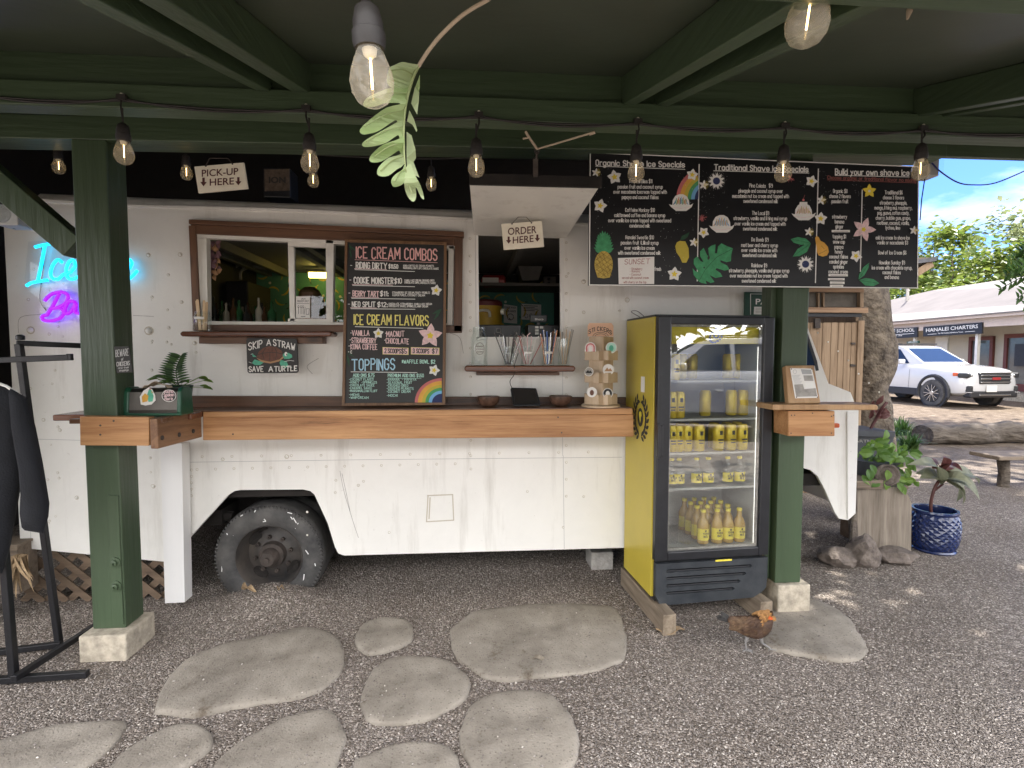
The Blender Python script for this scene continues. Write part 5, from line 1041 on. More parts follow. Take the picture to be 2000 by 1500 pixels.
m = MB(); ftext(m, 'UPON', 588, 585, 597, 585, 3, NPn, 0, 0.0008, .01); ftext(m, 'REQUEST ONLY', 581, 590, 603, 590, 4, NPn, 0, 0.0008, .01); m.stroke([(580, 593), (604, 593)], .6, NPn, 0, 0.0008)
for x in (583, 588, 592): m.stroke([(x, 600), (x, 613)], .8, NPn, 0, 0.0008); m.stroke(ell(x, 599, 1.3, 2.4), .6, NPn, 0, 0.0009)
m.stroke([(596, 600), (594, 614)], .8, NPn, 0, 0.0008); m.stroke([(598, 603), (604, 603), (603, 614), (598, 614), (598, 603)], .7, NPn, 0, 0.0008); m.stroke([(588, 618), (596, 618)], 1.0, NPn, 0, 0.0008)
m.build('printing', M['ink'], t)
# ---------------- things on the counter and the ledges ----------------
CZ = 1.189
def leafblade(mb_, base, tip, w, up=(0, 0, 1), droop=0.2, m=0, k=7, fold=0.25):
    """one leaf: a curved blade folded along its midrib"""
    a, b = Vector(base), Vector(tip); d = b-a; l = d.length; d.normalize(); s_ = d.cross(Vector(up))
    if s_.length < .05: s_ = Vector((1, 0, 0))
    s_.normalize(); n = s_.cross(d).normalized(); vs = []; fs = []
    for i in range(k+1):
        t = i/k; c = a+d*l*t+n*(l*droop*(math.sin(math.pi*t)*0.6)); ww = w*math.sin(math.pi*min(1, (t*0.94+0.05))**0.85)
        vs += [c-s_*ww+n*ww*fold, c, c+s_*ww+n*ww*fold]
    for i in range(k):
        for j in (0, 1): q = i*3+j; fs.append((q, q+1, q+4, q+3))
    mb_.add(vs, fs, m)
def jarprof(r, h, neck=0.8, open_=True):
    o_ = [(r*.9, 0), (r, h*.04), (r, h*.72), (r*neck, h*.84), (r*neck, h), (r*neck*.93, h), (r*neck*.93, h*.84), (r*.94, h*.70), (r*.94, h*.05), (0.001, h*.04)]
    return o_
LZ = onY(500, 648, 3.2).z; SZ = onY(1000, 714.5, 3.2).z
def jar(px, z, r, h, lab, y=3.215, label=True, neck=.82):
    x = onY(px, 700, y).x; t = thing('glass_jar', (x, y, z), lab, 'jar', 'glass jars on the truck shelves'); m = MB(); m.lathe(jarprof(r, h, neck), (x, y, z), 24, cap1=False); m.build('glass', M['glass'], t, smooth=50)
    for q in (h*.86, h*.91, h*.96):
        pass
    m = MB(); m.lathe([(r*neck+.001, h*.88), (r*neck+.0025, h*.9), (r*neck+.001, h*.92)], (x, y, z), 24, cap0=False, cap1=False); m.build('thread', M['glass'], t, smooth=60)
    if label:
        m = MB(); n = 8; ang = [R(-125+i*70/n) for i in range(n+1)]
        m.add([(x+(r+.001)*math.cos(a), y+(r+.001)*math.sin(a), z+h*q) for q in (.60, .72) for a in ang], [(i, i+1, i+n+2, i+n+1) for i in range(n)]); m.build('label', M['paper'], t)
    return x, y, z, t
def handful(x, y, z, r, n, h, name, lab, cat, grp, mats, rad=0.003, spread=.6, bend=False, flatw=None, seed=1):
    rr = random.Random(seed)
    for i in range(n):
        a = 6.283*i/n+rr.uniform(-.3, .3); q = r*math.sqrt(rr.uniform(.1, .9)); b = Vector((x+q*.7*math.cos(a), y+q*.7*math.sin(a), z+.008)); d = Vector((math.cos(a)*spread*q/r, math.sin(a)*spread*q/r*.5, 3.1)).normalized(); L_ = h*rr.uniform(.9, 1.04)
        tp_ = b+d*L_; m = MB()
        if flatw: m.bar(b, tp_, flatw, 0.0016); m.lathe([(flatw*.5, -0.0008), (flatw*.5, 0.0008)], tp_, 10, axis=Vector((0.1, -1, .05)))
        elif bend: e = tp_+Vector((math.cos(a+1)*.02, -.005, .014)); m.tube([b, tp_, e], rad, 7)
        else: m.tube([b, tp_], rad, 7)
        o = m.build(name, mats[i % len(mats)]); tag(o, lab, cat, grp)
x, y, z, t = jar(398, LZ+.001, 0.047, 0.115, 'small jar of wooden sticks on the pick-up ledge'); handful(x, y, z, .032, 7, .165, 'wooden_spoon', 'flat wooden spoon standing in the jar on the pick-up ledge', 'spoon', 'wooden spoons in a jar', [M['stick']], flatw=.014, spread=.35, seed=3)
x, y, z, t = jar(936, SZ+.001, 0.052, 0.232, 'tall empty tip jar at the left end of the order shelf', label=False, neck=.75)
m = MB(); JP = PY(3.215-.0535)
m.stroke(ell(937, 681, 8.5, 11.5)+[ell(937, 681, 8.5, 11.5)[0]], 1.4, JP, 0, 0); m.stroke([(931, 677), (943, 677)], 2.2, JP, 0, 0); m.stroke([(930, 682), (944, 682)], 2.4, JP, 0, 0); m.stroke([(932, 687), (942, 687)], 2, JP, 0, 0); m.build('printed_emblem', M['cinder'], t)
straw = lambda *a, **k: handful(*a, **k)
c_dk = flat('dark straw', (0.06, 0.05, 0.05), .3); c_rd = flat('red striped straw', (.45, .16, .14), .4); c_cp = flat('copper straw', (.45, .2, .1), .25, .9); c_bl = flat('blue straw', (.05, .12, .35), .3, .6)
x, y, z, t = jar(994, SZ+.001, 0.032, 0.115, 'jar of bent dark metal straws on the order shelf', label=False, neck=.95); handful(x, y, z, .026, 11, .185, 'straw', 'bent dark straw in the first jar from the tip jar', 'straw', 'dark straws in a jar', [c_dk, M['steel'], c_dk], bend=True, spread=1.3, seed=5)
x, y, z, t = jar(1030, SZ+.001, 0.040, 0.118, 'wide jar of striped paper straws with a white label', neck=.9); handful(x, y, z, .028, 9, .17, 'straw', 'pink and white paper straw in the wide labelled jar', 'straw', 'paper straws in a jar', [c_rd, M['palepink'], M['paper']], bend=True, spread=1.7, seed=8)
x, y, z, t = jar(1070, SZ+.001, 0.039, 0.120, 'jar of straight coloured metal straws with a white label', neck=.92); handful(x, y, z, .03, 14, .205, 'straw', 'straight metal straw in the labelled jar below the register', 'straw', 'metal straws in a jar', [c_bl, M['steel'], c_cp, c_dk, M['steel']], spread=.7, seed=11)
x, y, z, t = jar(1101, SZ+.001, 0.037, 0.165, 'flared glass vase of clear straws at the right end of the order shelf', label=False, neck=1.0); handful(x, y, z, .026, 10, .215, 'straw', 'clear greyish straw in the flared vase', 'straw', 'clear straws in a vase', [M['cinder'], M['acrylic'], M['stick']], spread=.8, seed=13)
m = MB(); m.tube(smoothpath([onY(1012, 690, 3.14), onY(1005, 713, 3.135), onY(1005, 730, 3.2), onY(996, 745, 3.23), onY(1001, 760, 3.2)], 6), 0.0022, 6); tag(m.build('tablet_cable', M['cord'], smooth=60), 'thin black cable from the shelf down to the tablet', 'cable')
# coconut bowls, tablet
for px, lab in ((954, 'coconut shell bowl on the counter nearest the chalkboard'), (1095, 'coconut shell bowl between tablet and sticker rack')):
    p = onY(px, 790, 3.135); m = MB(); r = .068
    m.lathe([(r*.45, 0), (r*.8, .018), (r, .048), (r*1.02, .062), (r*.97, .063), (r*.93, .048), (r*.7, .018), (.001, .008)], (p.x, 3.135, CZ), 32, cap1=False); o = m.build('coconut_bowl', M['coconut'], smooth=45); tag(o, lab, 'bowl', 'coconut bowls on the counter')
o0 = onY(1002, 793, 3.12); o1 = onY(1056, 792, 3.12); o2 = onY(997, 757, 3.19); TPn = plane3(o0, o1, o2)
t = thing('tablet', (o0.x+.08, 3.12, CZ), 'black tablet tilted on the counter between two coconut bowls', 'tablet')
m = MB(); m.slab([(999, 757), (1046, 758), (1048, 760), (1056, 789), (1054, 792), (1005, 792.5), (1002, 790), (997, 760)], TPn, .008, 0); m.build('case', M['black'], t, bevel=.002)
scr = flat('dark glossy screen', (.006, .006, .007), .08, bump=0, var=0); m = MB(); m.sheet([(1001, 760), (1045, 760.5), (1052, 788), (1006, 789)], TPn, .0006); m.build('screen', scr, t)
m = MB(); m.bar(TPn.at(1024, 762, -.01), (o0.x+.08, 3.215, CZ+.003), .03, .004); m.build('stand', M['black'], t)
# sticker rack
c = onY(1173, 796, 3.12); c.z = CZ; t = thing('sticker_rack', c, 'tiered plywood sticker carousel on the counter beside the fridge', 'display rack')
m = MB(); m.lathe([(.115, 0), (.115, .008), (.11, .012)], c, 36); m.build('turntable', M['ply'], t, smooth=40)
def rk(px, py, dy=0.0): return onY(px, py, 3.12+dy)
rw = .075
m = MB()
for a in (45, 135, 225, 315):
    u = Vector((math.cos(R(a)), math.sin(R(a)), 0)); 
    m.bar(c+u*.048+Vector((0, 0, .012)), c+u*.048+Vector((0, 0, .40)), .003, .10, up=(u.x, u.y, 0)) if False else None
zt = rk(1173, 658).z
for a in (0, 90): M_ = Matrix.Rotation(R(a+40), 3, 'Z'); m.obox(c+Vector((0, 0, (zt-CZ)/2)), .10, .004, zt-CZ-.02, M_)
for a in (40, 130, 220, 310):
    M_ = Matrix.Rotation(R(a), 3, 'Z'); m.obox(c+M_@Vector((0, .051, 0))+Vector((0, 0, (zt-CZ)/2+.006)), .098, .004, zt-CZ-.012, M_)
m.build('core', M['ply'], t)
for k_, (yt, yb) in enumerate(((685, 703), (727, 746), (769, 788))):
    zb_, zt_ = rk(1173, yb).z, rk(1173, yt).z
    for a in (40, 130, 220, 310):
        M_ = Matrix.Rotation(R(a), 3, 'Z'); m = MB()
        m.obox(c+M_@Vector((0, .085, 0))+Vector((0, 0, (zb_+zt_)/2-CZ)), .096, .003, zt_-zb_, M_); m.obox(c+M_@Vector((.047, .069, 0))+Vector((0, 0, (zb_+zt_)/2-CZ)), .003, .032, zt_-zb_, M_); m.obox(c+M_@Vector((-.047, .069, 0))+Vector((0, 0, (zb_+zt_)/2-CZ)), .003, .032, zt_-zb_, M_); m.obox(c+M_@Vector((0, .07, 0))+Vector((0, 0, zb_-CZ)), .1, .036, .003, M_)
        m.build('pocket', M['ply'], t, bevel=.0006)
HP = PY(3.09); m = MB(); m.slab([(1148, 657), (1148, 636), (1151, 631), (1194, 631), (1198, 636), (1198, 657)], HP, .004, 0); hd = m.build('header_card', M['kraft'], t)
m = MB()
for ch, px, py, a in zip('STICKERS', (1152, 1158, 1163.5, 1168.5, 1175, 1181.5, 1187, 1192.5), (652, 649, 647, 646, 646, 647, 649, 652), (0,)*8): m.text(ch, px-2, py, px+2, py+(px-1172)*.08, 7.5, HP, 1.3)
m.stroke([(1158+i*.0+15*(1-math.cos(R(i*18)))*1.0, 657-8*math.sin(R(i*18))) for i in range(11)], .8, HP); m.stroke([(1162+11*(1-math.cos(R(i*18))), 657-5*math.sin(R(i*18))) for i in range(11)], .8, HP)
m.build('lettering', M['ink'], hd)
def sticker(px, py, r, lab, c1_, c2_, kind, dy):
    SPn = PY(dy); p = SPn.at(px, py); m = MB()
    if kind == 'arch':
        for rr_, cc, of in ((r, 0, 0), (r*.8, 1, .0006), (r*.55, 2, .0009), (r*.3, 0, .0012)): m.slab([(px-rr_, py+r*.7)]+[(px-rr_*math.cos(R(a)), py-rr_*math.sin(R(a))) for a in range(0, 181, 15)]+[(px+rr_, py+r*.7)], SPn, .0006, of, cc)
    else:
        m.slab(ell(px, py, r, r), SPn, .0006, 0, 0); m.slab(ell(px, py, r*.86, r*.86), SPn, .0005, .0005, 1)
        if kind == 'mount': m.slab([(px-r*.7, py+r*.3), (px-r*.2, py-r*.4), (px+r*.1, py), (px+r*.35, py-r*.3), (px+r*.75, py+r*.3)], SPn, .0005, .001, 2)
        else: m.slab(ell(px, py+r*.1, r*.4, r*.55), SPn, .0005, .001, 2)
    o = m.build('sticker', [M['paper'], c1_, c2_]); tag(o, lab, 'sticker', 'stickers in the rack')
sticker(1153, 679, 11, 'red rainbow arch sticker in the top tier of the rack', M['rb_r'], M['palepink'], 'arch', 3.042); sticker(1194, 679, 11, 'round pale green sticker in the top tier of the rack', M['mint'], M['turq'], 'round', 3.042)
sticker(1150, 726, 9, 'small dark sticker in the middle tier of the rack', M['cinder'], M['ink'], 'mount', 3.042); sticker(1188, 722, 11, 'round white mountain sticker in the middle tier of the rack', M['paper'], M['tan'], 'mount', 3.042)
sticker(1156, 766, 10, 'round white sticker with a brown pattern in the bottom tier', M['paper'], M['brownp'], 'round', 3.042); sticker(1187, 768, 10, 'round sticker with a black rim in the bottom tier of the rack', M['ink'], M['paper'], 'round', 3.042)
# napkin dispenser
p0 = onY(252, 806, 2.82); NY0, NY1 = 2.80, 2.93
xa = onY(237, 780, 2.80).x; xb = onY(352, 780, 2.80).x
t = thing('napkin_dispenser', ((xa+xb)/2, 2.86, CZ), 'green and steel napkin dispenser with stickers beside the post', 'napkin dispenser')
def endcap(x0, x1):
    m = MB(); pr = [(NY0+.004, 0.002), (NY1-.004, .002), (NY1, .02), (NY1-.012, .125), (NY1-.03, .145), (NY0+.03, .145), (NY0+.012, .125), (NY0, .02)]
    m.add([(x, y, CZ+z) for x in (x0, x1) for y, z in pr], [tuple(range(7, -1, -1)), tuple(range(8, 16))]+[(i, (i+1) % 8, 8+(i+1) % 8, 8+i) for i in range(8)]); return m
endcap(xa, xa+.03).build('end_cap', M['disp_green'], t, bevel=.008, seg=3); endcap(xb-.022, xb).build('end_cap', M['disp_green'], t, bevel=.008, seg=3)
m = MB(); m.add([(x, y, CZ+z) for x in (xa+.03, xb-.022) for y, z in ((NY0+.008, .012), (NY1-.008, .012), (NY1-.006, .03), (NY1-.018, .12), (NY1-.034, .138), (NY0+.034, .138), (NY0+.018, .12), (NY0+.006, .03))], [(i, (i+1) % 8, 8+(i+1) % 8, 8+i) for i in range(8)]); m.build('steel_body', M['chrome'], t)
m = MB(); m.box(xa, xb, NY0-.002, NY1, CZ+.0005, CZ+.014); m.build('base', M['disp_green'], t, bevel=.004)
m = MB(); xc = (xa+xb)/2; m.add([(xc-.07+.14*i/8, 2.84+.05*j, CZ+.134+.036*math.sin(math.pi*i/8)*(1-.3*j)+.006*math.sin(i*2.1)) for j in (0, 1) for i in range(9)], [(i, i+1, i+10, i+9) for i in range(8)]); nm = m.build('napkin', M['napkin'], t); nm.modifiers.new('s', 'SOLIDIFY').thickness = .002
SB = plane3((xa, NY0+.004, CZ+.03), (xb, NY0+.004, CZ+.03), (xa, NY0+.0165, CZ+.12))
m = MB()
m.sheet([(275, 790), (273, 775), (280, 763), (290, 757), (297, 760), (303, 772), (304, 782), (296, 790), (284, 792)], SB, .0012, 0)
for q, c_ in (([(278, 786), (277, 775), (283, 768), (290, 773), (288, 784)], 3), ([(287, 772), (291, 760), (296, 762), (300, 774), (298, 784), (290, 785)], 2), ([(290, 762), (293, 758), (296, 762)], 1), ([(296, 764), (300, 766), (296, 768)], 4)): m.sheet(q, SB, .0018+.0002*c_, c_)
m.sheet(ell(330, 773, 14, 12), SB, .0012, 0); m.sheet(ell(330, 773, 13, 11), SB, .0016, 5)
m.text('Aloha', 321, 768, 338, 767, 6, SB, 1.0, 6, off=.0022); m.text('Spoken', 320, 774.5, 340, 773.5, 6, SB, 1, 6, off=.0022); m.text('Here', 322, 782, 337, 781, 6, SB, 1, 6, off=.0022)
m.build('stickers', [M['paper'], M['rb_r'], M['turq'], M['rb_o'], M['rb_y'], M['ink'], M['palepink']], t)
# potted fern on the counter
pc = Vector((onY(352, 797, 3.08).x, 3.08, CZ)); t = thing('potted_plant', pc, 'small fern and pothos in a dark green pot behind the napkin dispenser', 'potted plant')
m = MB(); m.lathe([(.045, 0), (.052, .01), (.064, .12), (.068, .14), (.062, .14), (.058, .12), (.001, .115)], pc, 26, cap1=False); m.build('pot', M['terra_green'], t, smooth=40)
m = MB(); tpz = onY(355, 694, 3.05)
mid = smoothpath([pc+Vector((0, 0, .12)), pc+Vector((-.01, -.01, .22)), tpz], 8); m.tube(mid, .003, 5)
for i in range(3, len(mid)-1):
    w = .10*(1-.55*i/len(mid))
    for s_ in (-1, 1): leafblade(m, mid[i], mid[i]+Vector((s_*w, -.03, .022)), .0075, (0, -1, .3), .12)
m.build('fern_frond', M['fern_d'], t)
m = MB(); rr = random.Random(2)
for i in range(16):
    a = rr.uniform(-3.1, .2); r_ = rr.uniform(.05, .125); b = pc+Vector((0, 0, .13)); e = pc+Vector((r_*math.cos(a), r_*math.sin(a)*.7, .13+rr.uniform(-.01, .07))); m.tube([b, e], .0015, 4); leafblade(m, e, e+Vector((.055*math.cos(a), .03*math.sin(a), -.012)), .019, (0, -.3, 1), .1)
b = pc+Vector((-.05, -.02, .17)); leafblade(m, b, b+Vector((-.09, -.03, .0)), .03, (0, -.3, 1), .3)
m.build('pothos_leaves', M['vine'], t)
# fern frond hanging from the roof edge
DY = 1.08
def f2(x, y): return (650+x*.35, y*.35)
def fp(x, y, rib):
    px, py = f2(x, y); return onY(px, py, DY-0.05*abs(x-rib)/330+0.012*math.sin(y*.03))
ribpts = [(478, 368), (445, 440), (412, 560), (399, 660), (396, 745), (398, 830), (402, 900), (412, 975), (440, 1080)]
def ribx(y):
    for (x0, y0), (x1, y1) in zip(ribpts, ribpts[1:]):
        if y0 <= y <= y1: return x0+(x1-x0)*(y-y0)/(y1-y0)
    return 478 if y < 368 else 440
t = thing('fern_frond', onY(812, 300, DY), 'pale green lobed fern frond dangling on its long stem from the roof edge', 'fern frond')
m = MB()
for q in ([(478, 368), (430, 362), (385, 356), (340, 372), (315, 385), (300, 440), (315, 472), (360, 486), (420, 482), (448, 440)],
          [(448, 438), (425, 488), (360, 496), (300, 502), (200, 540), (170, 572), (182, 590), (240, 586), (290, 572), (370, 570), (382, 584), (412, 562)],
          [(414, 560), (388, 590), (300, 610), (210, 665), (152, 715), (165, 738), (210, 734), (260, 720), (345, 672), (362, 678), (402, 660)],
          [(402, 658), (362, 690), (270, 735), (190, 775), (163, 798), (180, 812), (240, 806), (300, 790), (362, 755), (374, 770), (398, 745)],
          [(398, 743), (372, 782), (280, 812), (218, 858), (204, 885), (220, 897), (270, 893), (330, 862), (368, 840), (378, 852), (398, 830)],
          [(398, 828), (377, 868), (310, 887), (258, 928), (247, 960), (265, 974), (310, 972), (360, 940), (385, 928), (404, 900)],
          [(404, 898), (392, 948), (348, 975), (326, 1005), (335, 1032), (360, 1034), (395, 1018), (404, 990), (412, 970)],
          [(404, 955), (398, 1025), (415, 1085), (448, 1114), (466, 1090), (464, 1045), (492, 1092), (510, 1100), (492, 1040), (455, 980), (432, 930)]):
    c_ = sum(p[0] for p in q)/len(q), sum(p[1] for p in q)/len(q); q = [(x, c_[1]+(y-c_[1])*1.16) for x, y in q]; q = [(v.x, v.y) for v in smoothpath([(x, y, 0) for x, y in q+[q[0]]], 3)[:-1]]; P = [fp(x, y, ribx(y)) for x, y in q]; fs = [tuple(f) for f in tessellate_polygon([P])]; m.add(P, fs, 0)
for q in ([(450, 440), (474, 470), (472, 520), (462, 600), (440, 560), (428, 535)], [(418, 575), (445, 630), (464, 692), (458, 700), (436, 660), (404, 640)], [(402, 700), (430, 720), (452, 800), (456, 850), (436, 880), (402, 850)], [(402, 850), (440, 870), (462, 930), (475, 962), (450, 950), (404, 920)], [(478, 370), (478, 440), (470, 480), (452, 440)]):
    P = [fp(x, y, ribx(y)-60)+Vector((0, .03, 0)) for x, y in q]; m.add(P, [tuple(f) for f in tessellate_polygon([P])], 0)
bl = m.build('blade', M['fern'], t)
m = MB(); m.tube(smoothpath([onY(*f2(x, y), DY-.008) for x, y in ribpts], 5), [.0034-.00006*i for i in range(len(ribpts)*5-4)], 6)
for y_, tx, ty in ((420, 330, 400), (520, 200, 565), (610, 180, 712), (705, 190, 795), (795, 230, 882), (870, 270, 958), (945, 350, 1015)): m.tube(smoothpath([onY(*f2(ribx(y_), y_), DY-.006), fp((ribx(y_)+tx)/2, (y_+ty)/2-14, ribx(y_))-Vector((0, .005, 0)), fp(tx, ty, ribx(y_))-Vector((0, .004, 0))], 4), .0013, 5)
m.build('midrib', M['fern_v'], t, smooth=60)
m = MB(); m.tube(smoothpath([onY(955, -2, .97), onY(905, 28, 1.0), onY(862, 68, 1.03), onY(836, 100, 1.06), onY(817, 130, DY-.008)], 6), .0038, 7); m.tube([onY(955, -2, .97), onY(1010, -60, .95)], .004, 7); m.build('stem', M['rope'], t, smooth=60)
# litter on the ground
def curl(px, py, l, w, a, mt, lab, nm='dry_leaf'):
    p = onZ(px, py, .01); p.z += groundz(p.x, p.y)+.005; m = MB(); k_ = 9; vs = []
    for i in range(k_+1):
        t_ = i/k_-.5; ww = w*math.cos(t_*2.6); q = Vector((l*t_, .35*l*(t_*t_*4-.5)*.5, .012*math.sin(t_*9))); n_ = Vector((0, 1, 0))
        for s_ in (-1, 0, 1): v = q+n_*ww*s_; v.z += .55*ww*abs(s_); vs.append(Matrix.Rotation(R(a), 3, 'Z')@v+p)
    m.add(vs, [(i*3+j, i*3+j+1, i*3+j+4, i*3+j+3) for i in range(k_) for j in (0, 1)]); o = m.build(nm, mt); o.modifiers.new('s', 'SOLIDIFY').thickness = .003; tag(o, lab, 'dry leaf')
curl(485, 1176, .13, .022, -40, M['dry'], 'curled brown dry leaf on the gravel below the truck wheel'); m_ = flat('grey leaf', (.2, .17, .13), .9, var=.4, scale=40); curl(1044, 1288, .15, .018, -35, m_, 'greyish dry leaf lying on the largest stepping stone'); curl(1312, 1233, .17, .02, 8, M['dry'], 'brown curled strip of bark beside the fridge skid')
curl(548, 1178, .04, .012, 10, M['dry'], 'tiny pale seed pod on gravel under the truck wheel')
def meterbox():
    t = thing('meter_box', onY(18, 438, 3.0), 'grey electric meter box at the far left end of the truck', 'meter box'); a = onY(-12, 398, 3.0); b = onY(36, 440, 3.0); m = MB(); m.box(a.x, b.x, 3.0, 3.12, b.z, a.z); m.build('box', M['grey_box'], t, bevel=.006); c_ = onY(4, 418, 3.0)
    m = MB(); m.lathe([(.045, 0), (.045, .03), (.03, .045), (.001, .05)], c_, 20, axis=(0, -1, 0)); m.build('dial', M['glass'], t, smooth=50); m = MB(); m.tube(smoothpath([onY(18, 440, 3.05), onY(32, 446, 3.1), onY(48, 440, 3.2), onY(60, 436, 3.29)], 6), .006, 6); m.build('lead', M['cord'], t, smooth=60)
meterbox()
# black clothes rack with a dark shirt
RB = M['black_metal']; fU = onY(37, 672, 2.74); fB = onZ(116, 1262, .0)
t = thing('clothes_rack', (fB.x-.1, 2.6, 0), 'black metal clothes rack at the left edge', 'clothes rack')
m = MB(); m.bar(fB, (fU.x, fU.y, fU.z), .028, .028); m.build('upright', RB, t, bevel=.003)
nB = onZ(28, 1330, .0); nT = onY(-22, 705, 2.50); m = MB(); m.bar(nB, nT, .03, .03); m.build('upright', RB, t, bevel=.003)
m = MB(); m.bar(onY(32, 670, 2.74), onY(200, 677, 2.98), .024, .026); m.lathe([(.018, 0), (.018, .02), (.008, .026)], onY(40, 664, 2.74), 12); m.build('rail', RB, t, bevel=.003)
m = MB(); m.bar(onY(-120, 708, 2.46), onY(136, 698, 2.50), .024, .026); m.bar(onY(136, 691, 2.5), onY(137, 704, 2.5), .02, .02); m.build('rail', RB, t, bevel=.003)
m = MB(); a = onZ(-60, 1332, .015); b = onZ(172, 1316, .015); m.bar(a, b, .03, .03); m.build('foot', RB, t, bevel=.003)
m = MB(); m.bar(onZ(26, 1326, .045), onZ(196, 1216, .045), .028, .028); m.build('base_rail', RB, t, bevel=.003)
m = MB(); m.bar(onZ(-60, 1280, .02), onZ(120, 1258, .02), .028, .028); m.build('foot', RB, t, bevel=.003)
t = thing('shirt', onY(0, 760, 2.44), 'black long sleeved shirt on a hanger at the left edge', 'shirt')
m = MB()
def cloth(outl, yc, th):
    P = [onY(x, y, yc) for x, y in outl]; c_ = sum(P, Vector())/len(P); n = len(P); vs = []
    for s_, d in ((1, 0), (.93, -.5), (.7, -.9), (.35, -1)):
        for i, p in enumerate(P): q = c_+(p-c_)*s_; vs.append(q+Vector((0, th*d*(1+.25*mnoise.noise(Vector((q.x*14, q.z*3, 1)))), 0)))
    for s_, d in ((.93, .5), (.7, .9)):
        for p in P: q = c_+(p-c_)*s_; vs.append(q+Vector((0, th*d, 0)))
    fs = []
    for k_ in range(3):
        for i in range(n): fs.append((k_*n+i, k_*n+(i+1) % n, (k_+1)*n+(i+1) % n, (k_+1)*n+i))
    vs.append(c_+Vector((0, -th, 0))); vs.append(c_+Vector((0, th, 0)))
    for i in range(n): fs.append((3*n+i, 3*n+(i+1) % n, 6*n))
    for i in range(n): fs.append((i, 4*n+i, 4*n+(i+1) % n, (i+1) % n)); fs.append((4*n+i, 5*n+i, 5*n+(i+1) % n, 4*n+(i+1) % n)); fs.append((5*n+i, 6*n+1, 5*n+(i+1) % n))
    m.add(vs, fs)
cloth([(-130, 800), (-95, 768), (-40, 752), (8, 752), (30, 762), (46, 780), (46, 860), (40, 930), (28, 1000), (14, 1080), (4, 1120), (-110, 1120), (-120, 950)], 2.45, .05)
cloth([(20, 758), (48, 774), (64, 830), (80, 910), (93, 990), (91, 1018), (84, 1042), (48, 1036), (50, 985), (44, 915), (34, 860), (24, 800)], 2.43, .035)
m.build('body', M['shirt'], t, smooth=60)
m = MB(); m.tube(smoothpath([onY(-70, 772, 2.45), onY(-15, 745, 2.45), onY(-8, 712, 2.46)], 5), .004, 6); m.tube([onY(-15, 745, 2.44), onY(12, 754, 2.43), onY(40, 772, 2.44)], .006, 6); m.build('hanger', M['w'], t, smooth=60)
# lattice skirt, thatch and cinder block under the truck
t = thing('lattice_panel', (-2.2, 3.36, 0), 'broken brown lattice skirt under the rear of the truck', 'lattice')
xl0, xl1 = -2.72, -1.86; zl0, zl1 = .0, .36; k_ = 0
for dr in (1, -1):
    for i in range(-4, 14):
        x0 = xl0+i*.135; pts = []
        a = Vector((x0, 3.36+.008*dr, zl0 if dr > 0 else zl1)); b = Vector((x0+.40, 3.36+.008*dr, zl1 if dr > 0 else zl0))
        if a.x < xl0: f_ = (xl0-a.x)/(b.x-a.x); a = a.lerp(b, f_) if f_ < 1 else None
        if a is None or a.x > xl1: continue
        if b.x > xl1: b = a.lerp(b, (xl1-a.x)/(b.x-a.x))
        if (b-a).length < .06: continue
        m = MB(); m.bar(a, b, .008, .04); m.build('slat', M['lattice'], t)
m = MB()
t = thing('wooden_box', onY(18, 1120, 3.2), 'small pale wooden box in the corner beneath the truck rear', 'box'); a = onY(-30, 1070, 3.2); b = onY(36, 1122, 3.2); m.box(a.x, b.x, 3.2, 3.34, .12, a.z); m.build('side', M['grey_wood_x'], t, bevel=.003); m = MB(); m.box(a.x-.01, b.x+.01, 3.19, 3.35, a.z+.001, a.z+.016); m.build('lid', M['grey_wood_x'], t, bevel=.003)
m = MB(); rr = random.Random(4); c_ = onY(36, 1085, 3.18)
for i in range(34): a = R(rr.uniform(200, 340)); l = rr.uniform(.12, .27); leafblade(m, c_+Vector((rr.uniform(-.03, .03), rr.uniform(-.03, .03), 0)), c_+Vector((l*math.cos(a)*.6, -.04+rr.uniform(-.05, .05), max(-c_.z+.015, l*math.sin(a)))), .009, (0, -1, 0), .1)
tag(m.build('palm_thatch', M['dry'], loc=(c_.x, c_.y, 0)), 'bundle of dry palm fronds hanging in the bottom corner beside the lattice', 'dry fronds')
p = onZ(1155, 1114, 0); m = MB(); m.box(p.x, p.x+.155, p.y, p.y+.19, 0, .125); o = m.build('cinder_block', M['cinder'], bevel=.006); tag(o, 'small grey concrete block under the truck skirt beside the fridge', 'concrete block')
# ---------------- drinks fridge ----------------
AF = R(4.1); fu = Vector((math.cos(AF), math.sin(AF), 0)); fb = Vector((-math.sin(AF), math.cos(AF), 0))
FP0 = onY(1281, 900, 2.80); FP0.z = 0; FPL = Plane(FP0, -fb)
z0 = FPL.at(1290, 1178).z; z1 = FPL.at(1283, 617).z; wF = (FPL.at(1508, 800)-FPL.at(1282, 800)).length; dF = .465
def fl(u, d, z): return FP0+fu*u+fb*d+Vector((0, 0, z))
MF = Matrix((fu, fb, Vector((0, 0, 1)))).transposed()
def fbox(mb_, u0, u1, d0, d1, za, zb, m=0): mb_.obox(fl((u0+u1)/2, (d0+d1)/2, (za+zb)/2), u1-u0, d1-d0, zb-za, MF, m)
fr = thing('drinks_fridge', fl(wF/2, .25, z0), 'yellow sided glass door drinks fridge full of yellow cans beside the counter', 'fridge')
zg0 = FPL.at(1400, 1073).z; zg1 = FPL.at(1400, 634).z; zd0 = FPL.at(1400, 1090).z; ug0 = (FPL.at(1309, 800)-FP0).dot(fu); ug1 = (FPL.at(1489, 800)-FP0).dot(fu)
m = MB(); fbox(m, 0.0, .018, .045, dF, z0+.02, z1); m.build('side_panel', M['gold_fridge'], fr, bevel=.003)
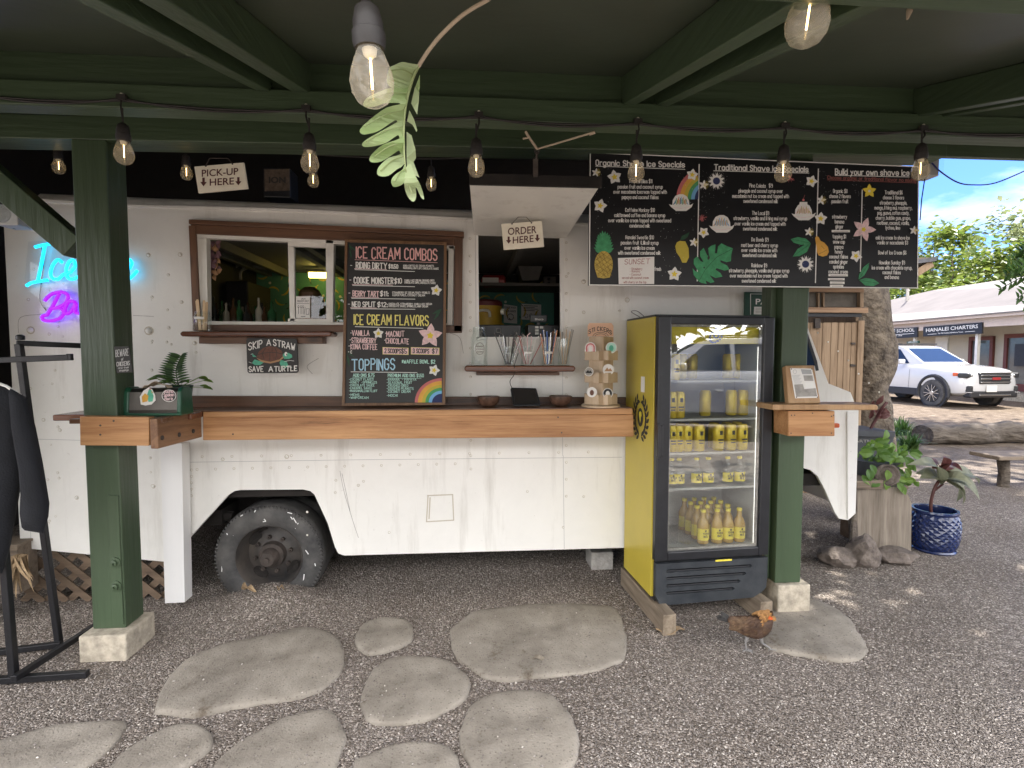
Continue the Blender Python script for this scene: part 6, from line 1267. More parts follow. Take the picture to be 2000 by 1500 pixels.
m = MB(); fbox(m, wF-.018, wF, .045, dF, z0+.02, z1); m.build('side_panel', M['gold_fridge'], fr, bevel=.003)
m = MB(); fbox(m, 0.001, wF-.001, .045, dF-.002, z1, z1+.012); m.build('top', M['black'], fr, bevel=.003)
m = MB(); fbox(m, .018, wF-.018, dF-.02, dF, z0+.02, z1); fbox(m, .0185, .035, .05, dF-.021, zd0, z1-.002); fbox(m, wF-.035, wF-.0185, .05, dF-.021, zd0, z1-.002); fbox(m, .036, wF-.036, .05, dF-.021, zd0, zg0-.004); fbox(m, .036, wF-.036, .05, dF-.021, z1-.045, z1-.002); m.build('liner', M['fridge_in'], fr)
# yellow sign band behind the glass
m = MB(); fbox(m, .04, wF-.04, .052, .062, zg1-.105, zg1+.01); sb = m.build('sign_band', M['label_yellow'], fr)
# door
dr_ = MB(); t0 = -.002
fbox(dr_, .004, ug0, t0, .042, zd0, z1); fbox(dr_, ug1, wF, t0, .042, zd0, z1); fbox(dr_, ug0, ug1, t0, .042, zg1, z1); fbox(dr_, ug0, ug1, t0, .042, zd0, zg0)
door = dr_.build('door', M['black'], fr, bevel=.006)
m = MB(); fbox(m, ug0, ug1, .012, .016, zg0, zg1); m.build('glass', M['door_glass'], door)
m = MB()
for a in (ug0, ug1-.012): fbox(m, a, a+.012, .022, .034, zg0, zg1)
for a in (zg0, zg1-.012): fbox(m, ug0+.013, ug1-.013, .022, .034, a, a+.012)
m.build('gasket', M['cinder'], door)
zh = FPL.at(1283, 860).z; m = MB(); fbox(m, -.003, .03, -.03, -.003, zh-.085, zh+.085); fbox(m, -.006, .012, -.036, -.02, zh-.095, zh+.095); m.build('handle', M['black'], door, bevel=.006)
# wreath emblem on the sign band (blue) and the side (black)
BD = Plane(fl(0, .0515, 0), -fb); m = MB(); wx, wy = 1399, 655
for i in range(15):
    a = 30+i*300/14-60; q = rot(petal(8, 2.6), 0, 0, a+75); m.sheet([(wx+13*math.sin(R(a))*1.0+x*.8, wy+1-14*math.cos(R(a)) + y*.8) for x, y in q] if False else [(wx+13*math.cos(R(a+90+0)) + x*.8, wy-13*math.sin(R(a+90)) + y*.8) for x, y in q], BD, m.nextoff(.0008), 0)
m.sheet(ell(wx, wy, 6.5, 6.5), BD, .0015, 0); m.sheet(ell(wx, wy, 2.5, 3.5), BD, .002, 1); m.build('wreath_emblem', [M['rb_n'] if False else flat('emblem blue', (.05, .10, .34), .5), M['label_yellow']], sb)
SDP = Plane(fl(0, 0, 0), -fu)
m = MB(); c0 = SDP.at(1251, 815)
def sd(a, b, off=.0016): return c0-fu*off+fb*(a)+Vector((0, 0, b))       # a: towards the back, b: up
def leafside(a, b, ang, l, w, off, mi=0):
    pts = petal(l, w, 6); P = [sd(a+(x*math.cos(R(ang))-y*math.sin(R(ang))), b-(x*math.sin(R(ang))+y*math.cos(R(ang))), off) for x, y in pts]; f = [tuple(q) for q in tessellate_polygon([P])]; m.add(P, f, mi)
for i in range(9):
    for s_ in (-1, 1):
        th = R(-90+s_*(10+i*17)); rr_ = .098; a, b = rr_*.95*math.cos(th), rr_*1.15*math.sin(th)
        tang = math.degrees(th)+s_*90
        # leaf pointing along the ring, splayed in and out
        for sp, of in ((40, .0016), (-40, .0019)):
            d_ = R(tang+sp*s_); l = .048; w = .011; n_ = 6; P = []
            for k_ in range(n_+1): t_ = k_/n_; P.append((a+math.cos(d_)*l*t_-math.sin(d_)*w*math.sin(math.pi*t_), b+math.sin(d_)*l*t_+math.cos(d_)*w*math.sin(math.pi*t_)))
            for k_ in range(n_-1, 0, -1): t_ = k_/n_; P.append((a+math.cos(d_)*l*t_+math.sin(d_)*w*math.sin(math.pi*t_), b+math.sin(d_)*l*t_-math.cos(d_)*w*math.sin(math.pi*t_)))
            Q = [sd(x, y, of+i*.00004) for x, y in P]; m.add(Q, [tuple(q) for q in tessellate_polygon([Q])], 0)
Q = [sd(.042*math.cos(i*.314), .055*math.sin(i*.314), .0016) for i in range(20)]; m.add(Q, [tuple(range(20))], 0)
Q = [sd(x, y, .0022) for x, y in ((-.018, .03), (0, .036), (.018, .028), (.02, .012), (.012, -.004), (.006, -.02), (.001, -.036), (-.006, -.02), (-.008, -.002), (-.02, .012))]; m.add(Q, [tuple(q) for q in tessellate_polygon([Q])], 1)
m.build('wreath_emblem', [M['ink'], M['label_yellow']], fr)
m = MB(); Q = [sd(.06+a_, .195+b_, .0012) for a_, b_ in ((-.028, -.045), (.028, -.045), (.028, .045), (-.028, .045))]; m.add([p-fb*.09 for p in Q], [(0, 1, 2, 3)], 0); m.build('sticker', M['paper'], fr)
# grille
zt_ = FPL.at(1400, 1094).z; cut = .035; gl = [(.008, z0+.05), (.03, z0+.0), (.10, z0-.012), (wF-.09, z0-.004), (wF-.03, z0+.03), (wF-.012, z0+.05), (wF-.006, z0+.11), (wF-.006, zt_), (.008, zt_)]
slots = []
for i in range(4):
    zz = zt_-.034-i*.042; u1_ = wF-.10-i*.035; slots.append([(.075, zz), (u1_-.012, zz), (u1_, zz-.009), (u1_-.012, zz-.018), (.075, zz-.018), (.066, zz-.009)])
m = MB(); m.prism([[fl(u, -.004, z) for u, z in l] for l in [gl]+slots], fb*.03); gr = m.build('grille', M['dark_grille'], fr, bevel=.003)
m = MB()
for i, sl_ in enumerate(slots): fbox(m, .07, sl_[2][0]-.01, .004, .02, sl_[4][1]-.004, sl_[4][1]+.007)
m.build('louvres', M['black'], gr, bevel=.002)
m = MB(); fbox(m, .016, wF-.016, .03, dF-.02, z0+.0, zd0-.004); m.build('plinth', M['chassis'], fr)
m = MB(); fbox(m, .36, .46, -.006, -.0045, zt_-.006, zt_+.004); m.build('sticker', M['label_yellow'], gr)
m = MB(); pp = [fl(.02, .3, z1+.014), fl(-.012, .36, z1+.05), fl(.05, .42, z1+.06), fl(.12, .45, z1+.02)]; m.tube(smoothpath(pp, 6), .0022, 5); m.build('loose_wire', M['wire'], fr)
# shelves and contents
SHZ = [FPL.at(1400, y).z for y in (744, 820, 887, 957)]
for z in SHZ:
    m = MB(); fbox(m, .045, wF-.05, .075, dF-.04, z-.010, z-.006); fbox(m, .045, wF-.05, .066, .074, z-.012, z+.0); m.build('wire_shelf', M['fridge_in'], fr)
m = MB(); fbox(m, wF-.055, wF-.045, .056, .066, zg0, zg1-.12); m.build('light_strip', glow('fridge lamp strip', (1, .97, .9), 1.0), fr)
def can(u, d, z, lab, grp, h=.150, r=.033):
    c = fl(u, d, z); m = MB(); m.lathe([(r*.8, 0), (r, .008), (r, h-.014), (r*.82, h-.003), (r*.82, h), (r*.76, h-.004)], c, 18); t = m.build('drink_can', M['can_yellow'], smooth=40); tag(t, lab, 'can', grp)
    if d < .16:
        m = MB(); n_ = 6
        def ring(a0, a1, q0, q1, mi):
            aa = [R(a0+(a1-a0)*i/n_) for i in range(n_+1)]; m.add([fl(u+(r+.0006)*math.cos(a), d+(r+.0006)*math.sin(a), z+q) for q in (q0, q1) for a in aa], [(i, i+1, i+n_+2, i+n_+1) for i in range(n_)], mi)
        ring(-105, -75, h*.62, h*.78, 0); ring(-120, -60, h*.40, h*.46, 0); ring(-114, -66, h*.30, h*.35, 0); m.build('print', M['ink'], t)
def uu(px, y=850, d=.11): P = Plane(fl(0, d, 0), -fb); return (P.at(px, y)-FP0).dot(fu)
def row(pxs, z, lab, grp, d=.115, **k):
    for px in pxs: can(uu(px, 800, d), d, z, lab, grp, **k)
row((1316,), SHZ[0], 'single tall yellow can on the topmost fridge shelf', 'cans on the topmost fridge shelf')
row((1310, 1326), SHZ[1], 'yellow can on the second fridge shelf, behind the car reflection', 'cans on the second fridge shelf'); row((1377, 1428, 1450), SHZ[1], 'yellow can on the second fridge shelf, behind the car reflection', 'cans on the second fridge shelf', d=.2)
row((1312, 1325, 1342, 1366, 1404, 1428, 1450), SHZ[2], 'yellow can on the third fridge shelf, the fullest row of cans', 'cans on the third fridge shelf'); row((1330, 1356, 1395, 1420, 1440), SHZ[2], 'yellow can on the third fridge shelf, the fullest row of cans', 'cans on the third fridge shelf', d=.20)
row((1330, 1350, 1420, 1440), SHZ[0], 'yellow can at the back of the topmost fridge shelf', 'back cans on the topmost fridge shelf', d=.3)
def bottle(u, d, z, lab, grp, h=.195, r=.033, full=True):
    c = fl(u, d, z); t = thing('drink_bottle', c, lab, 'bottle', grp)
    m = MB(); m.lathe([(r*.85, 0), (r, .006), (r, h*.55), (r*.8, h*.66), (r*.42, h*.78), (r*.38, h*.93)], c, 16); m.build('bottle', M['amber'] if full else M['glass'], t, smooth=45)
    m = MB(); m.lathe([(r*.46, h*.93), (r*.46, h), (r*.4, h+.002)], c, 14); m.build('cap', M['label_yellow'], t, smooth=40)
    n_ = 10; aa = [R(-178+176*i/n_) for i in range(n_+1)]
    m = MB(); m.add([fl(u+(r+.0008)*math.cos(a), d+(r+.0008)*math.sin(a), z+q) for q in (h*.12, h*.46) for a in aa], [(i, i+1, i+n_+2, i+n_+1) for i in range(n_)]); lb = m.build('label', M['label_yellow'], t, smooth=60)
    if d < .16:
        LP = Plane(fl(0, d-r-.0016, 0), -fb); m = MB(); q0 = LP.o
        def tx(s_, uc, zc, w_, h_): 
            # printed word on the label
            a = fl(uc-w_/2, d-r-.0016, zc); 
            x = 0
            tot = len(s_)*5-1.4
            for ch in s_:
                for st in GLYPH.get(ch, []):
                    pts = [a+fu*((x+p_[0])*w_/tot)+Vector((0, 0, (p_[1]-2)*h_/6)) for p_ in st]
                    for e0, e1 in zip(pts, pts[1:]): m.bar(e0, e1, .0018, .0006, up=(0, 1, 0))
                x += 5
        tx('YERBA', u, z+h*.30, .036, .012); tx('MATE', u, z+h*.21, .026, .012); m.lathe([(.006, 0), (.005, .0006)], fl(u, d-r-.001, z+h*.41), 10, axis=-fb); m.build('print', M['ink'], lb)
zb = zg0+.004
for px in (1360, 1392, 1414, 1438): pass
for px in (1373.5, 1400.5, 1422, 1444): bottle(uu(px, 1000, .10), .10, zb, 'amber bottle with a yellow label in the front row of the fridge floor', 'front bottles on the fridge floor')
for d, n_ in ((.18, 4), (.26, 4), (.34, 4)):
    for i in range(n_): bottle(uu(1373.5, 1000, .10)+i*.0655+.004, d, zb, 'amber bottle standing behind the front row on the fridge floor', 'rear bottles on the fridge floor')
for px in (1311, 1326, 1360, 1383, 1421, 1444): bottle(uu(px, 920, .12), .12, SHZ[3], 'bottle with a yellow label on the lowest wire shelf of the fridge', 'bottles on the lowest wire shelf', h=.16, r=.031, full=False)
for px, r, h in ((1313, .036, .145), (1341, .042, .145)):
    d = .13 if px < 1320 else .10; c = fl(uu(px, 1030, d), d, zb); m = MB(); m.lathe([(r*.9, 0), (r, .005), (r, h), (r*.92, h), (r*.92, .01), (.001, .008)], c, 24, cap1=False); o = m.build('water_jug', M['acrylic'], smooth=50); tag(o, 'clear plastic jug on the fridge floor beside the amber bottles', 'jug', 'clear jugs on the fridge floor')
# skids
for u, px, lab, y0 in ((.035, 1300, 'long grey timber skid sticking out under the near side of the fridge', -.13), (wF-.05, 1490, 'short grey timber skid under the fridge beside the hen', -.07)):
    m = MB(); m.obox(fl(u, (y0+dF+.05)/2, .058), .075, dF+.05-y0, .116, MF); o = m.build('skid', M['grey_wood_y'], bevel=.005); tag(o, lab, 'skid', 'timber skids under the fridge')
# ---------------- hen ----------------
hz = onZ(1455, 1272, 0); hen = thing('hen', (hz.x+.03, hz.y, 0), 'small brown hen with golden neck feathers walking on the gravel beside the fridge', 'hen')
HB = lambda px, py, dy=0.0: onY(px, py, hz.y+dy)
def hmat():
    m, N, L, b = newmat('hen feathers'); v = tex(N, L, 'ShaderNodeTexVoronoi', 52, stretch=(.6, 1, 1)); t = tex(N, L, 'ShaderNodeTexNoise', 16, Detail=6, Roughness=.7)
    r = ramp(N, L, t.outputs['Fac'], [(.28, (.03, .016, .01)), (.48, (.085, .042, .02)), (.62, (.15, .09, .045)), (.76, (.24, .17, .10))]); r2 = ramp(N, L, v.outputs['Distance'], [(.1, (1, 1, 1)), (.6, (.45, .4, .36))])
    mm = N.new('ShaderNodeMixRGB'); mm.blend_type = 'MULTIPLY'; mm.inputs[0].default_value = .75; L.new(r.outputs[0], mm.inputs[1]); L.new(r2.outputs[0], mm.inputs[2]); L.new(mm.outputs[0], b.inputs['Base Color']); b.inputs['Roughness'].default_value = .75; addbump(N, L, b, v.outputs['Distance'], .5, .006); return m
hm = hmat(); hg = flat('golden hackle', (.26, .10, .025), .7, var=.5, scale=60, c2=(.44, .23, .07), stretch=(1, 1, .3)); hk = flat('dark tail feather', (.014, .012, .010), .6, var=.4, scale=40)
def skinned(name, joints, edges, rad, mt, parent, sub=2):
    o0 = ROOT[parent.name]; me = bpy.data.meshes.new(name); me.from_pydata([tuple(Vector(j)-o0) for j in joints], edges, []); o = bpy.data.objects.new(name, me); COL.objects.link(o); o.parent = parent; me.materials.append(mt); ROOT[o.name] = o0
    sk = o.modifiers.new('skin', 'SKIN'); 
    for i, r in enumerate(rad): v = me.skin_vertices[0].data[i]; v.radius = r if isinstance(r, tuple) else (r, r); v.use_root = (i == 0)
    sk.use_smooth_shade = True; s_ = o.modifiers.new('sub', 'SUBSURF'); s_.levels = s_.render_levels = sub; return o
body = MB(); rings = [(1418, 1203, .008, .012), (1425, 1206, .022, .028), (1438, 1211, .040, .046), (1455, 1216, .052, .058), (1472, 1218, .057, .062), (1488, 1217, .055, .060), (1500, 1213, .046, .056), (1508, 1206, .036, .048), (1511, 1199, .027, .036), (1512, 1192, .021, .026), (1514, 1188, .012, .014)]
nb = 18; vs = []
for px, py, ry, rz in rings:
    c_ = HB(px, py)
    for j in range(nb): a = 2*math.pi*j/nb; vs.append(c_+Vector((0.0, math.cos(a)*ry, math.sin(a)*rz*(1.0 if math.sin(a) > 0 else 1.08))))
fs = [(i*nb+j, i*nb+(j+1) % nb, (i+1)*nb+(j+1) % nb, (i+1)*nb+j) for i in range(len(rings)-1) for j in range(nb)]+[tuple(range(nb)), tuple(range(len(rings)*nb-1, (len(rings)-1)*nb-1, -1))]
body.add(vs, fs); bo = body.build('body', hm, hen, smooth=80)
dm = bo.modifiers.new('sub', 'SUBSURF'); dm.levels = dm.render_levels = 1
m = MB(); rr = random.Random(9)
for i in range(150):
    t_ = .15+.85*rr.random(); a = rr.uniform(-2.9, .1); q = HB(1512-26*t_, 1188+18*t_); rad = .020+.034*t_; b = q+Vector((rr.uniform(-.006, .006), rad*math.sin(a+1.4)*-.9, rad*math.cos(a+1.4)*1.05)); leafblade(m, b, b+Vector((-.022, rr.uniform(-.004, .003), -.012+rr.uniform(-.006, .006))), .005, (0, -.6, .8), .1, k=4)
m.build('hackle', hg, hen)
m = MB()
for i in range(130):
    px = rr.uniform(1424, 1485); f_ = (px-1424)/61; q = HB(px, 1206+12*f_); r_y = .03+.026*f_; a = rr.uniform(.15, 2.5); b = q+Vector((0, -r_y*math.sin(a)*1.02, .058*math.cos(a)*(.5+.5*f_)+.003)); leafblade(m, b, b+Vector((-.036, -.004, -.012)), .009, (0, -.7, .7), .1, k=4)
m.build('wing_feathers', hm, hen)
m = MB()
for i in range(13):
    a = R(138+rr.uniform(-14, 30)); b = HB(1424, 1206, rr.uniform(-.012, .012)); l = rr.uniform(.075, .105); leafblade(m, b, b+Vector((math.cos(a)*l, rr.uniform(-.03, .03), math.sin(a)*l*.62)), .012, (0, -.8, .6), .12)
m.build('tail', hk, hen)
m = MB(); hc = HB(1511, 1196); m.lathe([(.001, 0), (.012, .004), (.017, .016), (.016, .028), (.009, .038), (.001, .042)], hc+Vector((-.02, -.012, .002)), 16, axis=(1, -.15, -.12)); m.build('head', hg, hen, smooth=80)
m = MB(); b_ = HB(1517, 1205)+Vector((-.006, -.012, .012)); m.lathe([(.0065, 0), (.005, .008), (.0008, .019)], b_, 8, axis=(1, -.1, -.35)); m.build('beak', M['dry'], hen, smooth=60)
m = MB(); m.slab([(1504, 1198), (1508, 1194), (1512, 1196), (1516, 1199), (1514, 1203), (1508, 1203)], PY(hz.y-.03), .004, 0); m.slab([(1510, 1209), (1514, 1207), (1516, 1212), (1512, 1214)], PY(hz.y-.028), .004, 0); m.build('comb', M['lamp_red'], hen)
m = MB(); m.lathe([(.003, 0), (.001, .002)], HB(1510, 1204, -.030), 8, axis=(0, -1, 0)); m.build('eye', M['ink'], hen)
def hleg(hip, foot, kn):
    m = MB(); K_ = Vector(kn); m.tube([hip, K_], [.017, .007], 8); f = Vector(foot); m.tube([K_, f], [.0055, .0042], 8)
    for a, l in ((0, .042), (35, .036), (-35, .036), (180, .022)): d = Vector((math.cos(R(a)), math.sin(R(a)), 0)); m.tube([f, f+d*l*.6+Vector((0, 0, .003)), f+d*l+Vector((0, 0, -.006))], [.0042, .0038, .0018], 6)
    m.build('leg', flat('grey scaly leg', (.22, .21, .2), .6), hen, smooth=60)
gz_ = lambda p: Vector((p.x, p.y, groundz(p.x, p.y)+.008))
f1 = gz_(onZ(1456, 1272)); f2_ = gz_(onZ(1513, 1270)); hen.scale = (.88, .88, .88); hleg(HB(1460, 1232), f1, HB(1455, 1252)); hleg(HB(1486, 1234), f2_, HB(1492, 1254))
# ---------------- beyond the truck: shed, trees, pots, log, car, shop building ----------------
def cw(X, d, z=0.0): return RT*X+FW0*d+Vector((0, 0, z))
# shed
YS = 5.4; SHP = PY(YS)
t = thing('wooden_shed', onY(1630, 900, YS)*1.0, 'weathered brown board shed behind the truck cab', 'shed'); t.location.z = 0; ROOT[t.name].z = 0
m = MB(); xs_ = [1540, 1562, 1583, 1607, 1624, 1638, 1650, 1664, 1677]
for a, b in zip(xs_, xs_[1:]):
    m = MB(); A = onY(a+.4, 630, YS); Bq = onY(b-.4, 630, YS); m.box(A.x, Bq.x, YS, YS+.025, 0, A.z); m.build('board', M['shed'], t, bevel=.003)
A = onY(1677, 626, YS-.02); Bq = onY(1689, 626, YS-.02); m = MB(); m.box(A.x, Bq.x, YS-.02, YS+.06, 0, A.z); m.build('corner_post', M['shed'], t, bevel=.003)
m = MB(); m.slab([(1540, 600), (1696, 601), (1696, 611), (1540, 610)], PY(YS-.05), .06, 0); m.build('batten', M['shed_x'], t, bevel=.003)
m = MB(); m.slab([(1540, 611), (1683, 612), (1683, 619), (1540, 618)], PY(YS-.02), .04, 0); m.build('track', M['black_metal'], t)
m = MB(); m.slab([(1592, 622), (1603, 622), (1603, 641), (1592, 641)], PY(YS-.03), .03, 0); m.build('roller', M['rust'], t, bevel=.003)
m = MB(); m.slab([(1663, 669), (1671, 669), (1671, 673), (1663, 673)], PY(YS-.015), .02, 0); m.slab([(1662, 711), (1671, 712), (1671, 716), (1662, 716)], PY(YS-.015), .02, 0); m.build('strap_hinges', M['rust'], t)
m = MB(); m.slab([(1540, 545), (1688, 547), (1688, 571), (1540, 569)], PY(YS-.03), .05, 0); m.build('batten', M['shed_x'], t, bevel=.003)
m = MB(); m.slab([(1680, 571), (1687, 571), (1687, 600), (1680, 600)], PY(YS-.03), .05, 0); m.build('corner_post', M['shed'], t, bevel=.003)
m = MB(); A = onY(1540, 566, YS+.03); Bq = onY(1685, 600, YS+.03); m.box(A.x, Bq.x, YS+.03, YS+.06, Bq.z, A.z); m.build('screen', flat('dim screen', (.10, .085, .065), .7, var=.3), t)
for px in (1598, 1608): 
    m = MB(); m.slab([(px, 572), (px+3, 572), (px+3, 600), (px, 600)], PY(YS-.0), .03, 0); m.build('stile', M['shed'], t)
A = onY(1530, 560, YS); Bq = onY(1690, 560, YS); rz = A.z
m = MB(); m.prism([[Vector((A.x-.3, 4.9, rz-.02)), Vector((Bq.x+.34, 4.9, rz+.20)), Vector((Bq.x+.34, 4.9, rz+.24)), Vector((A.x-.3, 4.9, rz+.02))]], (0, 2.2, 0.0)); m.build('roof', M['tin'], t)
m = MB(); m.bar((Bq.x+.02, 4.95, rz-.01), (Bq.x+.33, 4.95, rz+.185), .04, .07); m.build('rake_board', M['shed'], t, bevel=.003)
m = MB(); m.box(A.x, Bq.x-.03, YS+1.8, YS+1.85, 0, rz+.1); m.box(Bq.x-.04, Bq.x-.01, YS+.07, YS+1.8, 0, rz); m.build('side_wall', M['shed'], t)
# carved eave end poking out over the menu board
m = MB(); m.slab([(1770, 503), (1820, 503), (1818, 510), (1806, 516), (1806, 528), (1770, 530)], PY(5.0), .5, 0); o = m.build('eave_end', M['grey_wood_x']); tag(o, 'carved weathered roof eave end behind the far edge of the menu board', 'eave'); o.parent = t; o.matrix_parent_inverse = t.matrix_world.inverted(); o.location = o.location-t.location; del o['label']; del o['category']
def leaves(mb_, c, rad, n, size, rnd, clumps=30, inner=.35, flat_=.75, m=0):
    c = Vector(c); cs = []
    for i in range(clumps):
        while True:
            v = Vector((rnd.uniform(-1, 1), rnd.uniform(-1, 1), rnd.uniform(-1, 1)))
            if inner < v.length < 1: break
        cs.append((Vector((v.x*rad[0], v.y*rad[1], v.z*rad[2]))+c, rnd.uniform(.16, .36)*max(rad)))
    for i in range(n):
        q, r = cs[i % clumps]; v = Vector((rnd.gauss(0, .5), rnd.gauss(0, .5), rnd.gauss(0, .38)))*r; p = q+v
        d = Vector((rnd.uniform(-1, 1), rnd.uniform(-1, 1), rnd.uniform(-.7, .35))).normalized(); u = d.cross(Vector((rnd.uniform(-.5, .5), rnd.uniform(-.5, .5), 1))).normalized(); s = size*rnd.uniform(.6, 1.25); w = s*.34
        nn = u.cross(d)*(w*.3)
        mb_.add([p, p+d*s*.5+u*w+nn, p+d*s, p+d*s*.5-u*w+nn], [(0, 1, 2, 3)], m)
    return cs
def limb(mb_, a, b, r0, r1, rnd, k=6, wob=.08):
    a, b = Vector(a), Vector(b); L_ = (b-a).length
    pts = [a.lerp(b, i/k)+Vector((rnd.uniform(-1, 1), rnd.uniform(-1, 1), rnd.uniform(-.4, .4)))*(wob*L_*(0 if i in (0,) else 1)*.5) for i in range(k+1)]; mb_.tube(smoothpath(pts, 3), [r0+(r1-r0)*i/(k*3) for i in range(k*3+1)], 9); return pts[-1]
def tree(name, base, h, rad, n, size, mt, lab, cat='tree', grp=None, seed=1, tr_r=.16, clumps=34, lean=(0, 0), inner=.35, bark='bark', cz=None):
    rnd = random.Random(seed); base = Vector(base); t = thing(name, base, lab, cat, grp); m = MB(); top = base+Vector((lean[0], lean[1], h)); c = top+Vector((0, 0, 0 if cz is None else cz))
    fork = base.lerp(top, .6); limb(m, base+Vector((0, 0, -.1)), fork, tr_r, tr_r*.65, rnd, 6, .05)
    cr = MB(); cs = leaves(cr, c, rad, n, size, rnd, clumps, inner)
    for q, r in cs[::3]: limb(m, fork, q, tr_r*.45, .015, rnd, 4, .12)
    m.build('trunk', M[bark], t, smooth=60); cr.build('crown', M[mt], t); return t
# mottled tree trunk beside the shed, its crown shading the yard
tb = onZ(1690, 905); TY = 6.6
t = thing('shade_tree', (onY(1692, 800, TY).x, TY, 0), 'broad tree with thick mottled wavy trunk right beside the shed', 'tree')
m = MB(); prof = [(905, 1686, 52), (850, 1694, 46), (800, 1698, 38), (760, 1696, 36), (720, 1701, 40), (680, 1700, 42), (645, 1697, 40), (610, 1694, 36), (580, 1690, 36), (540, 1690, 37), (480, 1694, 34), (420, 1700, 32)]
pts = [onY(cx_-4, y, TY) for y, cx_, r in prof]; rs = [r*TY/F*1.12 for y, cx_, r in prof]; pts[0].z = -.1
pts += [pts[-1]+Vector((.2, -.1, .9))]; rs += [.16]
sp = smoothpath(pts, 4); rr2 = []
for i in range(len(sp)): q = i/4; a_ = int(min(q, len(rs)-2)); rr2.append(rs[a_]+(rs[a_+1]-rs[a_])*(q-a_))
m.tube(sp, rr2, 26)
m.v = [tuple(Vector(v)+Vector((mnoise.noise(Vector((v[0]*5, v[1]*5, v[2]*2.5))), mnoise.noise(Vector((v[0]*5+9, v[1]*5, v[2]*2.5))), 0))*.055) for v in m.v]
rnd = random.Random(6); cr = MB()
cs = leaves(cr, (5.3, 6.0, 7.3), (3.2, 3.0, 1.6), 5200, .22, rnd, 46, .2)
for q, r in cs[::4]: limb(m, sp[-1], q, .10, .02, rnd, 5, .1)
m.build('trunk', M['bark'], t, smooth=70); cr.build('crown', M['tree_m'], t)
# a second tree just out of frame, its dark branch reaching in
t = tree('shade_tree', (7.6, 4.3, 0), 6.6, (3.8, 3.6, 1.7), 6200, .22, 'tree_m', 'shade tree whose branch reaches in at the far edge beside the shop roof', seed=12, tr_r=.2, clumps=52, inner=.1)
br = thing('leafy_branch', onY(2030, 500, 4.6), 'dark green leafy branch poking in at the picture edge above the shop roof', 'branch'); m = MB(); rnd = random.Random(8)
def frond(a, b, n, l):
    a, b = Vector(a), Vector(b); m.tube([a, b], .004, 5)
    for i in range(n):
        q = a.lerp(b, (i+.5)/n); d = (b-a).normalized()
        for s_ in (-1, 1): leafblade(m, q, q+(d*.5+Vector((rnd.uniform(-.1, .1), rnd.uniform(-.3, .3), s_*.8))).normalized()*l*(1-.5*i/n), l*.13, (0, -1, .2), .1, k=4)
hub = onY(2075, 470, 4.6)
for (x, y, l) in ((1950, 566, .13), (1962, 540, .14), (1985, 585, .13), (1968, 512, .13), (2000, 600, .12), (1990, 492, .14), (2010, 560, .14), (1975, 530, .12), (1998, 520, .14)): frond(onY(2060+(y-540)*.2, 490+(y-540)*.5, 4.6+rnd.uniform(-.2, .2)), onY(x, y, 4.6+rnd.uniform(-.2, .2)), 11, l)
m.build('leaves', M['tree_d'], br); m = MB(); m.tube([hub, onY(2200, 420, 4.5), (7.2, 4.3, 4.3)], [.02, .03, .05], 8); m.build('stem', M['bark'], br)
# background trees
tree('shade_tree', (15.5, 10.0, 0), 10.8, (5, 4.6, 1.9), 6000, .3, 'tree_m', 'tall shade tree standing out of frame over the log', seed=14, tr_r=.24, clumps=50, inner=.1, lean=(-2.5, .8))
tree('tree', cw(27, 34), 6.4, (4.4, 4, 3.0), 4200, .42, 'tree_l', 'sunny yellow green tree behind the shop roof, in the middle', grp=None, seed=21, clumps=44)
tree('tree', cw(35, 38), 7.8, (5, 4, 3.8), 4600, .44, 'tree_p', 'pale grey green tree behind the shop roof at the far edge', seed=22, clumps=48)
tree('tree', cw(23.5, 31), 4.0, (3.4, 3, 2.3), 3000, .34, 'tree_l', 'low yellow leaved tree next to the menu board and the shed eave', seed=23, clumps=34)
tree('tree', cw(31, 42), 5.6, (7, 4, 3.2), 3600, .5, 'tree_m', 'dark green tree mass just above the shop roof ridge', seed=24, clumps=40)
for i, (X_, d_, h_) in enumerate(((-9, -15, 4.2), (-2, -17, 5.2), (6, -16, 4.6), (13, -15, 5.4), (20, -13, 4.4), (27, -10, 5))): tree('tree', cw(X_, d_), h_, (4.2, 3.0, h_*.48), 2600, .85, ('tree_m', 'tree_d')[i % 2], 'roadside tree behind the viewer, seen only as a reflection', grp='roadside trees behind the viewer', seed=60+i, clumps=30, inner=.1)
# shop building along the car park
XB = 15.9
b_ = thing('shop_building', cw(XB, 22), 'long low beige shop building with a pale roof beyond the car', 'building')
def bw(d0, d1, z0_, z1_, x0=0.0, x1=.15): 
    P = [cw(XB+x0, d0, z0_), cw(XB+x0, d1, z0_), cw(XB+x0, d1, z1_), cw(XB+x0, d0, z1_)]; return P, RT*(x1-x0)
def bpart(name, mt, *a, parent=None, bevel=0, **k):
    m = MB(); P, v = bw(*a, **k); m.prism([P], v); return m.build(name, M[mt], parent or b_, bevel=bevel)
def dat(px): r = ray(px, 692); return XB/ (r.dot(RT)/r.dot(FW0))        # distance along the front seen at a column
bpart('wall', 'b_wall', 8, 40, 0, 2.75, x0=1.3, x1=1.5); bpart('fascia', 'b_fascia', 8, 40, 2.42, 2.78, x0=0, x1=.06)
bpart('base', 'concrete', 8, 40, 0, .22, x0=.2, x1=1.29)
m = MB(); m.prism([[cw(XB-.25, 8, 2.72), cw(XB-.25, 40, 2.72), cw(XB-.25, 40, 2.86), cw(XB-.25, 8, 2.86)]], RT*.02); m.build('gutter', M['b_fascia'], b_)
m = MB(); P = [cw(XB-.3, 8, 2.80), cw(XB-.3, 40, 2.80), cw(XB+5.5, 40, 3.9), cw(XB+4.5, 26, 4.55), cw(XB+5.5, 8, 4.7)]; m.prism([P], (0, 0, .05)); m.build('roof', M['b_roof'], b_)
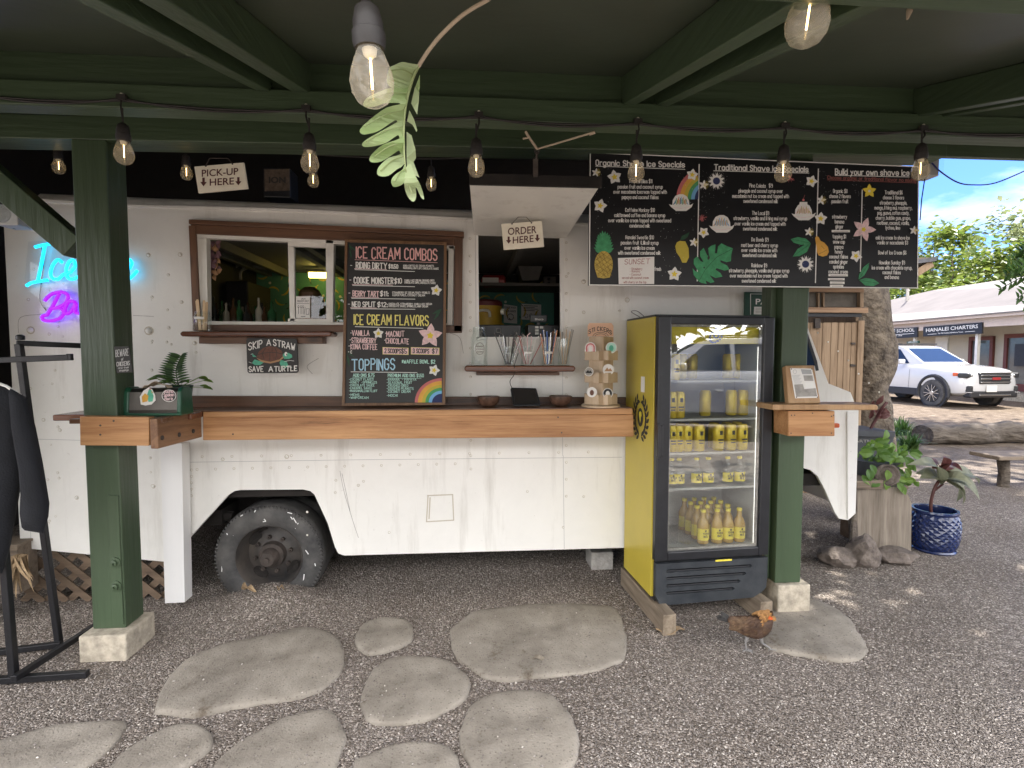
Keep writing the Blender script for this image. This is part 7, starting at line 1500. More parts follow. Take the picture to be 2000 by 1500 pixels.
for px in (1779, 1900): d = dat(px); bpart('post', 'trim_white', d-.05, d+.05, .2, 2.42, x0=.1, x1=.2)
for px0, px1, z0_, z1_ in ((1828, 1872, .25, 2.15), (1892, 1962, .25, 2.2), (1966, 2010, .25, 2.1)):
    d0, d1 = dat(px1), dat(px0)
    f_ = MB(); 
    for a in ((d0, d0+.12, z0_, z1_), (d1-.12, d1, z0_, z1_), (d0+.12, d1-.12, z1_-.14, z1_), (d0+.12, d1-.12, z0_, z0_+.25)): P, v = bw(*a, x0=1.2, x1=1.29); f_.prism([P], v)
    fo = f_.build('window_frame', M['b_trim'], b_); bpart('pane', 'b_glass', d0+.12, d1-.12, z0_+.25, z1_-.14, x0=1.26, x1=1.285, parent=fo)
d = dat(1944); bpart('screen', 'black', d-.5, d+.5, 1.1, 1.85, x0=1.1, x1=1.15)
d0, d1 = dat(1788), dat(1766); bpart('door', 'trim_white', d0, d1, .22, 2.2, x0=1.24, x1=1.29)
m = MB(); q = cw(XB+1.2, dat(1980), 2.05); m.lathe([(.09, 0), (.07, .14), (.03, .2)], q, 14); m.build('wall_lamp', M['black_metal'], b_)
m = MB(); m.lathe([(.05, 0), (.06, -.05), (.02, -.09)], q, 12); m.build('lamp_bulb', glow('warm lamp', (1, .7, .3), 6), b_)
# its two hanging name boards
def shopsign(quad, dd, lab, texts):
    o = onY(*quad[0], 5); d = dat(sum(q[0] for q in quad)/4); pl_ = Plane(cw(XB-.06, d), -RT); t = None
    m = MB(); m.slab(quad, pl_, .05, 0); t = m.build('shop_sign', M['menu_black']); tag(t, lab, 'sign'); ROOT[t.name] = t.location.copy()
    m = MB()
    for a in texts: ftext(m, *a[:6], pl_, 0, .006, a[6]) if a[0] != '-' else m.stroke([(a[1], a[2]), (a[3], a[4])], .8, pl_, 0, .006)
    m.build('lettering', M['w'], t)
shopsign([(1803, 638.5), (1918, 629.5), (1918, 651.5), (1803, 657.5)], 0, 'white on black charter shop sign, nearer and longer of the two hanging boards', [('HANALEI CHARTERS', 1808.5, 648.5, 1910, 640.5, 7.2, .012), ('Na Pali Coast Adventure Tours', 1832, 652.4, 1881, 649.2, 2.8, .01), ('-', 1812, 653.2, 1829, 652), ('-', 1885, 648.2, 1904, 646.9)])
shopsign([(1704, 644), (1791.5, 639), (1791.5, 658.5), (1704, 663.5)], 0, 'white on black surf school sign partly hidden by the tree trunk', [('HANALEI SURF SCHOOL', 1692, 653.2, 1786, 647.2, 6.6, .012), ('Lessons · Rentals · Shop', 1727, 658.5, 1762, 656, 2.8, .01), ('-', 1716, 656.2, 1785, 651)])
shopsign([(1771, 667), (1794, 665.5), (1794, 670), (1771, 671)], 0, 'tiny green parking notice on the shop wall below the black boards', [('GARAGE A', 1773, 670, 1792, 668.8, 2.6, .01)]); bpy.data.objects['shop_sign.002'].active_material = M['sign_green']; bpy.data.objects['shop_sign.002'].data.materials[0] = M['sign_green']
for i, (px, d_, y0) in enumerate(((1773, 27, 560), (1786, 29, 584), (1726, 26, 565))):
    r = ray(px, y0); q = EYE+r*(d_/r.dot(FW0)); m = MB(); m.tube([(q.x, q.y, 0), q], .10 if i == 1 else .07, 8); o = m.build('utility_pole', M['cinder']); tag(o, ['tall pale pole with a lamp arm behind the low shop roof', 'short stout pale pole behind the low shop roof', 'thin pole between tree trunk and shop roof'][i], 'pole')
    if i == 0: m = MB(); m.tube([q-Vector((0, 0, .25)), q+RT*-.5-Vector((0, 0, .1)), q-RT*.6-Vector((0, 0, .55))], .06, 6); m.build('lamp_arm', M['black_metal'], o) if False else None
# parked cars
def car(loc, rotz, lab, name='parked_car'):
    t = thing(name, (0, 0, 0), lab, 'car', 'white cars parked on the gravel')
    # stations along x (front +): x, sill z, shoulder z, roof/hood z, half width, half roof width
    ST = [(2.36, .42, .62, .82, .62, .52), (2.30, .34, .72, .98, .80, .70), (2.10, .30, .86, 1.06, .91, .80), (1.6, .28, .92, 1.12, .95, .82), (1.0, .28, .96, 1.17, .955, .84), (.62, .28, .98, 1.20, .955, .84), (.05, .28, .99, 1.20, .955, .85), (-1.0, .28, 1.01, 1.22, .955, .85), (-1.8, .28, 1.03, 1.24, .95, .84), (-2.2, .32, 1.0, 1.22, .90, .80), (-2.42, .42, .9, 1.12, .78, .68)]
    def ring(s):
        x, zs, zb, zh, w, wr = s; return [(x, y, z) for y, z in ((0, zs), (w*.80, zs), (w*.97, zs+.08), (w, zs+(zb-zs)*.45), (w*1.0, zb-.06), (w*.975, zb+.02), (wr+.02, zh-.03), (wr*.8, zh), (0, zh+.015))]
    m = MB(); rg = []
    for s in ST: h = ring(s); rg.append(h+[(x, -y, z) for x, y, z in h[-2:0:-1]])
    n = len(rg[0]); vs = [v for r_ in rg for v in r_]; fs = [(i*n+j, (i+1)*n+j, (i+1)*n+(j+1) % n, i*n+(j+1) % n) for i in range(len(rg)-1) for j in range(n)]+[tuple(range(n)), tuple(range(len(rg)*n-1, (len(rg)-1)*n-1, -1))]
    m.add(vs, fs); bd = m.build('body', M['car'], t, smooth=38); sb_ = bd.modifiers.new('s', 'SUBSURF'); sb_.levels = sb_.render_levels = 1
    # greenhouse
    m = MB(); gh = [(.98, 1.14, .78), (.10, 1.64, .66), (-.2, 1.69, .66), (-1.2, 1.70, .66), (-1.95, 1.62, .64), (-2.36, 1.18, .74)]
    vs = []
    for x, z, w in gh: vs += [(x, -w, z), (x, -w*.5, z+.003), (x, w*.5, z+.003), (x, w, z)]
    base = [(.98, 1.10, .83), (.30, 1.12, .86), (-.2, 1.12, .86), (-1.2, 1.14, .86), (-1.95, 1.15, .85), (-2.36, 1.12, .78)]
    k0 = len(vs)
    for x, z, w in base: vs += [(x, -w, z), (x, w, z)]
    fs = [(i*4+j, (i+1)*4+j, (i+1)*4+j+1, i*4+j+1) for i in range(5) for j in range(3)]
    for i in range(5): fs += [(k0+i*2, k0+i*2+2, (i+1)*4, i*4), (i*4+3, (i+1)*4+3, k0+i*2+3, k0+i*2+1)]
    m.add(vs, fs); m.build('roof', M['car'], t, smooth=30)
    def quadsheet(nm, q, mt, off, par=t, mirror=True):
        m = MB()
        for s_ in ((1, -1) if mirror else (1,)):
            P = [Vector((x, y*s_, z)) for x, y, z in q]; nrm = (P[1]-P[0]).cross(P[2]-P[0]).normalized()
            if nrm.dot(Vector(off)*1.0 if mirror is False else Vector((off[0], off[1]*s_, off[2]))) < 0: nrm = -nrm
            m.add([p+nrm*.006 for p in P], [tuple(range(len(P)))])
            m.build(nm, M[mt], par); m = MB()
    # windscreen: spans A-pillars
    quadsheet('windscreen', [(.86, -.70, 1.21), (.86, .70, 1.21), (.86*.16+.03, .57, 1.605), (.86*.16+.03, -.57, 1.605)], 'car_glass', (1, 0, .6), mirror=False)
    quadsheet('side_window', [(.52, .845, 1.17), (-.42, .85, 1.17), (-.40, .69, 1.60), (.02, .69, 1.585)], 'car_glass', (0, 1, .2)); quadsheet('side_window', [(-.50, .85, 1.17), (-1.32, .855, 1.18), (-1.30, .685, 1.61), (-.48, .685, 1.605)], 'car_glass', (0, 1, .2)); quadsheet('side_window', [(-1.40, .852, 1.19), (-1.98, .83, 1.24), (-1.86, .685, 1.57), (-1.38, .685, 1.605)], 'car_glass', (0, 1, .2))
    quadsheet('rear_window', [(-2.28, -.66, 1.26), (-2.28, .66, 1.26), (-2.02, .58, 1.58), (-2.02, -.58, 1.58)], 'car_glass', (-1, 0, .5), mirror=False)
    # lower cladding, arches, wheels
    for s_ in (1, -1):
        m = MB(); m.box(-.95, .95, s_*.915, s_*.965, .27, .47); m.build('sill', M['car_dark'], t, bevel=.015)
        for x in (1.42, -1.40):
            m = MB(); pts = [(x+.47*math.cos(R(a)), s_*.935, .37+.47*math.sin(R(a))) for a in range(-12, 193, 12)]; m.tube(pts, .05, 8); m.lathe([(.44, 0), (.44, .02)], (x, s_*.925, .37), 30, axis=(0, s_, 0)); m.build('wheel_arch', M['car_dark'], t, smooth=50)
            m = MB(); m.lathe([(.25, .0), (.30, .012), (.36, .0), (.375, -.03), (.375, -.19), (.35, -.22), (.2, -.22)], (x, s_*.975, .365), 36, axis=(0, s_, 0)); w_ = m.build('wheel', M['rubber'], t, smooth=40)
            m = MB(); m.lathe([(.245, .004), (.235, .01), (.225, -.02), (.05, -.012)], (x, s_*.975, .365), 30, axis=(0, s_, 0)); m.build('rim_dish', M['car_dark'], w_, smooth=40)
            m = MB()
            for i in range(6):
                a = R(60*i+12); c_ = Vector((math.cos(a), 0, math.sin(a))); o_ = Vector((x, s_*.985, .365)); 
                for da in (-.22, .22): c2 = Vector((math.cos(a+da), 0, math.sin(a+da))); m.bar(o_+c_*.05, o_+c2*.235, .016, .045, up=(0, 1, 0))
            m.lathe([(.06, 0), (.05, .014)], (x, s_*.982, .365), 16, axis=(0, s_, 0)); m.build('spokes', M['silver'], w_)
        m = MB(); m.obox((.42, s_*1.04, 1.22), .14, .20, .14); m.build('mirror', M['car'], t, bevel=.04, seg=3)
        m = MB(); m.obox((2.16, s_*.72, .875), .26, .30, .13, Matrix.Rotation(s_*-.42, 3, 'Z')); hl = m.build('headlight', M['black'], t, bevel=.03); m = MB(); m.obox((2.24, s_*.66, .875), .14, .12, .07, Matrix.Rotation(s_*-.42, 3, 'Z')); m.build('reflector', M['silver'], hl, bevel=.02)
        m = MB(); m.obox((2.02, s_*.865, .895), .14, .06, .09, Matrix.Rotation(s_*-.3, 3, 'Z')); m.build('indicator', M['lamp_red'], t, bevel=.02)
        m = MB(); m.obox((2.26, s_*.66, .52), .14, .26, .17, Matrix.Rotation(s_*-.38, 3, 'Z')); fl_ = m.build('fog_lamp', M['car_dark'], t, bevel=.03)
        m = MB(); m.obox((2.28, s_*.62, .435), .14, .34, .02, Matrix.Rotation(s_*-.36, 3, 'Z')); m.build('trim', M['silver'], fl_)
        m = MB(); m.bar((-.3, s_*.93, .83), (-.14, s_*.97, .83), .03, .03); m.build('door_handle', M['car'], t, bevel=.008); m = MB(); m.bar((-1.6, s_*.62, 1.76), (0, s_*.62, 1.74), .03, .03); m.build('roof_rail', M['car_dark'], t)
        m = MB()
        for x in (.62, -.45, -1.37): m.bar((x, s_*.958, .45), (x+(.03 if x > .5 else 0), s_*.962, 1.0), .005, .004)
        m.build('door_gap', M['car_dark'], t)
    m = MB(); m.obox((2.30, 0, .80), .16, .98, .30); gr_ = m.build('grille', M['car_dark'], t, bevel=.03)
    for z in (.70, .79, .88): m = MB(); m.obox((2.385, 0, z), .03, .94, .035); m.build('bar', M['silver'], gr_, bevel=.008)
    m = MB(); m.obox((2.375, 0, .945), .04, 1.02, .03); m.build('bar', M['silver'], gr_, bevel=.008)
    m = MB(); m.obox((2.404, 0, .795), .012, .26, .07); m.build('badge', M['red'], gr_, bevel=.004)
    m = MB(); m.obox((2.25, 0, .38), .24, 1.5, .18); bp_ = m.build('bumper', M['car_dark'], t, bevel=.04); m = MB(); m.obox((2.385, 0, .37), .02, 1.0, .05); m.build('skid_trim', M['silver'], bp_, bevel=.008)
    m = MB(); m.obox((2.385, -.12, .53), .02, .32, .17); m.build('number_plate', M['paper'], t, bevel=.005)
    t.location = loc; t.rotation_euler = (0, 0, rotz); t.scale = (1, 1, 1.05); ROOT[t.name] = Vector(loc); return t
fwp = onZ(1820, 793); hd = -YAW-R(82)
co = Vector((math.cos(hd), math.sin(hd), 0)); sdv = Vector((-math.sin(hd), math.cos(hd), 0))
c1_ = car(fwp-co*1.42+sdv*.95, hd, 'white family car with black arches parked facing the shop, beyond the log')
c2 = dup(c1_, cw(5.6, -3.2), R(205), label='white car parked on the road behind the viewer, seen only in the fridge glass')
c3 = dup(c1_, cw(10.5, -5.0), R(205), label='second white car further along the road behind the viewer')
# log, bench
A = onZ(1800, 868); Bq = onZ(2010, 872); lg = MB(); a = Vector((A.x, A.y, .16)); b = a+(Vector((Bq.x+.8, Bq.y+.4, .17))-a)
pts = [a.lerp(b, i/10)+Vector((0, .05*math.sin(i*1.3), .015*math.sin(i*2.1))) for i in range(11)]; lg.tube(smoothpath(pts, 3), [.17+.012*math.sin(i*.7) for i in range(31)], 18)
lg.v = [tuple(Vector(v)+Vector((0, mnoise.noise(Vector((v[0]*3, v[1]*6, v[2]*6)))*.03, mnoise.noise(Vector((v[0]*3, v[1]*6, v[2]*6+5)))*.03))) for v in lg.v]; o = lg.build('fallen_log', M['log'], smooth=60); tag(o, 'big weathered grey log lying on the gravel in front of the car', 'log')
bz = onZ(1961, 950); t = thing('bench', (bz.x+.5, bz.y, 0), 'rough low wooden bench cut by the far picture edge', 'bench')
TPz = onY(1960, 888, bz.y).z; m = MB(); A = onY(1942, 888, bz.y-.1); m.box(A.x, A.x+1.5, bz.y-.16, bz.y+.20, TPz-.035, TPz+.01); m.build('seat', M['grey_wood_x'], t, bevel=.01)
for x in (onY(1961, 900, bz.y).x, onY(1961, 900, bz.y).x+1.1): m = MB(); m.tube([(x, bz.y, -.02), (x+.01, bz.y, .15), (x-.015, bz.y, TPz-.036)], [.06, .055, .06], 12); m.build('leg', M['log'], t, smooth=50)
# plank stump with pots
g0 = onZ(1725, 1078); SPY = g0.y; PPn = PY(SPY)
t = thing('plank_stand', (g0.x, SPY+.15, 0), 'weathered plank stand holding the pothos pots beside the truck nose', 'plant stand')
m = MB(); m.slab([(1674, 950), (1768, 952), (1781, 982), (1780, 1083), (1673, 1083)], PPn, .03, 0); m.build('front_plank', M['grey_wood'], t, bevel=.004)
A = onY(1673, 1083, SPY); Bq = onY(1780, 940, SPY); zt2 = onY(1700, 956, SPY).z
m = MB(); m.box(A.x+.16, Bq.x-.04, SPY+.035, SPY+.40, 0, zt2-.005); m.build('core', M['lattice'], t)
m = MB(); m.slab([(1674, 940), (1726, 938), (1726, 955), (1674, 957)], PY(SPY-.02), .40, 0); m.slab([(1730, 953), (1775, 949), (1775, 956), (1730, 959)], PY(SPY+.02), .34, 0); m.build('top_plank', M['grey_wood_x'], t, bevel=.004)
m = MB(); m.tube([onY(1664, 1060, SPY-.1), onY(1668, 1010, SPY)], .02, 8); m.tube([(onY(1665, 1080, SPY).x, SPY-.02, 0), (onY(1668, 1000, SPY).x, SPY+.02, onY(1668, 1000, SPY).z)], .03, 8); m.build('prop', M['log'], t)
zz = onY(1700, 938, SPY+.15).z
pc = onY(1708, 938, SPY+.17); t = thing('potted_plant', pc, 'bright green trailing pothos in dark round pots on the plank stand', 'potted plant')
m = MB(); m.lathe([(.10, 0), (.135, .02), (.16, .15), (.17, .165), (.155, .165), (.001, .15)], pc, 28, cap1=False); m.build('pot', M['tub'], t, smooth=40)
m = MB(); q = onY(1732, 927, SPY+.02); m.lathe([(.085, 0), (.085, .02), (.07, .03), (.055, .015), (.001, .018)], q, 24, axis=(-.25, -1, .1)); m.build('round_lid', M['rock'], t, smooth=40)
m = MB(); rnd = random.Random(31)
for i in range(95):
    px, py = rnd.choice([(1700, 880), (1715, 890), (1745, 870), (1735, 895), (1755, 925), (1765, 900), (1690, 900), (1758, 940), (1720, 870)]); px += rnd.gauss(0, 13); py += rnd.gauss(0, 13); q = onY(px, py, SPY+.10+rnd.uniform(-.14, .14)); a = rnd.uniform(0, 6.28); l = rnd.uniform(.05, .10)
    leafblade(m, q, q+Vector((math.cos(a)*l, -.02, math.sin(a)*l*.7-.02)), l*.36, (0, -1, rnd.uniform(-.4, .6)), .15, k=5)
    if i % 4 == 0: m.tube([q, pc+Vector((rnd.uniform(-.1, .1), 0, .16))], .002, 4)
for px, py in ((1684, 928), (1690, 930), (1700, 908), (1758, 948), (1766, 925)): q = onY(px, py, SPY); leafblade(m, q, q+Vector((.03, -.02, -.07)), .026, (0, -1, .3), .1)
m.build('trailing_leaves', M['vine'], t)
# grey tub with a red stemmed plant
TB = 4.35; t = thing('planter_tub', onY(1700, 880, TB), 'grey plastic planter tub with a raised word behind the pothos', 'planter')
A = onY(1672, 850, TB); Bq = onY(1749, 895, TB); zb2 = Bq.z; m = MB()
m.prism([[onY(1672, 842, TB), onY(1748, 846, TB), onY(1740, 896, TB), onY(1672, 896, TB)]], (0, .32, 0)); m.build('tub', M['tub'], t, bevel=.01)
m = MB(); m.slab([(1668, 840), (1750, 843), (1749, 854), (1668, 852)], PY(TB-.03), .40, 0); m.build('rim', M['tub'], t, bevel=.008)
m = MB(); ftext(m, 'EARTH', 1664, 864, 1702, 864, 5.5, PY(TB), 0, .003, .012); m.build('lettering', M['cinder'], t)
m = MB(); m.box(A.x+.05, onY(1740, 890, TB).x-.02, TB+.03, TB+.3, 0, zb2-.002); m.build('stand', M['grey_wood_x'], t)
t = thing('red_stem_plant', onY(1700, 838, TB+.1), 'plant with a thick red stem growing from the grey tub', 'plant')
m = MB(); m.tube(smoothpath([onY(1698, 842, TB+.15), onY(1712, 816, TB+.15), onY(1722, 798, TB+.1), onY(1732, 786, TB+.1)], 5), .013, 8); m.build('stem', M['ti_r'], t, smooth=60)
m = MB(); rnd = random.Random(3)
for i in range(12): px, py = 1716+rnd.gauss(0, 12), 808+rnd.gauss(0, 9); q = onY(px, py, TB+.2); leafblade(m, q, q+Vector((rnd.uniform(-.1, .1), -.03, rnd.uniform(-.05, .1))), .025, (0, -1, .2), .1, k=5)
m.build('leaves', M['ti_r'], t)
# strap leaved clumps in the bed before the log
def clump(c, n, h, mt, lab, seed, sp_=.5, w=.011):
    rnd = random.Random(seed); c = Vector(c); m = MB()
    for i in range(n):
        a = rnd.uniform(0, 6.28); r_ = rnd.uniform(.2, 1)*sp_; L_ = h*rnd.uniform(.7, 1.1); b = c+Vector((rnd.uniform(-.08, .08), rnd.uniform(-.08, .08), 0)); k_ = 6; vs = []
        d = Vector((math.cos(a), math.sin(a), 0)); s_ = Vector((-math.sin(a), math.cos(a), 0))
        for j in range(k_+1): t_ = j/k_; p = b+d*(r_*t_**1.3*h)+Vector((0, 0, L_*(t_-.55*t_*t_*r_*1.4))); ww = w*(1-t_*.85); vs += [p-s_*ww, p+s_*ww]
        m.add(vs, [(j*2, j*2+1, j*2+3, j*2+2) for j in range(k_)])
    o = m.build('strap_leaf_plant', M[mt], loc=(c.x, c.y, 0)); tag(o, lab, 'plant', 'strap leaved plants by the log'); return o
for i, (px, py, h, lab) in enumerate(((1745, 905, .36, 'strap leaved plant right behind the pothos on the stand'), (1775, 880, .36, 'strap leaved plant at the end of the log'), (1735, 862, .36, 'strap leaved plant behind the grey tub'), (1790, 862, .3, 'low leafy plant against the log end'), (1760, 850, .4, 'farthest strap leaved plant, before the car wheel'))): clump(onZ(px, py), 150, h, 'agap', lab, 40+i, .8, .017)
# rocks
for i, (pxs, lab) in enumerate((((1617, 1075, 1684, 1108), 'flat rounded lava rock nearest the green post footing'), ((1672, 1052, 1730, 1108), 'tallest pointed lava rock before the plank stand'), ((1728, 1076, 1800, 1104), 'low wide lava rock between plank stand and blue pot'))):
    x0, y0, x1, y1 = pxs; g_ = onZ((x0+x1)/2, y1); a = onY(x0, y1, g_.y); b = onY(x1, y0, g_.y); w = b.x-a.x; h = b.z; m = MB(); bm = bmesh.new(); bmesh.ops.create_icosphere(bm, subdivisions=3, radius=1)
    for v in bm.verts:
        d = 1+.28*mnoise.noise(v.co*1.3+Vector((i*7, 0, 0)))+.10*mnoise.noise(v.co*3.5+Vector((i, 3, 0))); v.co = Vector((v.co.x*w*.52*d, v.co.y*w*.42*d, v.co.z*h*.62*d))
        if i == 1 and v.co.z > 0: v.co.x *= 1-.4*v.co.z/h; 
    m.add([v.co+Vector(((a.x+b.x)/2, g_.y+w*.3, h*.40)) for v in bm.verts], [tuple(v.index for v in f.verts) for f in bm.faces]); bm.free(); o = m.build('rock', M['rock'], smooth=25); tag(o, lab, 'rock', 'lava rocks by the truck nose')
# blue pot
g_ = onZ(1824, 1088); by = g_.y+.14; bc = Vector((onY(1824, 1040, by).x, by, 0)); t = thing('potted_plant', bc, 'striped ti plant in a cobalt blue dimpled ceramic pot', 'potted plant')
rB = 44*by/F; hB = onY(1824, 992, by).z*.98; m = MB(); n_ = 40; rows = 13; vs = []
def brad(t_): return rB*(.78+.22*math.sin(math.pi*(.10+.72*t_)))*1.02
for j in range(rows+1):
    for i in range(n_):
        t_ = j/rows; bump = .007 if (i+j) % 2 == 0 and 0 < j < rows else 0; a = 2*math.pi*i/n_; r_ = brad(t_)+bump-.004; vs.append(bc+Vector((r_*math.cos(a), r_*math.sin(a), .025+t_*(hB-.05)+0.0)))
fs = []
for j in range(rows):
    for i in range(n_):
        q = (j*n_+i, j*n_+(i+1) % n_, (j+1)*n_+(i+1) % n_, (j+1)*n_+i)
        fs += [(q[0], q[1], q[2]), (q[0], q[2], q[3])] if (i+j) % 2 == 0 else [(q[0], q[1], q[3]), (q[1], q[2], q[3])]
m.add(vs, fs); rt_ = brad(1); m.lathe([(rt_-.001, hB-.027), (rt_+.004, hB-.012), (rt_+.002, hB), (rt_-.014, hB), (rt_-.018, hB-.02), (rt_-.02, hB-.10), (.001, hB-.10)], bc, 40, cap0=False, cap1=False); m.lathe([(rB*.86, .0), (rB*.9, .012), (rB*.86, .024)], bc, 36); m.build('pot', M['blue_glaze'], t, smooth=20)
m = MB(); m.lathe([(rt_-.021, hB-.09), (.001, hB-.085)], bc, 30, cap0=False); m.build('soil', M['soil'], t)
m = MB(); st = smoothpath([bc+Vector((-.02, 0, hB-.09)), onY(1818, 985, by), onY(1825, 955, by), onY(1838, 932, by)], 5); m.tube(st, .011, 8); m.tube([st[9], onY(1842, 945, by)], .007, 6); m.build('stem', M['ti_r'], t, smooth=60)
m = MB(); nod = onY(1836, 932, by)
for i, (px, py, w, mi) in enumerate(((1772, 908, .05, 0), (1788, 925, .055, 0), (1796, 934, .05, 0), (1900, 948, .052, 0), (1912, 945, .05, 0), (1880, 985, .058, 0), (1914, 977, .05, 0), (1868, 980, .05, 0), (1802, 898, .03, 1), (1842, 893, .022, 1), (1858, 915, .03, 1), (1820, 915, .035, 1), (1880, 920, .035, 1), (1850, 940, .03, 1))):
    e = onY(px, py, by+(-.16 if i % 3 == 0 else .06 if i % 3 == 1 else -.02)); leafblade(m, nod+Vector((0, 0, .01*i-.05)), e, w*1.35, (0, -.6, 1), .35, m=mi, k=8, fold=.3)
m.build('leaves', [M['ti'], M['ti_r']], t)
# lamp box on the beam end, cables
t = thing('junction_box', onY(1822, 322, 2.95), 'small grey floodlight box at the beam end beside the blue cable', 'floodlight'); m = MB(); A = onY(1812, 304, 2.95); Bq = onY(1834, 344, 2.95); m.box(A.x, Bq.x, 2.95, 3.05, Bq.z, A.z); m.build('housing', M['grey_box'], t, bevel=.006); m = MB(); m.box(Bq.x+.001, Bq.x+.02, 2.94, 3.05, Bq.z+.01, A.z-.01); m.build('lens', M['glass'], t, bevel=.004)
m = MB(); m.tube(smoothpath([onY(1820, 318, 2.94), onY(1838, 336, 2.94), onY(1870, 356, 3.0), (onY(1900, 361, 3.05)), onY(1945, 357, 3.1), onY(2010, 330, 3.2)], 6), .004, 6); tag(m.build('blue_cable', M['blue_wire'], smooth=60), 'thin blue cable looping across the sky from the floodlight box', 'cable')
m = MB(); m.tube([onY(1806, 350, 2.9), onY(1800, 390, 2.88), onY(1797, 430, 2.87)], .003, 6); tag(m.build('thin_wire', M['cord']), 'short dark wire hanging down beside the menu board edge', 'cable')
m = MB(); m.tube([onY(1772, 38, 1.02), onY(1776, 22, 1.02), onY(1780, -6, 1.02)], [.002, .006, .003], 7); tag(m.build('hanging_rootlet', M['rope']), 'small brown rootlet dangling from the roof edge, at the top', 'rootlet')
# ---------------- inside the truck ----------------
def P_(y): return PY(y)
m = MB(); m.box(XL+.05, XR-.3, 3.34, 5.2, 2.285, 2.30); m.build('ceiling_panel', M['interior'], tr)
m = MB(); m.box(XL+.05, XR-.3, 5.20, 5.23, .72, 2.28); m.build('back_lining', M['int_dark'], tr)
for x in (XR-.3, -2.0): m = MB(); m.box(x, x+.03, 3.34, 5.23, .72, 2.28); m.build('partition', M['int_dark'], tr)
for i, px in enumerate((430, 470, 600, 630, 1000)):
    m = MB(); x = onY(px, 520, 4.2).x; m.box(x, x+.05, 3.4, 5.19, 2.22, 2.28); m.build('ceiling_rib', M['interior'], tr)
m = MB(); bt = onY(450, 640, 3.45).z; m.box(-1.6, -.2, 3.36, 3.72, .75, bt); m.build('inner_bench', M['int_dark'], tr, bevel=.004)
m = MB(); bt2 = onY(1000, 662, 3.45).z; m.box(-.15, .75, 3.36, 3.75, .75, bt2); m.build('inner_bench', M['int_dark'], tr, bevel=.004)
# banana wallpaper board
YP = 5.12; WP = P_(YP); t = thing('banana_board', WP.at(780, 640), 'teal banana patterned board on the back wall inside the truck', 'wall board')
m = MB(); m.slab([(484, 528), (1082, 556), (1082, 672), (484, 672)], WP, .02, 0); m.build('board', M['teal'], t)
m = MB(); rr = random.Random(17)
for gx in range(500, 1080, 30):
    for gy in range(538, 662, 27):
        x, y, a = gx+rr.uniform(-6, 6)+(gy//27 % 2)*14, gy+rr.uniform(-5, 5)+(gx-484)*.035, rr.uniform(0, 360)
        if x > 1072: continue
        m.sheet(rot([(11*math.cos(R(b)), 9*math.sin(R(b))-5) for b in range(10, 171, 20)]+[(10*math.cos(R(b)), 4.5*math.sin(R(b))-4) for b in range(165, 9, -20)], x, y, a), WP, m.nextoff(.001), 0)
        if rr.random() < .5: m.sheet(ell(x+13, y+11, 2.6, 2.6, 0, 10), WP, m.nextoff(.001), 1)
        m.stroke(rot([(11, -4), (13.5, -6)], x, y, a), 1.6, WP, 2, m.nextoff(.0014))
m.build('bananas', [M['banana'], M['cream'], M['ink']], t)
# tube lamp
YL = 4.9; m = MB(); m.tube([onY(604, 537, YL), onY(642, 538, YL)], .026, 12); t = m.build('tube_lamp', M['tube_y'], smooth=60); tag(t, 'lit yellow fluorescent tube inside the truck behind the sliding pane', 'lamp')
m = MB(); A = onY(600, 532, YL); m.box(A.x, onY(646, 532, YL).x, YL-.02, YL+.04, A.z+.0, A.z+.03); m.build('fitting', M['interior'], t)
# cabinet and bottles in the pick-up window
YC = 4.5; A = onY(405, 548, YC); Bq = onY(486, 634, YC); m = MB(); m.box(A.x, Bq.x, YC, YC+.5, .75, A.z); t = m.build('steel_cabinet', M['int_dark'], bevel=.01); tag(t, 'tall dark machine cabinet inside the pick-up window', 'cabinet')
m = MB()
for x0, x1, h in ((430, 448, 30), (455, 480, 26), (470, 520, 22)):
    p = [onY(x0, 546, YC+.2), onY(x0+2, 546-h*.8, YC+.2), onY((x0+x1)/2, 546-h*1.1, YC+.2), onY(x1-3, 546-h, YC+.2), onY(x1+16, 546-h*1.3, YC+.3)]; m.tube(smoothpath(p, 6), .012, 8)
m.build('hoses', M['cinder'], t, smooth=60)
rr = random.Random(23)
bmats = [flat('dark bottle', (.03, .03, .03), .15, bump=0), flat('brown bottle', (.06, .03, .015), .12, bump=0), M['glass'], flat('green bottle', (.02, .08, .03), .15, bump=0), flat('pale bottle', (.3, .28, .22), .3, bump=0)]
for i in range(19):
    px = 417+i*6.3+rr.uniform(-1.5, 1.5); y = 3.46+.14*(i % 2)+rr.uniform(-.02, .02); x = onY(px, 620, y).x; h = rr.uniform(.13, .20); r = rr.uniform(.019, .027); m = MB(); m.lathe([(r*.9, 0), (r, .008), (r, h*.58), (r*.35, h*.72), (r*.3, h*.9), (r*.4, h*.91), (r*.25, h)], (x, y, bt), 14)
    o = m.build('syrup_bottle', bmats[i % 5], smooth=40); tag(o, 'dark slim syrup bottle in the row on the bench inside the pick-up window', 'bottle', 'syrup bottles inside the pick-up window')
m = MB()
for i in range(70):
    t_ = rr.random(); q = onY(404+22*rr.random(), 470+68*t_, 3.42+rr.uniform(-.04, .04)); a = rr.uniform(0, 6.28); leafblade(m, q, q+Vector((.04*math.cos(a), -.01, .04*math.sin(a))), .014, (0, -1, 0), .2, m=i % 2, k=4)
t = m.build('flower_garland', [M['tan'], flat('faded lilac', (.22, .12, .14), .8)]); tag(t, 'dried flower garland hanging inside the pick-up window corner', 'garland')
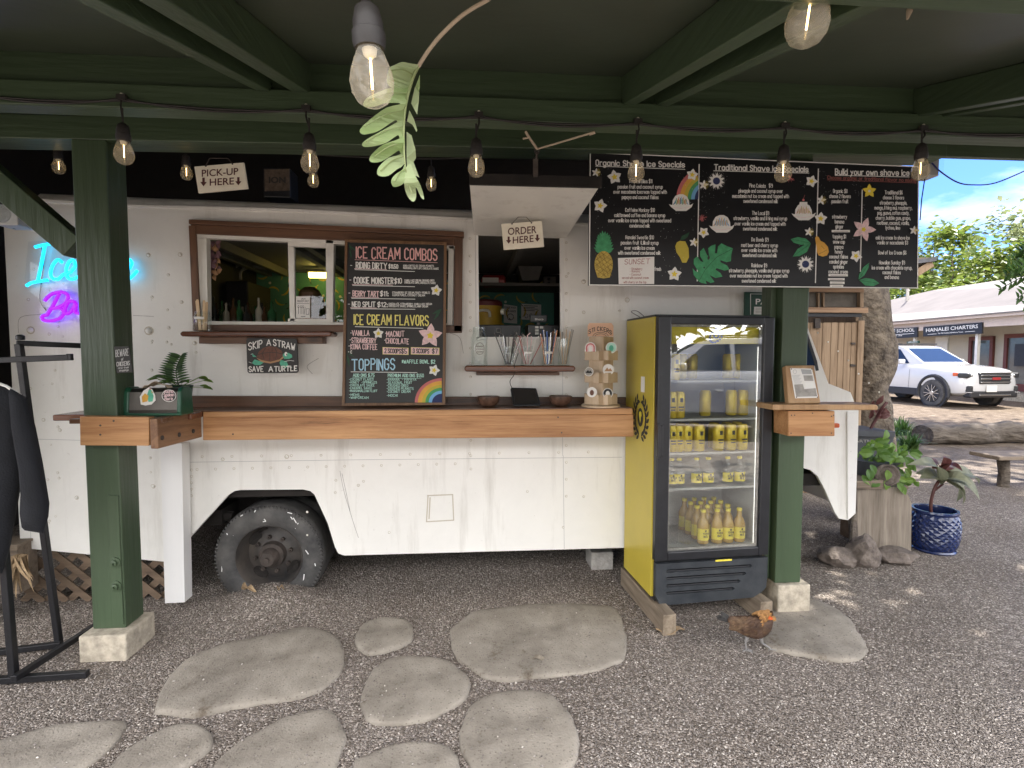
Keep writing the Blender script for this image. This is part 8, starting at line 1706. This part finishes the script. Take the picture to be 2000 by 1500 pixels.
# order window
m = MB(); m.tube([onY(940, 549, 4.7), onY(946, 549, 4.7), onY(984, 549, 4.7), onY(988, 549, 4.7)], [.03, .055, .055, .03], 16); t = m.build('fire_extinguisher', M['red'], smooth=50); tag(t, 'red fire extinguisher lying on a shelf inside the order window', 'fire extinguisher')
m = MB(); q = onY(958, 549, 4.64); m.obox(q, .14, .004, .06); m.build('label', M['paper'], t); m = MB(); m.bar(onY(938, 540, 4.7), onY(944, 552, 4.68), .03, .03); m.build('valve', M['black'], t)
m = MB(); A = onY(934, 556, 4.75); Bq = onY(1098, 560, 4.75); m.box(A.x-.1, Bq.x+.1, 4.6, 5.1, A.z-.025, A.z); m.build('inner_shelf', M['interior'], tr)
YK = 3.95; t = thing('drink_cooler', onY(958, 655, YK), 'yellow drink cooler with a dark red lid inside the order window', 'cooler'); A = onY(934, 600, YK); Bq = onY(986, 600, YK); rC = (Bq.x-A.x)*.62; cC = Vector((A.x+.06, YK+rC, bt2)); hz1 = onY(950, 596, YK).z; hz2 = onY(950, 584, YK).z
m = MB(); m.lathe([(rC*.95, -.1), (rC, 0), (rC, hz1-cC.z)], cC, 30); m.build('body', M['cooler_y'], t, smooth=40); m = MB(); m.lathe([(rC*1.03, hz1-cC.z), (rC*1.03, hz1-cC.z+.03), (rC*.9, hz2-cC.z), (.001, hz2-cC.z+.01)], cC, 30); m.build('lid', M['maroon_lid'], t, smooth=40)
m = MB(); m.tube(smoothpath([onY(936, 607, YK-.02), onY(944, 606, YK-.03), onY(955, 608, YK-.03), onY(957, 619, YK-.02)], 5), .01, 8); m.build('handle', M['cream'], t, smooth=50); m = MB(); m.tube([onY(979, 609, YK-.03), onY(986, 609, YK-.04)], .022, 10); m.build('tap', M['cream'], t, smooth=50)
for i, (q, lab, nm) in enumerate(((((984, 594), (1010, 598), (1010, 632), (984, 630)), 'hand washing notice on the banana board behind the cooler', 'WASH'), (((1018, 593), (1057, 595), (1057, 626), (1018, 624)), 'white printed notice on the banana board above the register', 'READY'))):
    NP2 = P_(YP-.008); m = MB(); m.slab(q, NP2, .002, 0); t = m.build('paper_notice', M['paper']); tag(t, lab, 'notice'); m = MB()
    if i == 0: ftext(m, 'PLEASE WASH', 985, 602, 1008, 603, 4.2, NP2, 0, .002, .01); ftext(m, 'YOUR HANDS', 985, 609, 1008, 610, 4.2, NP2, 0, .002, .01); m.stroke(ell(997, 619, 6, 6), 1, NP2)
    else:
        for k_ in range(4): m.stroke([(1023, 597+k_*3), (1050-(k_ % 2)*6, 598+k_*3)], 1, NP2)
        for k_ in range(3): m.stroke(ell(1028+k_*9, 617, 3, 4), .8, NP2)
    m.build('printing', M['ink'], t)
m = MB(); A = onY(934, 634, 3.55); Bq = onY(1018, 662, 3.55); m.box(A.x, Bq.x, 3.55, 3.58, bt2+.004, A.z); t = m.build('order_screen', M['black'], bevel=.006); tag(t, 'wide black back of the order screen inside the order window', 'monitor'); m = MB(); q = onY(974, 645, 3.548); m.stroke([(970, 642), (978, 642), (978, 649), (970, 649), (970, 642)], .8, P_(3.549)); m.build('emblem', M['cinder'], t)
YR = 3.52; t = thing('cash_register', onY(1062, 662, YR), 'black cash register with a small display and paper tags', 'cash register'); m = MB(); A = onY(1031, 634, YR); Bq = onY(1092, 662, YR); m.box(A.x, Bq.x, YR, YR+.2, bt2+.002, A.z); m.build('body', M['black'], t, bevel=.006)
m = MB(); A2 = onY(1036, 615, YR); B2 = onY(1069, 629, YR); m.box(A2.x, B2.x, YR, YR+.05, B2.z, A2.z); m.box((A2.x+B2.x)/2-.012, (A2.x+B2.x)/2+.012, YR+.01, YR+.04, A.z-.01, B2.z+.002); m.build('display', M['black'], t, bevel=.004); m = MB(); RP = P_(YR-.001)
for x0, y0 in ((1045, 637), (1054, 637), (1045, 643), (1045, 649)): m.sheet([(x0, y0), (x0+7, y0), (x0+7, y0+4.5), (x0, y0+4.5)], RP, .001, 0)
m.text('Sharp', 1045, 625, 1061, 625, 3, RP, .6, 0); m.build('tags', M['paper'], t)
m = MB(); m.slab([(1004, 492), (1068, 492), (1052, 548), (1020, 548)], P_(4.75), .25, 0); t = m.build('extractor_hood', M['interior'], bevel=.004); tag(t, 'dim grey tapered hood hanging inside the order window', 'hood')
m = MB(); m.slab([(1062, 540), (1086, 540), (1086, 560), (1062, 560)], P_(4.9), .05, 0); t = m.build('socket_box', M['interior'], bevel=.004); tag(t, 'grey wall socket box inside the order window', 'socket'); m = MB(); m.slab(ell(1072, 545, 3, 3), P_(4.898), .003, .002); m.slab(ell(1072, 553, 3, 3), P_(4.898), .003, .002); m.build('outlet', M['ink'], t)
# person bent over the bench behind the sliding pane
hp = onY(600, 582, 4.25); pr = thing('person', (hp.x+.02, 4.4, .72), 'person with blond brown hair bent over inside the pick-up window', 'person')
bx, by_ = hp.x+.02, 4.42
J = [(bx, by_+.06, 1.42), (bx, by_-.0, 1.58), (bx, by_-.08, 1.73), (bx, by_-.13, 1.80), (bx, by_-.15, 1.86), (bx-.1, by_+.06, 1.38), (bx-.1, by_+.02, 1.08), (bx-.1, by_+.05, .76), (bx-.1, by_-.08, .74), (bx+.1, by_+.06, 1.38), (bx+.1, by_+.02, 1.08), (bx+.1, by_+.05, .76), (bx+.1, by_-.08, .74), (bx-.17, by_-.08, 1.72), (bx-.22, by_-.14, 1.48), (bx-.18, by_-.36, 1.40), (bx+.17, by_-.08, 1.72), (bx+.22, by_-.14, 1.48), (bx+.18, by_-.36, 1.40)]
E_ = [(0, 1), (1, 2), (2, 3), (3, 4), (0, 5), (5, 6), (6, 7), (7, 8), (0, 9), (9, 10), (10, 11), (11, 12), (2, 13), (13, 14), (14, 15), (2, 16), (16, 17), (17, 18)]
RD = [(.13, .10), (.115, .09), (.15, .10), (.06, .06), (.055, .055), .085, .06, .045, .035, .085, .06, .045, .035, .055, .042, .03, .055, .042, .03]
skinned('body', J, E_, RD, M['skin'], pr, 1)
m = MB(); hc = Vector((bx, by_-.17, 1.90)); m.lathe([(.03, -.11), (.06, -.085), (.075, -.02), (.078, .03), (.06, .085), (.03, .108), (.001, .112)], hc, 20, axis=(0, -.25, 1)); m.lathe([(.012, 0), (.006, .02), (.001, .026)], hc+Vector((0, -.072, -.01)), 8, axis=(0, -1, -.2)); m.build('head', M['skin'], pr, smooth=80)
m = MB(); m.lathe([(.088, -.02), (.09, .03), (.072, .09), (.035, .118), (.001, .122)], hc+Vector((0, .012, .004)), 20, axis=(0, -.15, 1))
rr = random.Random(3)
for i in range(40): a = rr.uniform(.2, 2.9); b = hc+Vector((.086*math.cos(a), .03+.07*math.sin(a), .03)); m.tube(smoothpath([b, b+Vector((.02*math.cos(a), .03, -.10)), b+Vector((.03*math.cos(a), .02, -.24))], 4), .008, 5)
m.build('hair', M['hair'], pr, smooth=70)
skinned('shirt', [J[0], J[1], (bx, by_-.085, 1.735), J[13], J[14], J[16], J[17]], [(0, 1), (1, 2), (2, 3), (3, 4), (2, 5), (5, 6)], [(.14, .11), (.13, .10), (.16, .112), .064, .052, .064, .052], M['shirt'], pr, 1)
# loudspeaker on the truck roof
sp_ = onY(540, 374, 3.46); A = onY(513, 326, 3.46); Bq = onY(567, 374, 3.46); m = MB(); m.box(A.x, Bq.x, 3.46, 3.62, 2.475, A.z); t = m.build('loudspeaker', M['black'], bevel=.005); tag(t, 'small brown fronted loudspeaker on the truck roof beside the pick-up sign', 'loudspeaker')
m = MB(); m.slab([(516, 331), (565, 330), (566, 372), (517, 373)], P_(3.455), .004, 0); m.build('grille_cloth', flat('brown cloth', (.10, .075, .055), .9, var=.4, scale=40), t)
m = MB(); ftext(m, 'ION', 525, 357, 558, 357, 12, P_(3.455), 0, .002, .03); m.build('lettering', M['int_dark'], t)
